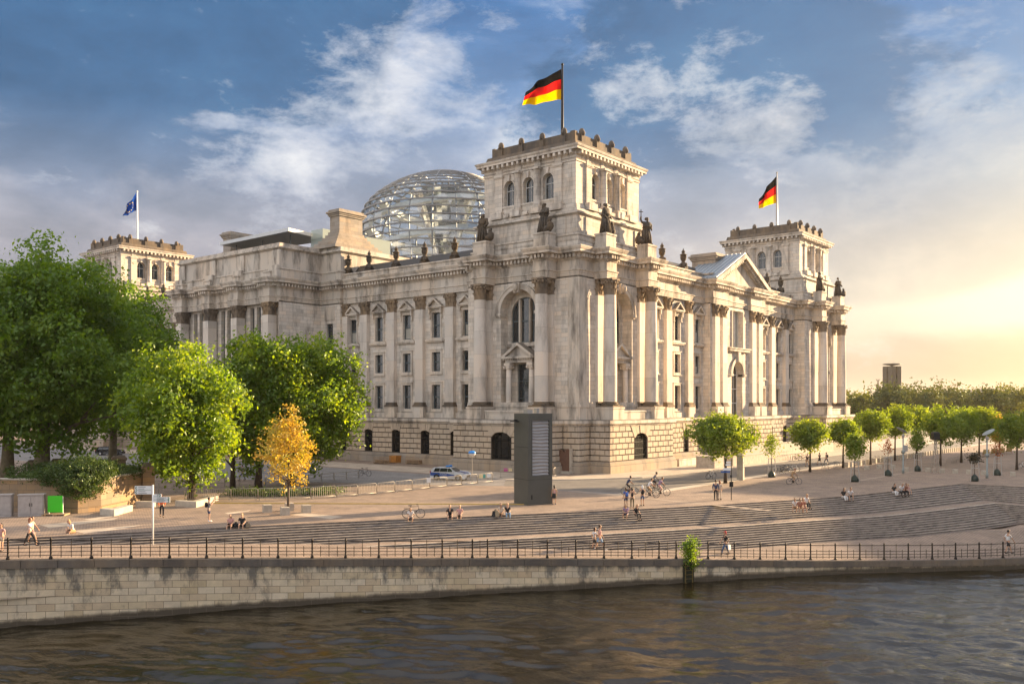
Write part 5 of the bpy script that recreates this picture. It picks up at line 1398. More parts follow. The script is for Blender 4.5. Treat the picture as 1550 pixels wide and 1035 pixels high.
def tree(base, ch, cr, z0, z1, leafm, n_leaf, lsize, seed, label, cat='tree', name='leafy_tree', group=None, nb=14, shape='oval', trunk=.3, barkm='bark', ry=None, off=(0, 0), br=(.30, .48), inner=.25):
    # base: world point; cr: crown radius; z0,z1: crown bottom and top above ground
    rg = random.Random(seed); e = empty(name, tuple(base), 0, label, cat, group)
    cz = (z0 + z1) / 2; rz = (z1 - z0) / 2; ry = ry or cr
    bl = blobset(cr, ry, rz, nb, rg, br, shape)
    m = MB(); leaves(m, [(x + off[0], y + off[1], z + cz, a, b, c) for x, y, z, a, b, c in bl], n_leaf, lsize, rg, inner)
    m.build('crown', M[leafm], e)
    limb_tree(z0 + .2, (0, 0, cz), cr, rz, trunk, rg).build('trunk', M[barkm], e)
    return e
def trunk_to_crown(bx, by, x0, x1, y0, y1, z=0):
    p = at(bx, by, z); k = ppm(p); return p, (x1 - x0) / 2 / k, CAMP.z - (y1 - 612.6) / k - z, CAMP.z - (y0 - 612.6) / k - z, ((x0 + x1) / 2 - bx) / k
def ptree(bx, by, x0, x1, y0, y1, **kw):
    p, r, z0, z1, o = trunk_to_crown(bx, by, x0, x1, y0, y1)
    off = Rv * o
    return tree(p, None, r, max(z0, .3), z1, off=(off.x, off.y), **kw)
# big plane trees on the left
gl_trees = 'broad green trees left of the building'
ptree(62, 737, -85, 195, 374, 680, leafm='leafD', n_leaf=90000, lsize=.48, seed=3, label='huge dark plane tree at the left edge, its top highest of all trees', name='plane_tree', nb=30, trunk=.85, barkm='barkP', br=(.26, .40), inner=.15)
ptree(10, 733, -150, 60, 395, 685, leafm='leafD', n_leaf=32000, lsize=.5, seed=5, label='dark plane tree cut by the left photo edge, trunk leftmost', name='plane_tree', nb=20, trunk=.7, barkm='barkP', br=(.28, .42))
ptree(170, 712, 95, 268, 425, 655, leafm='leafD', n_leaf=36000, lsize=.48, seed=8, label='plane tree behind the huge one, ending left of the side front columns', name='plane_tree', nb=20, trunk=.55, barkm='barkP', br=(.28, .42), inner=.15)
ptree(290, 756, 196, 362, 524, 724, leafm='leafL', n_leaf=30000, lsize=.42, seed=11, label='round bright green tree with thick trunk behind the signpost and metal barriers', name='linden_tree', nb=22, trunk=.33, br=(.27, .40), inner=.2)
ptree(352, 739, 318, 428, 500, 712, leafm='leafL', n_leaf=20000, lsize=.42, seed=12, label='tall green tree, second trunk from the left behind the metal barriers', name='linden_tree', nb=16, trunk=.26, br=(.30, .42))
ptree(391, 738, 360, 470, 503, 690, leafm='leafL', n_leaf=18000, lsize=.42, seed=13, label='green tree with dark trunk just left of the golden tree', name='linden_tree', nb=14, trunk=.34, br=(.30, .42))
ptree(441, 733, 398, 552, 506, 705, leafm='leafL', n_leaf=30000, lsize=.42, seed=14, label='wide bright green tree behind the golden tree, rightmost before the side front', name='linden_tree', nb=22, trunk=.36, br=(.27, .40), inner=.2)
ptree(436, 775, 388, 482, 614, 738, leafm='leafG', n_leaf=4200, lsize=.26, seed=15, label='slim young tree with golden orange leaves standing between stone cubes', name='golden_tree', nb=18, trunk=.10, br=(.20, .34), inner=.35, shape='cone')
# street trees to the right
gr_ = 'clipped street trees along the road'
ptree(1098, 731, 1046, 1146, 617, 697, leafm='leafM', n_leaf=13000, lsize=.33, seed=21, label='wide yellow green street tree in front of the gabled entrance, largest of the street trees', name='street_tree', group=gr_, nb=20, trunk=.19, br=(.25, .36), shape='umbrella')
ST = [(1226, 714, 1196, 1253, 629, 686, 'round clipped street tree right of the small staked sapling, second of the row'),
      (1276, 708, 1253, 1298, 631, 676, 'street tree in front of the far corner columns with dark trunk'),
      (1317.5, 703, 1296, 1348, 619, 665, 'two-lobed street tree just right of the building edge'),
      (1354.5, 697, 1337, 1381, 616, 660, 'green street tree directly below the dark tower'),
      (1387, 694, 1371, 1409, 616, 652, 'street tree right of the dark tower, behind the small staked yellow tree'),
      (1423.5, 705, 1397, 1459, 616, 674, 'broad yellow lit street tree beside the black spotlight mast'),
      (1455, 700, 1437, 1481, 617, 670, 'yellow green street tree just left of the right lamp'),
      (1482, 690, 1464, 1509, 613, 666, 'dark green street tree behind the right lamp dish'),
      (1513, 686, 1499, 1523, 628, 670, 'narrow orange tinged street tree among the deck chairs'),
      (1539, 711, 1511, 1566, 623, 675, 'dark green street tree cut by the right photo edge')]
for i, (bx, by, x0, x1, y0, y1, lb_) in enumerate(ST):
    ptree(bx, by, x0, x1, y0, y1, leafm='leafM' if i not in (8,) else 'leafG', n_leaf=6000, lsize=.36, seed=30 + i, label=lb_, name='street_tree', group=gr_, nb=14, trunk=.16, br=(.27, .40), shape='umbrella' if i in (0, 1) else 'oval')
def staked(bx, by, x0, x1, y0, y1, lm, nl, label, bag=True, seed=1):
    p, r, z0, z1, o = trunk_to_crown(bx, by, x0, x1, y0, y1)
    e = tree(p, None, r, max(z0, 1), z1, lm, nl, .24, seed, label, 'young tree', 'staked_sapling', 'young staked trees with black water bags', nb=10, trunk=.05, shape='cone', inner=.5, br=(.22, .38))
    for k in range(3):
        a = k * 2.09 + .5; m = MB(); m.tube([(.55 * math.cos(a), .55 * math.sin(a), 0), (.42 * math.cos(a), .42 * math.sin(a), 2.3)], .045, 6); m.build('stake', M['steel'], e)
    m = MB(); 
    for zz in (1.5, 2.25):
        for k in range(3):
            a = k * 2.09 + .5; b = a + 2.09; m.tube([(.44 * math.cos(a), .44 * math.sin(a), zz), (.44 * math.cos(b), .44 * math.sin(b), zz)], .03, 5)
    m.build('tie_bar', M['steel'], e)
    if bag:
        m = MB(); m.sm = True; m.lathe([(.42, 0), (.44, .2), (.34, .55), (.12, .78)], seg=12); m.ell((.3, -.2, .2), (.25, .2, .22), 8, 5)
        m.build('water_bag', M['bagg'], e)
    return e
M['bagg'] = mat('water_bag', (.018, .03, .022), .5, 0, .3, 4)
staked(1168, 722, 1156, 1181, 655, 692, 'leafM', 900, 'thin staked sapling with sparse leaves left of the second street tree', seed=51)
staked(1293.5, 729, 1278, 1309, 654, 695, 'leafM', 3600, 'leafy staked young tree nearest the steps with pale wooden stakes', seed=52)
staked(1344, 720, 1335, 1353, 662, 694, 'leafR', 170, 'bare reddish staked sapling left of the first lamp', seed=53)
staked(1388.5, 713, 1377, 1399, 648, 682, 'leafM', 2200, 'small bright yellow green staked tree right of the first lamp', seed=54)
staked(1475, 728, 1467, 1481, 686, 700, 'leafB', 500, 'dead blackened staked sapling beside the right lamp', seed=55)
staked(1509, 719, 1500, 1517, 670, 692, 'leafR', 140, 'bare staked sapling rightmost, near the deck chairs', seed=56)
# park wood in the distance
def atd(x, D, z=0):
    r = Fv + Rv * ((x - 775) / 1361); p = CAMP + r * D; p.z = z; return p
rg = random.Random(77)
m = MB()
for i in range(230):
    x = rg.uniform(1265, 1760); D = rg.choice([rg.uniform(420, 560), rg.uniform(560, 760), rg.uniform(760, 1000)])
    ytop = 601 + rg.uniform(-3, 12) - (6 if 1380 < x < 1430 else 0) + (D < 560) * 10
    zt = CAMP.z + (612.6 - ytop) * D / 1361; zt = max(12, zt); p = atd(x, D); r = rg.uniform(7, 13)
    leaves(m, [(p.x + rg.uniform(-2, 2), p.y + rg.uniform(-2, 2), zt - r * .8, r, r, r * .85), (p.x + rg.uniform(-6, 6), p.y + rg.uniform(-6, 6), zt - r * 1.5, r * .8, r * .8, r * .8), (p.x + rg.uniform(-3, 3), p.y + rg.uniform(-3, 3), zt * .35, r * 1.0, r * 1.0, zt * .4)], 360, 1.9, rg, 0)
wd = m.build('woodland', M['leafF']); settag(wd, 'distant woodland canopy below the horizon', None, kind='stuff')
del wd['label']
PT = [(1352, 360, 19, 9.5, 'F2'), (1398, 370, 17, 9, 'F2'), (1432, 385, 18.5, 10, 'F2'), (1300, 380, 15, 8, 'F'), (1322, 400, 13, 8, 'F2'), (1500, 400, 18, 10, 'F2'), (1530, 390, 18, 11, 'F'), (1462, 410, 16, 9, 'F'), (1375, 420, 17, 9, 'F')]
names = ['dark dome-shaped park tree below the dark tower', 'dark round park tree right of the dark tower', 'wide dark park tree, second right of the dark tower', 'pale park tree right beside the building edge', 'low dark park tree between building edge and dark tower', 'dark park tree behind the right lamp', 'large park tree near the right photo edge', 'olive park tree below the distant grey blocks', 'light green park tree just right of the dark tower base']
for i, (x, D, h, r, lm) in enumerate(PT):
    tree(atd(x, D), None, r, 2.0, h, 'leaf' + lm, 2600, 1.25, 90 + i, names[i], 'park tree', 'park_tree', 'park trees beyond the lawn', nb=9, trunk=.5, inner=.05)
# distant towers
M['towerd'] = mat('dark_granite', (.08, .06, .045), .5, 0, .2, .2)
c = atd(1350, 724); e = empty('bell_tower', tuple(c), TH - R(90) + R(24), 'dark square granite bell tower with a flat oval roof above the distant trees', 'bell tower')
for k, (sx, sy) in enumerate(((-1, -1), (1, -1), (1, 1), (-1, 1))):
    m = MB(); m.box(sx * 4.9, sx * .7, sy * 4.9, sy * .7, 0, 39.6); m.build('pillar', M['towerd'], e)
m = MB(); m.box(-.7, .7, -1, 1, 12, 39)
for zz in range(14, 38, 4): m.box(-1.1, 1.1, -1.1, 1.1, zz, zz + .3); m.ell((.3, -5.3, zz + 1.5), (.5, .3, .6), 6, 5)
m.build('bell_frame', M['towerd'], e)
m = MB(); m.sm = True; m.lathe([(.8, 39.6), (1.2, 40.2), (6.8, 41.0), (7.2, 41.3), (6, 41.8), (.5, 42.2)], seg=24); m.build('roof', M['towerd'], e)
c = atd(1329, 1900); e = empty('victory_column', tuple(c), 0, 'distant slender column topped by a winged figure left of the dark tower', 'monument column')
m = MB(); m.box(-9, 9, -9, 9, 0, 8); m.lathe([(8, 8), (8, 18), (3.2, 18), (3.0, 30), (2.9, 46), (4.4, 47), (4.4, 49), (2, 50), (2, 53)], seg=16); m.build('column', M['stone_dark'], e)
m = MB(); m.sm = True; m.lathe([(2.2, 53), (1.6, 57), (1.2, 60), (.6, 62)], seg=8); m.ell((0, 0, 62.5), (.8, .8, 1), 6, 5)
for s in (-1, 1): q = Rv * s; m.tube([(0, 0, 58.5), (q.x * 2.5, q.y * 2.5, 60.5), (q.x * 4.6, q.y * 4.6, 64.5)], [1.0, .9, .3], 6)
m.build('winged_figure', M['stone_dark'], e)
def farblock(x0, x1, y0, D, label, extra=None):
    a = atd(x0, D); b = atd(x1, D); c = (a + b) / 2; w_ = (b - a).length; h = CAMP.z + (612.6 - y0) * D / 1361
    e = empty('office_block', tuple(c), TH - R(90), label, 'office block', 'grey blocks on the skyline')
    m = MB(); m.box(-w_ / 2, w_ / 2, -12, 12, 0, h); m.box(-w_ * .2, w_ * .15, -6, 6, h, h + 3); m.build('wall', M['farb'], e)
    m = MB()
    for zz in range(3, int(h) - 2, 4):
        m.box(-w_ / 2 + 2, w_ / 2 - 2, -12.1, -12.02, zz, zz + 1.5)
    m.build('window_band', M['farw'], e)
    if extra: m = MB(); m.lathe([(5, h), (4, h + 8), (2, h + 9), (2, h + 13), (.5, h + 14), (.3, h + 26)], seg=10); m.build('spire', M['farb'], e)
M['farb'] = mat('far_concrete', (.22, .20, .18), .8); M['farw'] = mat('far_windows', (.08, .085, .09), .4)
farblock(1458, 1477, 591.5, 2600, 'long flat grey block, leftmost on the skyline')
farblock(1480, 1493, 593, 2500, 'grey block with a small domed lantern and spire on the skyline', True)
farblock(1498, 1520, 591.5, 2300, 'boxy grey block with rooftop masts, rightmost on the skyline')
c = atd(1428, 2600); e = empty('radio_mast', tuple(c), 0, 'tiny distant radio mast rising over the wood', 'radio mast')
m = MB(); m.lathe([(3, 0), (1.2, 40), (.6, 46)], seg=8); m.lathe([(3.2, 46), (3.2, 52), (1, 53), (.6, 57)], seg=10); m.build('mast', M['farb'], e)
# ================================================================ quay railing and left-hand corner
Qline = Qd
def quay_at(px_, inset=.38):
    n_ = Rv - Fv * ((px_ - 775) / 1361)      # plane of all points seen in this column
    for a, b in zip(Qline, Qline[1:]):
        fa, fb = (a - CAMP).dot(n_), (b - CAMP).dot(n_)
        if fa * fb <= 0 and (a - CAMP).dot(Fv) > 5:
            p = a.lerp(b, fa / (fa - fb)); t = (b - a).normalized(); nv = Vector((-t.y, t.x, 0)).normalized()
            if nv.dot(CAMP - a) > 0: nv = -nv
            return p + nv * inset + Vector((0, 0, .03)), t
    return None
posts_px = [-58, 9.6, 75.6, 138, 198, 256.5, 313, 367.8, 421.7, 473.5, 524.3, 574.8, 623.8, 671, 717, 740, 786, 831, 874.4, 917.4, 959.7, 1001, 1027, 1050, 1075.6, 1115.6, 1154.8, 1193.5, 1231.3, 1268.7, 1305.7, 1342.4, 1379, 1415.3, 1451, 1487, 1523.7, 1560, 1597]
pp = [quay_at(x)[0] for x in posts_px]
M['railm'] = mat('railing_iron', (.014, .011, .009), .6, .2, .4, 6, var2=(.045, .03, .02))
rail = empty('quay_railing', tuple(pp[5]), 0, 'long dark iron railing with stout posts on the edge of the river wall', 'railing')
o5 = pp[5]
PH = 1.28
for p in pp:
    m = MB(); m.sm = True; q = p - o5
    m.lathe([(.11, 0), (.11, .10), (.07, .16), (.055, .3), (.05, 1.1), (.07, 1.13), (.07, 1.18), (.05, 1.2), (.062, 1.24), (.03, PH)], (q.x, q.y, q.z), 10); m.build('post', M['railm'], rail)
m = MB()
for i, (a, b) in enumerate(zip(pp, pp[1:])):
    if i == 22: m.build('rail', M['railm'], rail); m = MB(); continue
    a = a - o5; b = b - o5
    for h in (1.10,): m.beam(a + Vector((0, 0, h)), b + Vector((0, 0, h)), .04, .045)
    for h in (.22, .43, .66): m.beam(a + Vector((0, 0, h)), b + Vector((0, 0, h)), .034, .036)
    short = (b - a).length < 1.9
    for t in ((.5,) if short else (.25, .5, .75)):
        q = a.lerp(b, t); top = 1.16 if t == .5 else .74
        m.beam(q + Vector((0, 0, .10)), q + Vector((0, 0, top)), .034, .034); m.ell(q + Vector((0, 0, top)), (.03, .03, .04), 6, 4)
m.build('rail', M['railm'], rail)
# ladder recess with plant
p, t = quay_at(1041, -.12)
lad = empty('quay_ladder', (p.x, p.y, WZ), math.atan2(t.y, t.x), 'rusty yellow ladder in a dark slot of the river wall below the bush', 'ladder')
M['ladm'] = mat('ladder_rust', (.16, .11, .03), .7, .2, .4, 4); M['slot'] = mat('slot_dark', (.018, .02, .012), .9)
hgt = p.z - WZ
m = MB(); m.box(-.42, .42, -.03, .03, -.3, hgt - .05); m.build('slot_back', M['slot'], lad)
side = 1 if Matrix.Rotation(math.atan2(t.y, t.x), 3, 'Z') @ Vector((0, 1, 0)) @ (CAMP - p) > 0 else -1
for s in (-1, 1): m = MB(); m.box(s * .28 - .03, s * .28 + .03, side * .06, side * .12, -.2, hgt - .1); m.build('ladder_rail', M['ladm'], lad)
m = MB(); k = 0
while k * .3 < hgt - .2: m.tube([(-.28, side * .09, k * .3), (.28, side * .09, k * .3)], .022, 6); k += 1
m.build('rungs', M['ladm'], lad)
rg = random.Random(5)
p, t = quay_at(1046, .1)
e = empty('wall_bush', tuple(p), 0, 'bright green bush growing over the railing above the quay ladder', 'bush')
m = MB(); leaves(m, [(0, 0, .4, .50, .45, .5), (.1, 0, 1.0, .40, .38, .42), (-.25, -.1, -.05, .45, .35, .45), (.25, .05, 1.3, .24, .24, .3), (-.35, 0, .9, .4, .4, .4), (.1, -.2, -.35, .3, .25, .35)], 2600, .15, rg, .3); m.build('foliage', M['leafL'], e)
m = MB(); m.tube([(0, 0, -.4), (.05, 0, .5), (.1, 0, 1.5)], [.04, .03, .01], 6); m.tube([(0, 0, 0), (-.3, 0, .8)], [.03, .01], 5); m.build('stem', M['bark'], e)
# --- sandstone garden wall with pillar, ivy, cabinets, green board
def wallrun(name, pl, h, th, mt, label, cat, caph=.12):
    e = empty(name, (pl[0].x, pl[0].y, 0), 0, label, cat); o = pl[0]
    m = MB(); m.sweep([( (p - o).x, (p - o).y) for p in pl], [(0, 0), (0, h), (-th, h), (-th, 0)]); m.sweep([((p - o).x, (p - o).y) for p in pl], [(.07, 0), (.07, .35), (0, .4)]); m.build('wall', mt, e)
    m = MB(); m.sweep([((p - o).x, (p - o).y) for p in pl], [(.08, h), (.08, h + caph), (-th - .08, h + caph), (-th - .08, h), (.08, h)]); m.build('coping', M['concrete2'], e)
    return e
M['gwall'] = stone('garden_wall', (.27, .20, .135), 1.2, .45, .016, .45, .4)
W = [at(-30, 774), at(60, 775), at(118, 776.5), at(153, 773), at(205, 762), at(218, 759)]
o = W[0]
wallrun('garden_wall', W, 2.6, .5, M['gwall'], 'brown sandstone garden wall half covered by ivy behind the green board', 'garden wall')
# slope the visible upper run up to the pillar
pc = at(224, 759)
e = empty('wall_pillar', tuple(pc), R(-20), 'square brown stone pillar ending the ivy covered garden wall', 'wall pillar')
m = MB(); m.box(-.6, .6, -.5, .5, 0, .5); m.box(-.5, .5, -.4, .4, .5, 3.0); m.box(-.62, .62, -.52, .52, 3.0, 3.18); m.frust(-.55, .55, -.45, .45, 3.18, 3.5, .3); m.build('shaft', M['gwall'], e)
# balustrade piers behind the ivy
for i, (x, y, z_) in enumerate(((30, 738, 0), (68, 735, 0), (116, 733, 0), (163, 728, 0))):
    p = at(x, y); p = p + Fv * 3
    e = empty('wall_pier', tuple(p), R(-25), ['leftmost', 'second', 'third', 'fourth'][i] + ' weathered wall pier from the left, in shade behind the ivy', 'wall pier', 'weathered piers behind the ivy')
    m = MB(); m.box(-.7, .7, -.5, .5, 0, 2.3); m.box(-.85, .85, -.65, .65, 2.3, 2.5); m.frust(-.8, .8, -.6, .6, 2.5, 2.75, .2); m.build('shaft', M['gwall'], e)
def ivy(label, pxs, n_, seed, size=.17):
    rg = random.Random(seed); bl = []; o = at(pxs[0][0], pxs[0][1])
    e = empty('ivy_hedge', tuple(o), 0, label, 'ivy hedge')
    for (x, y, dz, r, rz, push) in pxs:
        p = at(x, y) + Fv * push - o; bl.append((p.x, p.y, dz, r, r * .8, rz))
        for k in range(5): bl.append((p.x + rg.uniform(-r, r), p.y + rg.uniform(-r, r) * .7, dz + rg.uniform(-rz, rz) * .8, r * .45, r * .4, rz * .42))
    m = MB(); leaves(m, bl, n_, size, rg, .1); m.build('foliage', M['leafI'], e); return e
ivy('large billowing ivy mass hanging over the garden wall beside the green board', [(98, 777, 2.6, 1.0, 1.2, .2), (120, 777, 2.7, 1.2, 1.6, .2), (80, 776, 3.1, 1.0, .9, .6), (105, 776, 3.6, 1.3, .8, .9), (135, 775, 3.0, 1.2, 1.4, .2), (152, 773, 3.3, 1.0, 1.0, .3), (143, 774, 2.2, .7, 1.0, .0), (55, 776, 2.9, .9, .5, .5), (35, 775, 2.7, .7, .4, .5), (15, 775, 2.6, .6, .3, .5)], 19000, 61)
ivy('low dark ivy strip on top of the wall running to the stone pillar', [(165, 769, 2.9, .9, .6, .6), (182, 765, 2.9, .9, .55, .6), (198, 762, 2.9, .8, .5, .6), (150, 770, 3.2, 1.0, .7, 1.2), (212, 760, 2.9, .6, .4, .6)], 5000, 62)
ivy('dark ivy and shrubs in the shade under the plane trees', [(50, 745, 1.6, 1.6, 1.2, 2), (85, 745, 1.5, 1.6, 1.2, 2), (120, 740, 1.8, 1.5, 1.2, 2), (15, 748, 1.4, 1.6, 1.2, 2), (150, 738, 1.8, 1.3, 1.0, 2), (185, 742, 1.6, 1.2, .9, 1)], 9000, 63, .24)
# utility cabinets
M['cab'] = mat('cabinet_grey', (.36, .33, .31), .6, 0, .15, 3)
def cabinet(x0, x1, yb, yt, label):
    p0, p1 = at(x0, yb), at(x1, yb - (x1 - x0) * .03); c = (p0 + p1) / 2; w_ = (p1 - p0).length; h = (yb - yt) / ppm(c); a = math.atan2((p1 - p0).y, (p1 - p0).x)
    e = empty('utility_cabinet', tuple(c), a, label, 'utility cabinet', 'grey utility cabinets')
    m = MB(); m.box(-w_ / 2, w_ / 2, 0, .7, 0, h - .08); m.box(-w_ / 2 - .05, w_ / 2 + .05, -.06, .75, h - .08, h); m.box(-w_ / 2 + .02, w_ / 2 - .02, -.015, 0, 0, .12); m.build('housing', M['cab'], e)
    for s in (-1, 1):
        m = MB(); a0, a1 = sorted((s * .02, s * (w_ / 2 - .08))); m.box(a0, a1, -.035, -.002, .16, h - .16); d = m.build('door', M['cab'], e)
        m = MB(); m.box(s * .08 - .02, s * .08 + .02, -.07, -.036, h * .45, h * .6); m.build('handle', M['iron'], d)
cabinet(-30, 17, 783, 749, 'pale grey utility cabinet cut by the left photo edge'); cabinet(27, 66, 781.5, 748.5, 'pale grey two-door utility cabinet beside the green board')
M['green'] = mat('green_paint', (.045, .52, .012), .45, 0, .04); M['pal'] = mat('pallet_wood', (.35, .24, .14), .9, 0, .25, 5)
c = at(84, 779.5); e = empty('green_board', tuple(c), TH - R(84), 'bright green blank board on two white legs on a wooden pallet', 'sign board'); k = ppm(c)
m = MB(); m.box(-11 / k, 10 / k, -.04, .04, 4.6 / k, 29.5 / k); m.build('panel', M['green'], e)
for s in (-1, 1): m = MB(); m.box(s * 10 / k - .04, s * 10 / k + .04, .042, .10, .12, 29 / k); m.build('leg', M['white'], e)
m = MB()
for i in range(5): m.box(-.9, .9, -.5 + i * .24, -.34 + i * .24, .1, .13)
for i in (-1, 0, 1): m.box(i * .8 - .05, i * .8 + .05, -.5, .65, 0, .1)
m.build('pallet', M['pal'], e)
# concrete benches and stone cubes
def slabbench(pts, h, w_, label, cat='stone bench', name='stone_bench', mt='concrete2'):
    P = [at(x, y) for x, y in pts]; o = P[0]; e = MB(); q = [((p - o).x, (p - o).y) for p in P]
    e.sweep(q, [(0, 0), (0, h - .04), (-.04, h), (-w_ + .04, h), (-w_, h - .04), (-w_, 0)])
    a, b = Vector(q[0]), Vector(q[1]); 
    for (u, v) in ((q[0], q[1]), (q[-1], q[-2])):
        u = Vector(u); v = Vector(v); d = (v - u).normalized(); nr = Vector((d.y, -d.x)) * (1 if (u - Vector(q[0])).length < 1e-6 else -1)
        e.poly([(u.x, u.y, 0), (u.x - nr.x * w_, u.y - nr.y * w_, 0), (u.x - nr.x * w_, u.y - nr.y * w_, h - .01), (u.x, u.y, h - .01)])
    ob = e.build(name, M[mt]); ob.location = o; settag(ob, label, cat); return ob
slabbench([(151, 779), (173, 781), (201, 773)], .5, .7, 'angular pale concrete bench in front of the garden wall, sunlit end')
slabbench([(205, 767.5), (230, 768)], .5, .6, 'low rounded concrete block between garden wall pillar and signpost')
slabbench([(265, 766), (297, 768), (325, 760)], .5, .6, 'angular concrete bench just right of the signpost')
slabbench([(308, 757.5), (326, 758)], .45, .5, 'short concrete block touching the start of the metal barriers')
def cube(p, s, h, rz, label, group, mt='concrete2'):
    m = MB(); m.box(-s / 2, s / 2, -s / 2, s / 2, 0, h - .03); m.frust(-s / 2, s / 2, -s / 2, s / 2, h - .03, h, .03)
    if cube.me is None: o = m.build('stone_cube', M[mt]); cube.me = o
    else: o = cube.me.copy(); col.objects.link(o)
    o.location = p; o.rotation_euler = (0, 0, rz); o.scale = (s / cube.s0, s / cube.s0, h / cube.h0) if cube.s0 else (1, 1, 1)
    if not cube.s0: cube.s0, cube.h0 = s, h
    settag(o, label, 'stone cube', group); return o
cube.me = None; cube.s0 = None; cube.h0 = None
for x, y, lb_ in ((404.5, 775, 'stone cube left of the golden tree'), (431.5, 779, 'stone cube in front of the golden tree trunk'), (438, 772.5, 'stone cube half hidden behind the golden tree trunk'), (463.5, 775.5, 'stone cube right of the golden tree')):
    cube(at(x, y), .66, .62, R(-25), lb_, 'stone cubes around the golden tree')
def atline(x, Y):
    r = Fv + Rv * ((x - 775) / 1361); t = (Y - CAMP.y) / r.y; p = CAMP + r * t; p.z = 0; return p
xs = [455, 500, 595, 640, 688, 765, 812, 850, 890, 925, 962, 1000, 1037, 1075, 1112, 1145, 1178, 1208, 1240, 1270, 1300, 1330, 1360, 1388, 1415, 1442, 1468, 1493, 1518, 1542, 1565, 1588, 1610, 1631, 1652, 1672, 1692, 1711, 1730]
for x in xs: cube(atline(1220 + x / 7.394, -23.6 - (x - 455) * .0009), .62, .72, R(0), 'one of the many identical stone cubes in the long row edging the road', 'row of stone cubes along the road')
for i, (x, y) in enumerate(((1312, 711), (1331, 709.5), (1351, 709), (1371.5, 713.5), (1404.5, 714), (1426, 715.5), (1446, 716.5), (1466.5, 717.5), (1489.5, 718.5), (1533, 720.5))):
    cube(at(x, y), .62, .55, R(10), 'low shaded stone cube on the plaza, ' + ['nearest the building', 'below the two-lobed tree', 'beside the bare reddish sapling', 'at the foot of the first lamp', 'left of the black spotlight mast', 'right of the black spotlight mast', 'midway between mast and right lamp', 'left of the dead sapling', 'at the foot of the right lamp', 'right of the deck chairs'][i], 'loose row of stone cubes on the plaza')
# yellow-brown cable cover
a, b = at(325, 761.5), at(795, 763.5); d = (b - a).normalized(); nr = Vector((-d.y, d.x, 0))
m = MB(); L = (b - a).length; k = int(L / .9)
for i in range(k):
    p = a + d * (L * i / k); q = a + d * (L * (i + 1) / k - .02); 
    pts = [p + nr * .22, p + nr * .08 + Vector((0, 0, .07)), p - nr * .08 + Vector((0, 0, .07)), p - nr * .22]; pt2 = [v + (q - p) for v in pts]
    s = len(m.v); m.v.extend(tuple(v - a) for v in pts + pt2)
    for j in range(3): m.face((s + j, s + j + 1, s + 5 + j, s + 4 + j))
M['cable'] = mat('cable_cover', (.34, .22, .05), .7, 0, .2, 2)
ob = m.build('cable_cover', M['cable']); ob.location = a; settag(ob, 'long thin yellow brown cable cover lying across the plaza to the dark column', 'cable cover')
# crowd barriers
M['galv'] = mat('barrier_steel', (.34, .31, .27), .5, .4, .15, 4)
def barrier_mesh(e, W_=2.3, H=1.1):
    m = MB(); m.sm = True; r = .028
    m.tube([(-W_ / 2, 0, .15), (-W_ / 2, 0, H - .12), (-W_ / 2 + .12, 0, H), (W_ / 2 - .12, 0, H), (W_ / 2, 0, H - .12), (W_ / 2, 0, .15)], r, 6)
    m.tube([(-W_ / 2, 0, .17), (W_ / 2, 0, .17)], r, 6); m.build('frame', M['galv'], e)
    m = MB(); k = 12
    for i in range(1, k): x = -W_ / 2 + W_ * i / k; m.tube([(x, 0, .17), (x, 0, H - .01)], .015, 5)
    m.build('bars', M['galv'], e)
    for s in (-1, 1): m = MB(); m.tube([(s * (W_ / 2 - .1), -.3, .02), (s * (W_ / 2 - .1), 0, .16), (s * (W_ / 2 - .1), .3, .02)], .024, 6); m.build('foot', M['galv'], e)
bx = [(279, 758), (314, 758), (349.6, 757.5), (390.4, 757), (431.3, 756.5), (470.4, 755), (508.7, 752.5), (541.7, 750.5), (570.4, 748), (597.7, 745.2), (623.8, 742.3), (650.4, 739.6), (676.5, 736.8), (699, 734.6), (722.6, 732.3), (746, 730)]
bar0 = None
blab = 'galvanised crowd barrier in the long line from the green trees to the dark column'
def barrier(p0, p1, label, group):
    global bar0
    c = (p0 + p1) / 2; a = math.atan2((p1 - p0).y, (p1 - p0).x); L = (p1 - p0).length
    if bar0 is None:
        bar0 = empty('crowd_barrier', tuple(c)); bar0['category'] = 'crowd barrier'; barrier_mesh(bar0); o = bar0
    else: o = copy_tree(bar0)
    o.location = c; o.rotation_euler = (0, 0, a); o.scale = ((L - .06) / 2.3, 1, 1); o['label'] = label; o['category'] = 'crowd barrier'
    if group: o['group'] = group
    return o
for a, b in zip(bx, bx[1:]): barrier(at(*a), at(*b), blab, 'line of crowd barriers')
barrier(at(757, 724), at(779, 723), 'short crowd barrier with magenta and cream cards left of the dark column', None); barrier(at(838, 722), at(848, 719), 'small crowd barrier in front of the brick wall fragment', None)
M['magenta'] = mat('card_magenta', (.45, .02, .22), .6); M['cream'] = mat('card_cream', (.75, .62, .35), .6); M['teal'] = mat('card_teal', (.10, .35, .30), .6)
def card(x, y, h0, w_, h_, mt, label):
    p = at(x, y); k = ppm(p); e = MB(); e.box(-w_ / 2, w_ / 2, -.012, .012, 0, h_); ob = e.build('notice_card', M[mt]); ob.location = p - Fv * .06 + Vector((0, 0, h0)); ob.rotation_euler = (0, 0, R(-20) if x < 750 else TH - R(90)); settag(ob, label, 'notice card'); return ob
card(765.5, 723, .78, .5, .38, 'magenta', 'magenta card hung on the small barrier left of the dark column'); card(772.5, 723, .80, .45, .36, 'cream', 'cream card hung next to the magenta card')
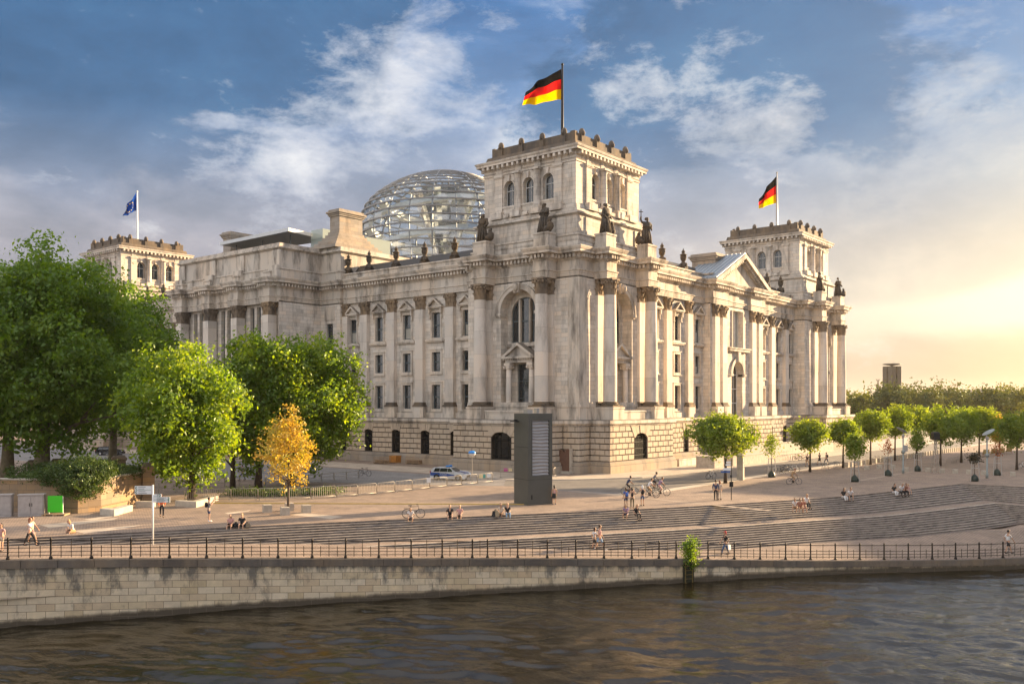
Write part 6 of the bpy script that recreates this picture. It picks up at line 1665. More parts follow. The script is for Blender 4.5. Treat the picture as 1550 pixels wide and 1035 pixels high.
card(728, 732, .62, .5, .42, 'cream', 'cream notice on the barrier line near its right end'); card(733, 731.5, .62, .3, .4, 'teal', 'teal notice beside the cream one on the barrier line'); card(740, 731, .66, .5, .42, 'white', 'white notice at the right end of the barrier line'); card(649, 740, .68, .45, .5, 'white', 'white sheet tied to the barriers in front of the police car')
# low wooden-topped rail behind the barriers
P0, P1 = at(402, 736), at(543, 723.5)
e = empty('bicycle_rail', tuple(P0), 0, 'low pale rail on posts between golden tree and the parked dark bicycle', 'rail'); d = P1 - P0
m = MB(); m.beam(Vector((0, 0, .85)), d + Vector((0, 0, .85)), .09, .07); m.beam(Vector((0, 0, .45)), d + Vector((0, 0, .45)), .05, .05); m.build('rail', M['galv'], e)
for i in range(8): m = MB(); q = d * (i / 7); m.box(q.x - .06, q.x + .06, q.y - .06, q.y + .06, 0, .86); m.build('post', M['galv'], e)
P0, P1 = at(240, 747), at(385, 733)
e = empty('handrail', tuple(P0), 0, 'thin grey handrail under the trees behind the signpost', 'rail'); d = P1 - P0
m = MB(); m.beam(Vector((0, 0, 1.0)), d + Vector((0, 0, 1.0)), .05, .05); m.beam(Vector((0, 0, .5)), d + Vector((0, 0, .5)), .04, .04); m.build('rail', M['galv'], e)
for i in range(7): m = MB(); q = d * (i / 6); m.box(q.x - .035, q.x + .035, q.y - .035, q.y + .035, 0, 1.0); m.build('post', M['galv'], e)
# shaded flower bed strip below the trees
ivy('low dark ground plants behind the crowd barriers under the green trees', [(x, 752 - abs(x - 400) * .02, .25, 1.2, .3, 1.2) for x in range(345, 500, 14)], 5000, 66, .2)
M['black0'] = mat('seam_black', (.01, .01, .01), .8)
# ---- dark video column
A_, B_, C_ = at(799.5, 765), at(836, 762.7), at(780, 761)
d1 = (B_ - A_); w1 = d1.length; a1 = math.atan2(d1.y, d1.x); dep = 2.5; H_ = 7.95
M['darkgrey'] = mat('column_grey', (.082, .084, .076), .45, .1, .12, .6); M['fabric'] = mat('shutter_fabric', (.32, .32, .33), .8, 0, .1, 2)
e = empty('display_column', tuple(A_), a1, 'tall dark grey monolithic column with a pale rolled shutter panel on one face', 'display column')
sgn = 1 if (Matrix.Rotation(a1, 3, 'Z') @ Vector((0, 1, 0))).dot(C_ - A_) > 0 else -1
m = MB(); y0, y1 = 0, sgn * dep; 
fx0, fx1 = w1 * .17, w1 * .87; z0, z1 = 2.55, 7.35
fr = Fr((0, 0), (1, 0), (0, -sgn)); fwall(m, fr, 0, w1, 0, 0, H_, [(fx0, fx1, z0, z1, 0, .22)])
m.poly([(0, 0, 0), (0, y1, 0), (0, y1, H_), (0, 0, H_)]); m.poly([(w1, 0, 0), (w1, y1, 0), (w1, y1, H_), (w1, 0, H_)]); m.poly([(0, y1, 0), (w1, y1, 0), (w1, y1, H_), (0, y1, H_)]); m.poly([(0, 0, H_), (w1, 0, H_), (w1, y1, H_), (0, y1, H_)])
m.build('casing', M['darkgrey'], e)
m = MB(); m.sm = True; K = 150; rg = random.Random(3); prev = None
for i in range(K + 1):
    z = z0 + (z1 - z0) * i / K; row = []
    for j in range(9):
        x = lerp(fx0, fx1, j / 8); y = sgn * (.14 - .06 * math.sin(i * .42 * 1.7 + .8 * math.sin(i * .11) + .5 * math.sin(j * .7 + i * .05)) - .03 * mnoise.noise(Vector((x * 2, 0, z * 4)))); row.append(m.pt((x, y, z)))
    if prev:
        for j in range(8): m.face((prev[j], prev[j + 1], row[j + 1], row[j]))
    prev = row
m.build('shutter', M['fabric'], e)
m = MB(); m.box(-.004, w1 + .004, -sgn * .004, -sgn * .0039, 2.2, 2.22); m.box(fx0 - .06, fx0 - .04, -sgn * .005, -sgn * .004, z0, z1); m.box(fx1 + .04, fx1 + .06, -sgn * .005, -sgn * .004, z0, z1); m.box(-.005, -.004, min(0, y1), max(0, y1), 2.2, 2.23); m.box(-.005, -.004, min(0, y1), max(0, y1), 5.0, 5.03); m.box(.3, .42, -sgn * .02, 0, .5, .9); m.build('panel_seam', M['black0'], e)
m = MB(); m.box(w1 * .08, w1 * .3, sgn * .5, sgn * 1.1, H_, H_ + .35); m.box(w1 * .45, w1 * .55, sgn * .4, sgn * .9, H_, H_ + .45); m.build('top_fitting', M['steel'], e)
m = MB(); m.tube([(0, sgn * 1.9, 7.35), (-.35, sgn * 1.9, 7.35)], .05, 6); m.box(-.55, -.2, sgn * 1.2, sgn * 2.2, 7.2, 7.3); m.build('bracket', M['iron'], e)
# ---- brick wall fragment on plinth
M['brick'] = bpy.data.materials.new('old_brick'); M['brick'].use_nodes = True; n = NT(M['brick'].node_tree)
ob_ = n('ShaderNodeTexCoord').outputs['Object']; sp_ = n('ShaderNodeSeparateXYZ', ins={0: ob_}); uv_ = n('ShaderNodeCombineXYZ', ins={0: mth(n, 'ADD', sp_.outputs[0], sp_.outputs[1]), 1: sp_.outputs[2], 2: 0.0}).outputs[0]
bk = n('ShaderNodeTexBrick', ins={'Vector': uv_, 'Color1': (.10, .032, .018, 1), 'Color2': (.15, .055, .03, 1), 'Mortar': (.14, .11, .085, 1), 'Scale': 1.0, 'Mortar Size': .012, 'Brick Width': .25, 'Row Height': .08})
p = n('ShaderNodeBsdfPrincipled', ins={'Base Color': bk.outputs[0], 'Roughness': .9}); n('ShaderNodeOutputMaterial', ins={0: p.outputs[0]})
pb = at(848, 716); e = empty('brick_memorial', tuple(pb), 0, 'reddish brown fragment of old brick wall on a low plinth at the building corner', 'brick wall fragment')
m = MB(); m.box(-.6, 1.2, -1.9, 2.4, 0, .32); m.build('plinth', M['concrete2'], e)
rg = random.Random(2); m = MB(); 
for i in range(16):
    u0 = -1.5 + i * .22; m.box(-.1, .45, u0, u0 + .22, .32, 3.1 - (.25 if i in (3, 4) else 0) - rg.choice([0, .08, .16, 0]))
m.build('brickwork', M['brick'], e)
m = MB(); m.box(-.12, .47, -1.62, -1.5, .32, 3.15); m.build('edge_post', M['concrete2'], e)
# low walls of the garage ramp / terrace on the north side
def lowwall(label, pts, h, w_):
    return slabbench(pts, h, w_, label, 'low stone wall', 'low_wall')
def boxw(label, x0, x1, y0, y1, h, cat='low stone wall', name='low_wall'):
    m = MB(); m.box(0, x1 - x0, 0, y1 - y0, 0, h); m.box(-.05, x1 - x0 + .05, -.05, y1 - y0 + .05, h, h + .1); ob = m.build(name, M['concrete2']); ob.location = (x0, y0, 0.012); settag(ob, label, cat); return ob
boxw('short square stone block before the gabled entrance', 18.2, 21.0, -10.4, -7.6, 1.5)
boxw('long low stone wall behind the largest street tree', 24, 44, -10.4, -9.2, 1.3); boxw('higher stone parapet close to the gabled entrance wall', 34, 73, -7.4, -6.4, 2.3)
m = MB(); m.box(0, 20, 0, .5, 0, .9); m.box(-.05, 20.05, -.05, .55, .9, 1.05); ob = m.build('low_wall', M['stone_trim']); ob.location = (18.3, -4.9, 0.012); settag(ob, 'low ledge wall around the light well right of the nearest corner', 'low stone wall')
# stone stele
c = at(1121, 726); k = ppm(c); m = MB(); hh = 38 / k; m.box(-.36, .36, -.36, .36, 0, hh); ob = m.build('stone_stele', M['concrete2']); ob.location = c; ob.rotation_euler = (0, 0, R(12)); settag(ob, 'upright square stone stele beside the largest street tree', 'stone stele')
# ---- sign posts
M['signw'] = mat('sign_white', (.68, .70, .70), .4, 0, .04); M['signg'] = mat('sign_green', (.02, .14, .07), .5); M['signb'] = mat('sign_blue', (.03, .09, .28), .4); M['signt'] = mat('sign_text_grey', (.12, .14, .13), .6)
def textobj(s, size, mt, parent, loc, rot, name='lettering'):
    cu = bpy.data.curves.new(name, 'FONT'); cu.body = s; cu.size = size; cu.extrude = .002; cu.align_x = 'LEFT'; cu.align_y = 'CENTER'; cu.resolution_u = 2
    t = bpy.data.objects.new(name, cu); col.objects.link(t); dg = bpy.context.evaluated_depsgraph_get(); dg.update(); me = bpy.data.meshes.new_from_object(t.evaluated_get(dg)); bpy.data.objects.remove(t)
    me.materials.clear(); me.materials.append(mt); o = bpy.data.objects.new(name, me); col.objects.link(o); o.parent = parent; o.location = loc; o.rotation_euler = rot; return o
zb = -.42; c = at(231.5, 824.5, zb); k = ppm(c); H = (824.5 - 733.5) / k
e = empty('direction_signpost', tuple(c), TH - R(90), 'white signpost with pale arms pointing left and right on the promenade', 'signpost')
m = MB(); m.sm = True; m.lathe([(.055, 0), (.055, H)], seg=10); m.build('post', M['white'], e)
def arm(x0, x1, z0, z1, yy, tilt, arrow):
    m = MB(); m.box(x0, x1, yy - .015, yy + .015, z0, z1); a = m.build('sign_arm', M['signw'], e)
    m = MB(); m.box(x0 + .02, x1 - .02, yy - .022, yy - .018, (z0 + z1) / 2 - .008, (z0 + z1) / 2 + .008)
    for zz in ((z0 * 3 + z1) / 4, (z0 + z1 * 3) / 4):
        hx = x0 + .10 if arrow < 0 else x1 - .10
        for q in (-1, 1): m.beam(Vector((hx + arrow * .05, yy - .022, zz)), Vector((hx - arrow * .03, yy - .022, zz + q * .09)), .02, .035)
    m.build('arrow', M['signg'], a)
    m = MB(); rr = random.Random(int(abs(x0) * 100))
    for zz in (z0 + (z1 - z0) * f for f in (.14, .34, .64, .86)):
        x = x0 + .25
        while x < x0 + (x1 - x0) * (.55 + .25 * rr.random()): L = rr.uniform(.02, .05); m.box(x, x + L, yy - .021, yy - .018, zz - .02, zz + .02); x += L + .015
    m.build('lettering', M['signt'], a)
u = 1 / k
arm(-27 * u, -1.5 * u, H - 14 * u, H - 1.5 * u, -.05, 0, -1); arm(1 * u, 13 * u, H - 21 * u, H - 14 * u, -.03, 0, 1); arm(1 * u, 26.5 * u, H - 26.5 * u, H - 18 * u, -.07, 0, 1)
c = at(1107, 756.5); k = ppm(c); u = 1 / k
e = empty('information_post', tuple(c), TH - R(90), 'thin dark post with small sign panels right of the couple above the steps', 'signpost')
m = MB(); m.lathe([(.04, 0), (.04, 62 * u)], seg=8); m.build('post', M['iron'], e)
m = MB(); m.box(-3.2 * u, 2.6 * u, -.1, -.05, 20 * u, 28 * u); m.build('notice_box', M['iron'], e)
for (x0, x1, z0, z1, mt) in ((-13, -1, 45, 48.5, 'signw'), (-16, -2, 41.5, 44, 'signb'), (-9, -1, 52, 54.5, 'signw'), (-8, -1, 56, 58.5, 'signw'), (-2, 0.6, 34, 38, 'iron')):
    m = MB(); m.box(x0 * u, x1 * u, -.08, -.05, z0 * u, z1 * u); m.build('sign_panel', M[mt], e)
# blue and white ball sign
c = at(714.5, 733); k = ppm(c); u = 1 / k; e = empty('ball_lamp', tuple(c), 0, 'thin pole with a half blue half white round lamp behind the barriers', 'pole lamp')
m = MB(); m.lathe([(.03, 0), (.03, 44 * u)], seg=8); m.build('pole', M['galv'], e)
M['lblue'] = mat('lamp_blue', (.02, .22, .62), .35)
m = MB(); m.sm = True; m.lathe([(.05, 42.5 * u), (4 * u, 44 * u), (5.8 * u, 46.2 * u), (5.9 * u, 47 * u)], seg=16, cap=False); m.build('lower_bowl', M['white'], e)
m = MB(); m.sm = True; m.lathe([(5.9 * u, 47.02 * u), (5.6 * u, 49 * u), (3.4 * u, 50.8 * u), (.02, 51.2 * u)], seg=16); m.build('upper_bowl', M['lblue'], e)
# pallets and crates at the wall
M['wood'] = mat('crate_wood', (.30, .20, .12), .9, 0, .3, 4); M['orange'] = mat('orange_crate', (.42, .17, .03), .7, 0, .2, 3); M['meshm'] = mat('mesh_grey', (.10, .09, .08), .8)
def crate(x, y, w_, h_, d_, label, mt='wood', cage=True):
    c = at(x, y); e = empty('pallet_crate', tuple(c), R(92), label, 'pallet crate', 'pallet crates along the wall')
    m = MB()
    for i in range(5): m.box(-w_ / 2, w_ / 2, -d_ / 2 + d_ * i / 5, -d_ / 2 + d_ * (i + .7) / 5, .10, .14)
    for s in (-1, 0, 1): m.box(s * (w_ / 2 - .06) - .06, s * (w_ / 2 - .06) + .06, -d_ / 2, d_ / 2, 0, .10)
    m.build('pallet', M['pal'], e)
    m = MB()
    if cage:
        for i in range(9): x_ = -w_ / 2 + w_ * i / 8; m.box(x_ - .02, x_ + .02, -d_ / 2, -d_ / 2 + .03, .14, h_); m.box(x_ - .02, x_ + .02, d_ / 2 - .03, d_ / 2, .14, h_)
        for z in (.2, h_ * .5, h_ - .04): m.box(-w_ / 2, w_ / 2, -d_ / 2 - .01, -d_ / 2 + .04, z, z + .05); m.box(-w_ / 2, w_ / 2, d_ / 2 - .04, d_ / 2 + .01, z, z + .05)
        m.box(-w_ / 2 + .1, w_ / 2 - .15, -d_ / 2 + .1, d_ / 2 - .1, .15, h_ * .6)
    else:
        m.box(-w_ / 2, w_ / 2, -d_ / 2, d_ / 2, .14, h_)
        for i in range(4): x_ = -w_ / 2 + w_ * i / 3; m.box(x_ - .05, x_ + .05, -d_ / 2 - .03, -d_ / 2 + .0, .14, h_ + .03)
    m.build('cage' if cage else 'box', M[mt], e)
crate(578, 701.5, 2.3, .95, 1.2, 'slatted brown crate on a pallet, leftmost along the side wall'); crate(598, 700.5, 1.4, 1.1, 1.1, 'orange brown crate on a pallet by the side wall', 'orange', False)
crate(628, 702, 2.6, 1.0, 1.2, 'long slatted crate in the middle of the side wall'); crate(640, 700, 1.0, 1.0, 1.0, 'small dark crate next to the long slatted crate', 'meshm', False)
crate(665, 701.5, 1.7, 1.3, 1.1, 'tall slatted crate behind the police car'); crate(690, 704, 1.8, 1.2, 1.1, 'dark mesh crate right behind the police car roof', 'meshm')
M['steel2'] = mat('dish_grey', (.24, .27, .26), .5, .2)
# ---- lamps
def lamp(x, y, ytop, label, s):
    c = at(x, y); k = ppm(c); h = (y - ytop) / k; e = empty('street_lamp', tuple(c), TH - R(90), label, 'street lamp', 'tall plaza lamps with tilted dishes')
    m = MB(); m.sm = True; m.lathe([(.16, 0), (.16, .5), (.10, .6), (.075, h - .9)], seg=12); m.box(-.16, .16, -.2, .2, h * .45, h * .52); m.build('pole', M['steel2'], e)
    m = MB(); m.sm = True; b0 = len(m.v); m.lathe([(.02, .09), (.45, .08), (.72, .02), (.76, -.02), (.70, -.04), (.02, -.02)], seg=22)
    M_ = Matrix.Translation((-.15 * s, 0, h - .15)) @ Matrix.Rotation(R(32 * s), 4, 'Y')
    for i in range(b0, len(m.v)): m.v[i] = tuple(M_ @ Vector(m.v[i]))
    m.build('dish', M['steel2'], e)
    m = MB(); m.tube([(0, 0, h - .95), (.1 * s, 0, h - .6), (-.1 * s, 0, h - .22)], .05, 6); m.lathe([(.12, h - 1.05), (.2, h - .85), (.18, h - .7)], seg=10); m.build('lamp_head', M['steel'], e)
lamp(1367, 716.5, 649, 'grey lamp with pale oval dish tilted right, left one of two', 1); lamp(1494, 723.5, 652, 'grey lamp with pale oval dish tilted left, near the right photo edge', -1)
c = at(1416, 716); k = ppm(c); e = empty('spotlight_mast', tuple(c), TH - R(90), 'lattice mast with black spotlight box in front of the broad yellow tree', 'spotlight mast'); h = 62 / k
m = MB()
for sx, sy in ((-1, -1), (1, -1), (1, 1), (-1, 1)): m.tube([(sx * .45, sy * .45, 0), (sx * .12, sy * .12, h * .55), (sx * .1, sy * .1, h - .9)], .035, 5)
for i in range(8): z_ = h * .9 * i / 8; q = .45 - .33 * min(1, i / 4.4); m.beam((-q, -q, z_), (q, -q, z_ + .5), .03, .03); m.beam((q, q, z_), (-q, q, z_ + .5), .03, .03); m.beam((-q, q, z_), (-q, -q, z_ + .5), .03, .03)
m.build('mast', M['galv'], e)
m = MB(); m.box(-.42, .42, -.35, .35, h - .95, h - .1); m.frust(-.42, .42, -.35, .35, h - .1, h + .05, .12); m.build('spotlight', M['iron'], e)
c = at(1371, 704); k = ppm(c); e = empty('bus_sign', tuple(c), TH - R(90), 'small grey round topped sign beside the first lamp', 'sign'); m = MB(); m.lathe([(.035, 0), (.035, 2.3)], seg=6); m.build('post', M['steel'], e); m = MB(); m.box(-.28, .28, -.04, 0, 2.0, 2.9); m.build('panel', M['steel'], e)
# deck chairs
M['canvas'] = mat('deckchair_canvas', (.62, .50, .24), .8)
for i, (x, y) in enumerate(((1492, 690.5), (1504, 689), (1516, 687.6), (1527, 686))):
    c = at(x, y); e = empty('deck_chair', tuple(c), R(200), ['leftmost', 'second from left', 'third from left', 'rightmost'][i] + ' of four cream deck chairs under the right street trees', 'deck chair', 'cream deck chairs')
    m = MB(); m.sm = True; m.tube([(-.55, 0, .3), (-.2, 0, .28), (.2, 0, .42), (.7, 0, 1.15)], [.01] * 4, 4)
    m.v = []; m.f = []; m.m = []; m.s = []
    prev = None
    for (a, b) in ((-.7, .42), (-.3, .30), (.1, .34), (.45, .75), (.8, 1.2)):
        r_ = [m.pt((a, -.4, b)), m.pt((a, .4, b))]
        if prev: m.face((prev[0], prev[1], r_[1], r_[0]))
        prev = r_
    m.build('canvas', M['canvas'], e)
    m = MB()
    for s in (-.42, .42): m.beam((-.8, s, .4), (.6, s, .05), .05, .05); m.beam((-.3, s, .05), (.85, s, 1.25), .05, .05)
    m.build('frame', M['pal'], e)
# bike stands
def hoops(x, y, n_, label):
    c = at(x, y); e = empty('bike_stand', tuple(c), 0, label, 'bicycle stand')
    for i in range(n_): m = MB(); m.sm = True; q = i * .95; m.tube([(q, -.35, 0), (q, -.35, .7), (q, -.25, .82), (q, .25, .82), (q, .35, .7), (q, .35, 0)], .028, 6); m.build('hoop', M['galv'], e)
hoops(1161, 719, 8, 'row of metal bicycle hoops beside the small staked sapling'); hoops(1182, 697, 10, 'row of metal bicycle hoops before the stone parapet'); hoops(1437, 702, 9, 'row of metal bicycle hoops below the yellow lit street trees')
for i, (x, y) in enumerate(((1249, 712), (1267, 710))):
    c = at(x, y); e = empty('trestle_table', tuple(c), R(5), ['left', 'right'][i] + ' of two pale trestle racks between the street trees', 'trestle rack', 'pale trestle racks')
    m = MB(); m.box(-.6, .6, -.4, .4, 1.0, 1.06); m.build('top', M['galv'], e)
    for s in (-1, 1): m = MB(); m.beam((s * .55, -.4, 0), (s * .5, -.1, 1.0), .05, .05); m.beam((s * .55, .4, 0), (s * .5, .1, 1.0), .05, .05); m.beam((s * .53, -.3, .35), (s * .53, .3, .35), .04, .04); m.build('leg', M['galv'], e)
# ================================================================ bicycles, cars, people
M['tyre'] = mat('tyre_rubber', (.015, .015, .015), .8); M['rim'] = mat('rim_metal', (.35, .35, .36), .35, .7); M['black'] = mat('matte_black', (.014, .014, .015), .6)
M['bikef'] = mat('bike_black', (.02, .02, .022), .35, .3); M['bikew'] = mat('bike_white', (.6, .6, .58), .4)
def bike(label, loc, rz, fm='bikef', lean=0.0, group=None, proto=[None]):
    if proto[0] is not None:
        e = copy_tree(proto[0]); e['label'] = label; e.location = loc; e.rotation_euler = (lean, 0, rz)
        if 'group' in e: del e['group']
        if group: e['group'] = group
        if fm != 'bikef':
            for ch in e.children:
                if ch.name.startswith('frame'): ch.data = ch.data.copy(); ch.data.materials[0] = M[fm]
        return e
    e = empty('bicycle', loc, rz, label, 'bicycle', group); proto[0] = e; r = .34
    for x in (-.53, .53):
        m = MB(); m.sm = True
        m.tube([(x + r * math.cos(a), 0, r + r * math.sin(a)) for a in [2 * math.pi * i / 22 for i in range(23)]], .022, 6, False); w_ = m.build('wheel', M['tyre'], e)
        m = MB(); m.tube([(x + (r - .03) * math.cos(a), 0, r + (r - .03) * math.sin(a)) for a in [2 * math.pi * i / 22 for i in range(23)]], .010, 4, False)
        for i in range(10): a = math.pi * i / 5; m.tube([(x, 0, r), (x + (r - .03) * math.cos(a), 0, r + (r - .03) * math.sin(a))], .003, 3)
        m.tube([(x, -.05, r), (x, .05, r)], .025, 6); m.build('rim', M['rim'], w_)
    m = MB(); bb = (-.06, 0, .30); st = (-.22, 0, .86); hd = (.36, 0, .88); hb = (.40, 0, .68); ra = (-.53, 0, .34); fa = (.53, 0, .34)
    for a, b in ((bb, st), (st, hd), (bb, hb), (bb, ra), (ra, (-.2, 0, .74)), (hd, hb), (hb, fa), ((-.26, 0, .93), st)): m.tube([a, b], .018, 6)
    m.build('frame', M[fm], e)
    m = MB(); m.tube([(.36, 0, .88), (.34, 0, 1.0)], .016, 6); m.tube([(.22, -.28, 1.02), (.36, -.14, 1.03), (.36, .14, 1.03), (.22, .28, 1.02)], .014, 6); m.build('handlebar', M['black'], e)
    m = MB(); m.prism([(-.40, -.08), (-.40, .08), (-.18, .03), (-.12, 0), (-.18, -.03)], .93, .98); m.build('saddle', M['black'], e)
    m = MB(); m.tube([(-.06, -.06, .3), (-.06, .06, .3)], .07, 10); m.beam((-.06, .07, .3), (.06, .07, .18), .02, .02); m.beam((-.06, -.07, .3), (-.18, -.07, .42), .02, .02); m.box(.02, .12, .07, .15, .16, .18); m.box(-.24, -.14, -.15, -.07, .42, .44); m.build('crank', M['black'], e)
    m = MB(); m.tube([(-.72, 0, .74), (-.3, 0, .74)], .012, 5); m.box(-.75, -.35, -.06, .06, .735, .75); m.beam((-.53, 0, .36), (-.68, 0, .74), .012, .012); m.build('rack', M['black'], e)
    return e
def bat(x, y): return tuple(at(x, y))
AV = TH - R(90)          # angle of the picture plane
bike('black bicycle parked at the top of the steps behind the seated boy in white', bat(626, 783.5), AV + R(8), lean=R(-6))
bike('dark bicycle parked at the right end of the low pale rail', bat(552, 720), AV + R(-14), lean=R(5))
bike('white bicycle leaning under the largest street tree', bat(1076, 724.5), AV + R(35), 'bikew', R(6))
gb = 'bicycles parked at the hoops along the road'
bike('dark bicycle at the hoops, left one beside the small sapling', bat(1183, 716.5), AV + R(30), lean=R(5), group=gb); bike('dark bicycle at the hoops, middle of the group left of the round tree', bat(1191, 715), AV + R(12), lean=R(-5), group=gb); bike('bicycle with white rear at the hoops, nearest the round clipped tree', bat(1201, 714), AV + R(5), 'bikew', R(4), group=gb)
bike('dark bicycle in front of the stone parapet, left of two', bat(1206, 697), AV + R(20), lean=R(5), group=gb); bike('dark bicycle in front of the stone parapet, right of two', bat(1216, 696.5), AV + R(8), lean=R(5), group=gb)
bike('bicycle parked among the stone cubes below the two-lobed tree', bat(1327, 700), AV + R(10), lean=R(5), group=gb); bike('bicycle parked among the stone cubes left of the first lamp', bat(1338, 699), AV + R(20), lean=R(-5), group=gb)
bike('bicycle at the right photo edge beside the last street tree', bat(1549, 709), AV + R(10), 'bikew', lean=R(4))
# cars
def paint(name, c, metal=.2): return mat(name, c, .25, metal, .03, 1, coat=.6)
M['pblue'] = paint('police_blue', (.012, .075, .33)); M['psilver'] = paint('police_silver', (.60, .62, .64), .1); M['cblack'] = paint('car_black', (.006, .006, .008)); M['cglass'] = mat('car_glass', (.015, .02, .022), .05, spec=.9)
M['amber'] = mat('tail_red', (.35, .01, .01), .3); M['lamp'] = mat('headlamp', (.75, .76, .78), .15, .2)
def car(label, loc, rz, paint_m, stripe=None, police=False):
    # estate car, length 4.55, front towards +x
    e = empty('parked_car', loc, rz, label, 'car'); L = 4.55
    prof = [(-2.25, .42), (-2.27, .75), (-2.20, .98), (-1.95, 1.40), (-1.80, 1.46), (-.2, 1.50), (.25, 1.45), (.95, 1.02), (1.95, .90), (2.22, .74), (2.27, .45), (2.2, .24), (-2.2, .24)]
    def half(x, z):
        w_ = .88
        if z > .95: w_ = .88 - (z - .95) * .42
        if x > 1.6: w_ -= (x - 1.6) * .12
        if x < -1.9: w_ -= (-1.9 - x) * .15
        if z < .4: w_ -= .03
        return w_
    m = MB(); m.sm = False; b = len(m.v); k = len(prof)
    # body with inset belt: rings across the width
    xs_ = [-1.0, -.93, .93, 1.0]
    for f in xs_:
        for (x, z) in prof:
            cx = x * (.985 if abs(f) > .95 else 1); cz = z - (.03 if abs(f) > .95 and z > 1.2 else 0); m.v.append((cx, f * half(x, z), cz))
    for r_ in range(3):
        for i in range(k): a = b + r_ * k + i; c = b + r_ * k + (i + 1) % k; m.face((a, c, c + k, a + k))
    m.face([b + i for i in range(k)]); m.face([b + 3 * k + i for i in range(k)][::-1])
    bd = m.build('body', M[paint_m], e); bv = bd.modifiers.new('b', 'BEVEL'); bv.width = .04; bv.segments = 2; bv.limit_method = 'ANGLE'; bv.angle_limit = R(40)
    for p in bd.data.polygons: p.use_smooth = True
    # side windows, screens
    for s in (-1, 1):
        for (x0, x1, x2, x3) in ((-1.78, -1.05, -1.0, -1.62), (-.98, -.02, -.04, -.94), (.04, .78, .30, .02)):
            m = MB(); zl, zh = 1.0, 1.38
            m.poly([(x0, s * (half(x0, zl) + .012), zl), (x1, s * (half(x1, zl) + .012), zl), (x2, s * (half(0, zh) + .012), zh), (x3, s * (half(0, zh) + .012), zh)]); m.build('side_window', M['cglass'], e)
        m = MB(); m.box(.66, .84, s * .88, s * 1.06, .98, 1.10); m.build('mirror', M[paint_m], e)
        m = MB(); m.ell((2.12, s * .62, .68), (.16, .20, .10), 8, 6); m.build('headlight', M['lamp'], e)
        m = MB(); m.box(-2.27, -2.16, s * .60, s * .84, .78, 1.05); m.build('tail_light', M['amber'], e)
        for dx in (-.02,): m = MB(); m.beam((-.0, s * .897, .30), (-.0, s * .897, 1.0), .006, .012); m.beam((-.95, s * .897, .5), (-.95, s * .897, 1.0), .006, .012); m.box(.0 - .3, -.12, s * .885, s * .91, .84, .87); m.box(-.3 - .95, -.12 - .95, s * .885, s * .91, .84, .87); m.build('door_seam', M['black'], e)
    m = MB(); m.poly([(.98, -.74, 1.04), (.98, .74, 1.04), (.34, .62, 1.445), (.34, -.62, 1.445)]); m.build('windscreen', M['cglass'], e)
    m = MB(); m.poly([(-2.185, -.66, 1.05), (-2.185, .66, 1.05), (-1.985, .6, 1.38), (-1.985, -.6, 1.38)]); m.build('rear_window', M['cglass'], e)
    m = MB(); m.box(2.2, 2.29, -.45, .45, .36, .60); m.box(-2.29, -2.24, -.26, .26, .56, .68); m.build('grille', M['black'], e)
    for x in (-1.38, 1.38):
        for s in (-1, 1):
            m = MB(); m.tube([(x, s * .70, .33), (x, s * .905, .33)], .38, 20); m.build('wheel_arch', M['black'], e)
            m = MB(); m.sm = True; m.tube([(x, s * .72, .32), (x, s * .925, .32)], .32, 20); w_ = m.build('wheel', M['tyre'], e)
            m = MB(); m.tube([(x, s * .9, .32), (x, s * .935, .32)], .20, 12); m.build('rim', M['rim'], w_)
    if stripe:
        for s in (-1, 1):
            m = MB(); m.poly([(-2.2, s * .89, .52), (1.0, s * .89, .46), (.9, s * .885, .66), (-.1, s * .892, .80), (-2.18, s * .88, .90)]); m.build('side_stripe', M[stripe], e)
        m = MB(); m.poly([(1.05, -.72, 1.012), (1.05, .72, 1.012), (2.1, .66, .89), (2.1, -.66, .89)]); m.build('bonnet_panel', M[stripe], e)
        textobj('POLIZEI', .26, M['psilver'], e, (-.95, -.90, .70), (R(90), 0, 0)); textobj('POLIZEI', .26, M['psilver'], e, (.35, .90, .70), (R(90), 0, R(180)))
        m = MB(); m.box(-.35, -.05, -.60, .60, 1.5, 1.56); m.build('light_bar_base', M['black'], e)
        for s in (-1, 1): m = MB(); m.frust(-.36, -.04, min(s * .12, s * .6), max(s * .12, s * .6), 1.56, 1.70, .05); m.build('blue_light', M['lblue'], e)
    return e
car('blue and silver police estate car with roof lights behind the crowd barriers', tuple(at(682, 726)), AV + R(-22), 'psilver', 'pblue', True)
car('black estate car on the grey square seen between the trees', tuple(at(167, 688.5)), AV + R(3), 'cblack')
# motor scooter and barrels behind the car, portable toilet
c = at(163, 676); e = empty('motor_scooter', tuple(c), AV, 'dark motor scooter parked behind the black car', 'scooter')
m = MB(); m.sm = True
for x in (-.65, .65): m.tube([(x + .24 * math.cos(a), 0, .27 + .24 * math.sin(a)) for a in [2 * math.pi * i / 14 for i in range(15)]], .06, 6, False)
m.build('wheels', M['tyre'], e); m = MB(); m.sm = True; m.tube([(-.75, 0, .65), (-.3, 0, .55), (.1, 0, .32), (.45, 0, .4), (.6, 0, 1.0)], [.12, .18, .12, .12, .06], 8); m.ell((-.45, 0, .78), (.4, .16, .1), 8, 5); m.tube([(.5, -.3, 1.05), (.5, .3, 1.05)], .03, 6); m.build('body', M['black'], e)
m = MB(); m.box(-.98, -.62, -.2, .2, .85, 1.2); m.build('top_box', M['white'], e)
c = at(94, 667); e = empty('portable_toilet', tuple(c), AV, 'bright blue portable toilet cabin by the far wall under the plane trees', 'portable toilet'); M['cabin'] = mat('cabin_blue', (.03, .20, .55), .5)
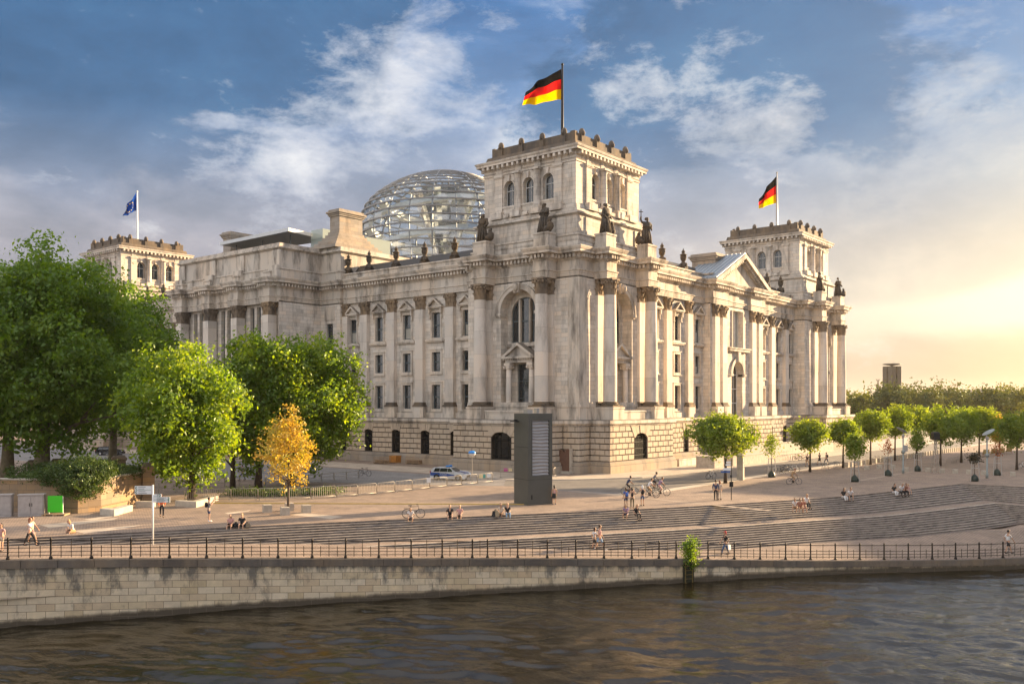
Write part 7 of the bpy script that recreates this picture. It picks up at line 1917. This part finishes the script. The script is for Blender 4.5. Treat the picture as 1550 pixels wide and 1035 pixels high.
m = MB(); m.box(-.6, .6, -.6, .6, 0, 2.15); m.frust(-.64, .64, -.64, .64, 2.15, 2.4, .25); m.build('cabin', M['cabin'], e); m = MB(); m.box(-.42, .42, -.64, -.6, .15, 2.0); d = m.build('door', M['lblue'], e); m = MB(); m.box(.3, .36, -.68, -.64, 1.0, 1.15); m.build('handle', M['black'], d)
c = at(186, 675); m = MB(); m.sm = True; m.lathe([(1.0, 0), (1.15, 1.1), (1.2, 1.15), (1.05, 1.15), (1.0, .9)], seg=20); ob = m.build('stone_planter', M['concrete2']); ob.location = c; settag(ob, 'pale round stone planter behind the black car', 'planter')

# people -----------------------------------------------------------
SK = {'a': (.50, .30, .20), 'b': (.42, .24, .15), 'c': (.30, .17, .11)}
for k, v in SK.items(): M['skin' + k] = mat('skin_' + k, v, .55, 0, .06, 6)
CL = {'white': (.66, .65, .64), 'black': (.016, .016, .018), 'navy': (.03, .045, .10), 'denim': (.07, .11, .20), 'jeansl': (.22, .32, .45), 'khaki': (.12, .10, .06), 'tan': (.36, .22, .11), 'grey': (.16, .16, .18), 'orange': (.60, .13, .03), 'purple': (.26, .18, .30), 'red': (.42, .03, .03), 'blue': (.03, .10, .36), 'pink': (.50, .28, .26), 'cream': (.55, .46, .36), 'dress': (.30, .12, .08)}
for k, v in CL.items(): M['c_' + k] = mat('cloth_' + k, v, .85, 0, .12, 9)
HR = {'dark': (.015, .010, .008), 'brown': (.06, .03, .015), 'blond': (.36, .22, .09), 'red': (.22, .06, .02), 'grey': (.25, .23, .21)}
for k, v in HR.items(): M['h_' + k] = mat('hair_' + k, v, .6, 0, .2, 20)
POSES = {}
def pose(kind):
    # joints for a 1.75 m figure; +y is forward, z up, origin on the ground below the pelvis (sitting: on the seat)
    J = {}
    def arms(sz, L, Rr):
        for s, (el, ha) in ((-1, L), (1, Rr)): J['sh%d' % s] = (s * .19, J['ch'][1], sz); J['el%d' % s] = el; J['ha%d' % s] = ha
    if kind in ('stand', 'walk', 'phone', 'walk2'):
        J['hip'] = (0, 0, .95); J['wa'] = (0, .0, 1.10); J['ch'] = (0, .0, 1.32); J['nk'] = (0, .01, 1.49); J['hd'] = (0, .03, 1.62)
        arms(1.42, ((-.25, -.02, 1.14), (-.24, .10, .90)), ((.25, -.02, 1.14), (.24, .10, .90)))
        f = {'stand': (.03, -.02), 'phone': (.02, .0), 'walk': (.33, -.30), 'walk2': (-.30, .33)}[kind]
        for s, q in ((-1, f[0]), (1, f[1])):
            J['hp%d' % s] = (s * .10, 0, .90); J['kn%d' % s] = (s * .105, q * .62 + .03, .50 if abs(q) < .1 else .51); J['an%d' % s] = (s * .11, q, .09 if q >= -.1 else .16); J['to%d' % s] = (s * .12, q + .17, .045 if q >= -.1 else .05)
        if kind in ('walk', 'walk2'):
            q = .18 if kind == 'walk' else -.18; arms(1.42, ((-.24, -q, 1.15), (-.22, -q * 1.2 + .12, .93)), ((.24, q, 1.15), (.22, q * 1.2 + .12, .93)))
        if kind == 'phone': arms(1.42, ((-.27, .12, 1.22), (-.10, .32, 1.50)), ((.27, .12, 1.22), (.10, .32, 1.50)))
    elif kind in ('sit', 'sit2', 'sit3'):
        ln = {'sit': .10, 'sit2': .02, 'sit3': .20}[kind]
        J['hip'] = (0, 0, .11); J['wa'] = (0, ln * .35, .27); J['ch'] = (0, ln, .50); J['nk'] = (0, ln * 1.4 + .01, .66); J['hd'] = (0, ln * 1.7 + .03, .79)
        fz = -.36
        for s in (-1, 1):
            J['hp%d' % s] = (s * .10, .02, .09); J['kn%d' % s] = (s * (.15 if kind != 'sit3' else .19), .42, .14 if kind != 'sit2' else .20); J['an%d' % s] = (s * .14, .47 + (.06 * s if kind == 'sit' else .0), fz + .09 + (.0)); J['to%d' % s] = (s * .15, .64, fz + .045)
        if kind == 'sit3': arms(.59, ((-.26, .24, .36), (-.12, .43, .30)), ((.26, .24, .36), (.12, .43, .30)))
        elif kind == 'sit2': arms(.59, ((-.25, .02, .34), (-.14, .26, .24)), ((.25, .02, .34), (.14, .26, .24)))
        else: arms(.59, ((-.25, .10, .35), (-.16, .34, .25)), ((.27, -.02, .33), (.20, .22, .20)))
    elif kind == 'ride':
        J['hip'] = (0, 0, 1.02); J['wa'] = (0, .07, 1.17); J['ch'] = (0, .22, 1.36); J['nk'] = (0, .31, 1.50); J['hd'] = (0, .38, 1.62)
        arms(1.43, ((-.25, .38, 1.20), (-.25, .56, 1.06)), ((.25, .38, 1.20), (.25, .56, 1.06)))
        for s, (kz, ky, az, ay) in ((-1, (.72, .36, .24, .16)), (1, (.60, .34, .46, .02))): J['hp%d' % s] = (s * .10, .02, .97); J['kn%d' % s] = (s * .11, ky, kz); J['an%d' % s] = (s * .10, ay, az); J['to%d' % s] = (s * .11, ay + .16, az - .04)
    return J
def tubeskin(J, chain, rads, root=0, sub=1):
    V = [J[k] if isinstance(k, str) else k for k in chain]; return skin_mesh('c', V, [(i, i + 1) for i in range(len(V) - 1)], rads, root, sub)
def mix3(a, b, t): return tuple(x + (y - x) * t for x, y in zip(a, b))
bodycache = {}
def body_vf(kind, girl):
    if (kind, girl) in bodycache: return bodycache[(kind, girl)]
    J = pose(kind); w_ = .9 if girl else 1.0
    names = ['hip', 'wa', 'ch', 'nk', 'hd']; V = [J[k] for k in names]; Rr = [(.135, .105), (.115 * w_, .09), (.155 * w_, .11), .052, .085]; E = [(0, 1), (1, 2), (2, 3), (3, 4)]
    V.append(tuple(Vector(J['hd']) + Vector((0, .01, .10)))); Rr.append(.085); E.append((4, 5))
    for s in (-1, 1):
        for ch, rr, par in ((('sh', 'el', 'ha'), (.058, .040, .028), 2), (('hp', 'kn', 'an', 'to'), (.085, .055, .038, .03), 0)):
            p = par
            for k, r_ in zip(ch, rr):
                if k == 'hp': r_ = .088
                V.append(J['%s%d' % (k, s)]); Rr.append(r_ * (w_ if k in ('sh', 'el') else 1)); E.append((p, len(V) - 1)); p = len(V) - 1
                if k == 'kn': pass
    Rr = [r if isinstance(r, tuple) else (r, r) for r in Rr]
    vf = skin_mesh('b', V, E, Rr, 0, 1); m = MB(); add_vf(m, vf); m.sm = True
    hd = Vector(J['hd']); fw = Vector((0, 1, 0))
    m.ell(hd + Vector((0, .01, .06)), (.078, .098, .125), 12, 9)                     # skull
    m.ell(hd + Vector((0, .108, .035)), (.014, .022, .022), 6, 5)                   # nose
    m.ell(hd + Vector((0, .060, -.030)), (.040, .045, .035), 8, 5)                  # jaw and chin
    for s in (-1, 1): m.ell(hd + Vector((s * .080, .0, .05)), (.012, .022, .034), 6, 5)
    # hands: palm, four fingers of unequal length and a thumb
    for s in (-1, 1):
        ha = Vector(J['ha%d' % s]); el = Vector(J['el%d' % s]); d = (ha - el).normalized(); side = d.cross(Vector((0, 0, 1)))
        side = side.normalized() if side.length > .1 else Vector((1, 0, 0)); cu = side.cross(d).normalized()
        pc = ha + d * .045; m.obox(pc, d, side, cu, .045, .038, .013)
        for i, ln in enumerate((.062, .074, .070, .055)):
            a = ha + d * .088 + side * ((i - 1.5) * .020); b = a + d * ln * .55 - cu * .012; c = b + d * ln * .30 - cu * .03; m.tube([a, b, c], [.0095, .009, .007], 5)
        a = ha + d * .025 + side * .036 * s * -1; m.tube([a, a + d * .030 - side * s * .028, a + d * .062 - side * s * .030 - cu * .012], [.011, .010, .008], 5)
    bodycache[(kind, girl)] = (m.v, m.f); return bodycache[(kind, girl)]
clothcache = {}
def person(loc, rz, kind, label, skin='a', top='white', low='navy', lowk='shorts', hair='brown', hairk='short', H=1.75, girl=False, bag=None, sleeve=.55, shoes='black', lean=None):
    J = pose(kind); e = empty('person', tuple(loc), rz, label, 'person'); sc = H / 1.75; e.scale = (sc, sc, sc)
    vf = body_vf(kind, girl); m = MB(); add_vf(m, vf); bd = m.build('body', M['skin' + skin], e)
    # shirt
    key = ('s', kind, girl, sleeve)
    if key not in clothcache:
        w_ = .9 if girl else 1.0; V = [mix3(J['hip'], J['wa'], -.15), J['wa'], J['ch'], mix3(J['ch'], J['nk'], .62)]; Rr = [(.155, .125), (.135 * w_, .108), (.172 * w_, .128), (.075, .07)]; E = [(0, 1), (1, 2), (2, 3)]
        for s in (-1, 1):
            if sleeve > 0:
                V.append(J['sh%d' % s]); E.append((2, len(V) - 1)); Rr.append((.072, .072)); V.append(mix3(J['sh%d' % s], J['el%d' % s], min(1, sleeve * 1.3))); E.append((len(V) - 2, len(V) - 1)); Rr.append((.060, .060))
                if sleeve > .8: V.append(mix3(J['el%d' % s], J['ha%d' % s], .9)); E.append((len(V) - 2, len(V) - 1)); Rr.append((.045, .045))
        clothcache[key] = skin_mesh('t', V, E, Rr, 0, 1)
    m = MB(); add_vf(m, clothcache[key]); m.build('shirt', M['c_' + top], e)
    key = ('l', kind, lowk)
    if key not in clothcache:
        if lowk == 'skirt' or lowk == 'dress':
            m2 = MB(); hp = Vector(J['hip']); k1 = (Vector(J['kn-1']) + Vector(J['kn1'])) / 2; f = .75 if lowk == 'skirt' else .95; k1 = hp.lerp(k1, f); m2.sm = True
            b0 = len(m2.v); m2.lathe([(.14, .12), (.165, .0), (.19, -.2), (.205, -.38)], seg=14, cap=False)
            d = (k1 - hp); ln = d.length; q = Vector((0, 0, -1)).rotation_difference(d.normalized()).to_matrix()
            for i in range(b0, len(m2.v)):
                v = Vector(m2.v[i]); v.z *= ln / .38; v.x *= 1.1; v.y *= .85; m2.v[i] = tuple(hp + (q @ v))
            m2.ell(hp, (.17, .14, .13), 12, 7); clothcache[key] = (m2.v, m2.f)
        else:
            V = [mix3(J['hip'], J['wa'], .35), J['hip']]; Rr = [(.135, .11), (.152, .122)]; E = [(0, 1)]
            for s in (-1, 1):
                V.append(J['hp%d' % s]); E.append((1, len(V) - 1)); Rr.append((.10, .10))
                if lowk == 'shorts': V.append(mix3(J['hp%d' % s], J['kn%d' % s], .85)); E.append((len(V) - 2, len(V) - 1)); Rr.append((.078, .078))
                else:
                    V.append(J['kn%d' % s]); E.append((len(V) - 2, len(V) - 1)); Rr.append((.068, .068)); V.append(mix3(J['kn%d' % s], J['an%d' % s], .93)); E.append((len(V) - 2, len(V) - 1)); Rr.append((.055, .055))
            clothcache[key] = skin_mesh('t', V, E, Rr, 0, 1)
    m = MB(); add_vf(m, clothcache[key]); m.build({'shorts': 'shorts', 'skirt': 'skirt', 'dress': 'skirt'}.get(lowk, 'trousers'), M['c_' + low], e)
    for s in (-1, 1):
        m = MB(); m.sm = True; a = Vector(J['an%d' % s]); t = Vector(J['to%d' % s]); m.ell((a + t) / 2 + Vector((0, .01, -.015)), (.048, .14, .045), 10, 6); m.tube([a + Vector((0, -.02, .03)), a + Vector((0, 0, -.05))], [.045, .05], 8); m.build('shoe', M['c_' + shoes], e)
    hd = Vector(J['hd']); m = MB(); m.sm = True; m.ell(hd + Vector((0, -.018, .085)), (.090, .102, .115), 12, 8)
    if hairk != 'short': m.ell(hd + Vector((0, -.065, .0)), (.088, .055, .15), 10, 7)
    if hairk == 'long': m.tube([hd + Vector((0, -.08, .08)), hd + Vector((0, -.11, -.08)), hd + Vector((0, -.10, -.26))], [.07, .075, .03], 8)
    if hairk == 'tail': m.tube([hd + Vector((0, -.09, .12)), hd + Vector((0, -.17, .06)), hd + Vector((0, -.17, -.12))], [.03, .035, .015], 6)
    if hairk == 'cap': m.box(-.06, .06, .06, .17, hd.z + .11, hd.z + .125)
    m.build('hair' if hairk != 'cap' else 'cap', M[('h_' + hair)] if hairk != 'cap' else M['c_' + hair], e)
    m = MB()
    for s in (-1, 1): m.ell(hd + Vector((s * .030, .098, .058)), (.010, .008, .007), 6, 4)
    m.build('eyes', M['black'], e)
    if bag == 'backpack': m = MB(); m.sm = True; m.ell(Vector(J['ch']) + Vector((0, -.19, -.06)), (.14, .11, .21), 10, 7); m.build('backpack', M['c_black'], e)
    if bag == 'blue': m = MB(); m.sm = True; m.ell(Vector(J['ch']) + Vector((0, -.20, -.16)), (.15, .11, .19), 10, 7); m.build('backpack', M['c_blue'], e)
    return e
def P(x, y, z=0.0): return at(x, y, z)
VA = TH - R(90)      # facing away from camera (+y forward)
# facing: VA = away, VA+180 = towards camera, VA-90 = to the right, VA+90 = left
zp = -.22
person(P(2, 834, zp), VA + R(170), 'stand', 'dark haired woman in a pale top cut by the left photo edge', 'a', 'pink', 'cream', 'shorts', 'dark', 'tail', 1.68, True)
person(P(45, 826, -.15), VA - R(80), 'walk', 'red haired woman in white top and dark trousers striding along the left promenade', 'a', 'white', 'black', 'trousers', 'red', 'bob', 1.72, True)
person(P(38, 825, -.15) + Fv * .8, VA - R(80), 'walk2', 'person in pink shorts walking just behind the striding red haired woman', 'b', 'cream', 'pink', 'shorts', 'brown', 'short', 1.66)
person(P(111, 806, 0), VA + R(150), 'sit3', 'blond woman with tan skirt sitting alone on the leftmost steps', 'a', 'white', 'tan', 'skirt', 'blond', 'long', 1.72, True)
person(P(245, 782.5), VA + R(200), 'walk', 'bald person in orange jacket and black trousers behind the signpost arms', 'b', 'orange', 'black', 'trousers', 'brown', 'short', 1.75, sleeve=.9)
person(P(316, 789.5), VA - R(60), 'phone', 'person in grey shirt and navy shorts with black backpack walking on the plaza', 'a', 'grey', 'navy', 'shorts', 'dark', 'short', 1.78, bag='backpack', shoes='white')
def seat(x, ytop, zt, kind, rot, label, **kw):
    # seated on a step edge: x,ytop is where the hips rest in the photo
    p = at(x, ytop, zt); return person(p, VA + R(rot), kind, label, **kw)
seat(350, 797.0, 0, 'sit', 175, 'long haired woman in pink top and black skirt sitting on the left steps', skin='a', top='pink', low='black', lowk='skirt', hair='brown', hairk='long', H=1.7, girl=True)
seat(366.5, 796.3, 0, 'sit2', 185, 'blond woman in black t-shirt, right of the seated pair on the left steps', skin='a', top='black', low='black', lowk='shorts', hair='blond', hairk='bob', H=1.7, girl=True)
seat(622, 785.0, 0, 'sit3', 180, 'boy in white t-shirt sitting on the top step before the black bicycle', skin='b', top='white', low='grey', lowk='shorts', hair='dark', H=1.66)
seat(681, 782.3, 0, 'sit', 185, 'person in black t-shirt and shorts with white shoes sitting on the top step', skin='a', top='black', low='black', lowk='shorts', hair='brown', H=1.78, shoes='white')
seat(696, 781.6, 0, 'sit2', 175, 'blond woman in light top eating beside the person in black t-shirt', skin='a', top='pink', low='black', lowk='shorts', hair='blond', hairk='bob', H=1.68, girl=True)
seat(759, 779.2, 0, 'sit', 165, 'person in pale shirt beside a black bag left of the dark column', skin='b', top='cream', low='tan', lowk='shorts', hair='brown', H=1.74)
seat(768, 778.8, 0, 'sit2', 190, 'blond person in black top and blue jeans left of the dark column', skin='a', top='black', low='jeansl', lowk='trousers', hair='blond', hairk='bob', H=1.72)
p = at(750, 781, 0); m = MB(); m.frust(-.25, .25, -.2, .2, 0, .42, .06); m.frust(-.12, .12, -.02, .02, .42, .55, .01); ob = m.build('black_bag', M['c_black']); ob.location = p; settag(ob, 'black bag on the top step beside the pair left of the dark column', 'bag')
for x, lb_ in ((357, 'black bag between the two seated women on the left steps'), (374, 'black bag right of the blond woman on the left steps')):
    p = at(x, 797, 0); m = MB(); m.frust(-.22, .22, -.16, .16, 0, .26, .08); m.frust(-.08, .08, -.02, .02, .26, .36, .01); ob = m.build('black_bag', M['c_black']); ob.location = p; settag(ob, lb_, 'bag')
person(P(839, 763.5), VA + R(15), 'stand', 'woman in black skirt standing at the right side of the dark column', 'b', 'pink', 'black', 'skirt', 'dark', 'tail', 1.66, True, sleeve=0, shoes='navy')
person(P(947.5, 767.5), VA + R(20), 'stand', 'woman with blue backpack left of the woman in olive trousers', 'b', 'blue', 'navy', 'shorts', 'brown', 'tail', 1.62, True, bag='blue')
person(P(957, 769.5), VA + R(-10), 'phone', 'woman in black top and olive trousers at the top of the steps', 'b', 'black', 'khaki', 'trousers', 'dark', 'tail', 1.76, True, sleeve=0, shoes='tan')
person(P(972.5, 765.5), VA + R(5), 'phone', 'person in cap, black vest and denim shorts photographing the building', 'b', 'black', 'denim', 'shorts', 'white', 'cap', 1.72, bag='backpack', sleeve=0)
seat(949, 779.5, -.30, 'sit3', 150, 'person in purple and orange top sitting low on the middle steps', skin='b', top='purple', low='navy', lowk='shorts', hair='brown', H=1.72)
seat(962.5, 780.0, -.30, 'sit', 210, 'blond woman in black sitting sideways on the middle steps', skin='a', top='black', low='black', lowk='trousers', hair='blond', hairk='long', H=1.7, girl=True)
pw = lambda x, y, z: at(x, y, z)
person(pw(900, 832, -2.0), VA - R(75), 'walk', 'short woman in white top and dark shorts walking arm in arm by the railing', 'b', 'white', 'black', 'shorts', 'brown', 'bob', 1.62, True)
person(pw(907.5, 833, -2.0), VA - R(75), 'walk2', 'tall person in pale pink shirt and light blue shorts by the railing', 'b', 'pink', 'jeansl', 'shorts', 'brown', 'short', 1.84, shoes='white')
person(pw(1098, 840, -2.5), VA + R(95), 'walk', 'person in black vest and jeans carrying a white bag past the railing', 'b', 'black', 'denim', 'trousers', 'red', 'cap', 1.76)
p = pw(1103, 839, -2.5); m = MB(); m.frust(-.2, .2, -.09, .09, .35, .75, .02); m.beam((-.12, 0, .75), (0, 0, .95), .015, .015); m.beam((.12, 0, .75), (0, 0, .95), .015, .015); ob = m.build('carrier_bag', M['c_white']); ob.location = p; settag(ob, 'white carrier bag held by the walker in jeans behind the railing', 'bag')
person(P(1083.5, 757), VA + R(-20), 'stand', 'tall person in dark blue clothes with black bag, left of the couple above the steps', 'b', 'navy', 'black', 'trousers', 'dark', 'short', 1.84, sleeve=.9)
person(P(1089.5, 756.5), VA + R(10), 'stand', 'woman in cream jacket and pale trousers, right of the couple above the steps', 'a', 'cream', 'cream', 'trousers', 'red', 'bob', 1.74, True, sleeve=.9)
seat(1204.5, 769.0, -.28, 'sit3', 150, 'person in white t-shirt, leftmost of the group of four on the right steps', skin='b', top='white', low='tan', lowk='shorts', hair='dark', H=1.7)
seat(1210.5, 770.0, -.28, 'sit', 175, 'person in dark top, second from left of the group of four', skin='c', top='dress', low='tan', lowk='shorts', hair='dark', H=1.7)
seat(1215.5, 769.5, -.28, 'sit2', 185, 'person in reddish top, third of the group of four', skin='b', top='dress', low='pink', lowk='shorts', hair='brown', hairk='bob', H=1.7, girl=True)
seat(1219.5, 763.5, -.12, 'sit', 200, 'person in white shirt sitting higher, right end of the group of four', skin='b', top='white', low='black', lowk='trousers', hair='blond', H=1.76)
seat(1276, 752.8, 0, 'sit', 200, 'long haired woman in dark top and white trousers on the top step, right steps', skin='b', top='black', low='white', lowk='trousers', hair='dark', hairk='long', H=1.68, girl=True)
seat(1286, 752.2, 0, 'sit3', 180, 'person in white t-shirt bent over a phone beside the long haired woman', skin='b', top='white', low='black', lowk='shorts', hair='dark', H=1.74)
seat(1352.5, 745.5, 0, 'sit', 200, 'dark haired woman in black top and white trousers, left of the far right seated group', skin='b', top='black', low='white', lowk='trousers', hair='dark', hairk='bob', H=1.7, girl=True)
seat(1363, 745.2, 0, 'sit3', 190, 'bald person in white shirt and black trousers in the far right seated group', skin='b', top='white', low='black', lowk='trousers', hair='grey', H=1.78)
seat(1369, 744.8, 0, 'sit3', 185, 'person in dark red top in the far right seated group', skin='c', top='dress', low='black', lowk='trousers', hair='brown', H=1.7)
seat(1374.5, 744.2, 0, 'sit2', 190, 'child in pale clothes, right end of the far right seated group', skin='a', top='pink', low='white', lowk='shorts', hair='blond', H=1.45)
person(pw(1526, 838, -2.75), VA - R(85), 'walk', 'jogger in white top and black shorts near the right photo edge', 'b', 'white', 'black', 'shorts', 'dark', 'short', 1.80)
def rider(x, y, rz, label, blabel, **kw):
    p = P(x, y); b = bike(blabel, tuple(p), rz, group=None); c = Vector((-.26, 0, 0)); c.rotate(Matrix.Rotation(rz, 3, 'Z')); person(p + c, rz - R(90), 'ride', label, **kw)
rider(953, 748, AV + R(10), 'cyclist in dark clothes passing behind the photographing women', 'bicycle ridden behind the photographing women', skin='c', top='navy', low='black', lowk='shorts', hair='dark', H=1.76)
rider(985, 753, AV + R(6), 'cyclist in a bright white shirt, nearest of the cyclists before the corner', 'bicycle under the cyclist in white shirt', skin='b', top='white', low='tan', lowk='shorts', hair='brown', H=1.78)
rider(1001, 750, AV + R(4), 'cyclist in purple and red top right of the cyclist in white', 'bicycle under the cyclist in purple', skin='b', top='purple', low='pink', lowk='shorts', hair='brown', H=1.74)
rider(992, 741, AV + R(-5), 'cyclist in grey behind the cyclists in white and purple', 'bicycle of the hindmost cyclist near the building corner', skin='c', top='grey', low='black', lowk='shorts', hair='dark', H=1.78)
rider(1202, 733, AV + R(4), 'cyclist in orange brown clothes below the stone hoops', 'bicycle under the orange brown cyclist', skin='b', top='tan', low='tan', lowk='shorts', hair='red', H=1.7)
for i, (x, y, lb_, kw) in enumerate(((1222, 706, 'small far pedestrian in dark clothes beside the round clipped tree trunk', dict(top='black', low='tan', lowk='shorts', hair='dark')),
    (1240.5, 703.5, 'far pedestrian in black dress between the trestle racks and the tree', dict(top='black', low='black', lowk='skirt', hair='brown', girl=True)),
    (1251, 703, 'far pedestrian with backpack left of the dark trunked tree', dict(top='black', low='navy', lowk='trousers', hair='dark', bag='backpack')),
    (1312.5, 670, 'tiny pedestrian in black crossing beyond the row of cubes', dict(top='black', low='black', lowk='trousers', hair='dark')),
    (1319, 670, 'tiny pedestrian beside another beyond the row of cubes', dict(top='grey', low='black', lowk='trousers', hair='dark')),
    (367, 727, 'distant pedestrian under the green trees behind the handrail', dict(top='grey', low='navy', lowk='trousers', hair='dark')))):
    person(P(x, y), VA + R(20 * i), 'walk', lb_, **kw)
# ---- unseen office building right of the view, added and sized to shade the lower steps
e = empty('shade_office', (118, -103, 0), 0, 'unseen pale modern office building with large windows, added right of the plaza for shade', 'office building')
m = MB(); m.box(-50, 40, -50, 50, 0, 18.6); m.box(-51, 41, -51, 51, 18.6, 19.4); m.build('wall', M['farb'], e)
for k in range(4):
    m = MB(); m.box(-50.06, -50.02, -48, 48, 1.5 + k * 3.9, 4.3 + k * 3.9); m.box(-48, 38, 50.02, 50.06, 1.5 + k * 3.9, 4.3 + k * 3.9); m.build('window_band', M['farw'], e)
# ---- evening haze: one even volume round camera and scene
M['haze'] = bpy.data.materials.new('haze'); M['haze'].use_nodes = True; n = NT(M['haze'].node_tree)
v_ = n('ShaderNodeVolumePrincipled', ins={'Color': (.95, .90, .82, 1), 'Density': .00005, 'Anisotropy': .3})
n('ShaderNodeOutputMaterial', ins={1: v_.outputs[0]})
m = MB(); m.box(-4300, 7300, -3100, 7100, -6, 110); hz = m.build('haze', M['haze']); settag(hz, kind='stuff')
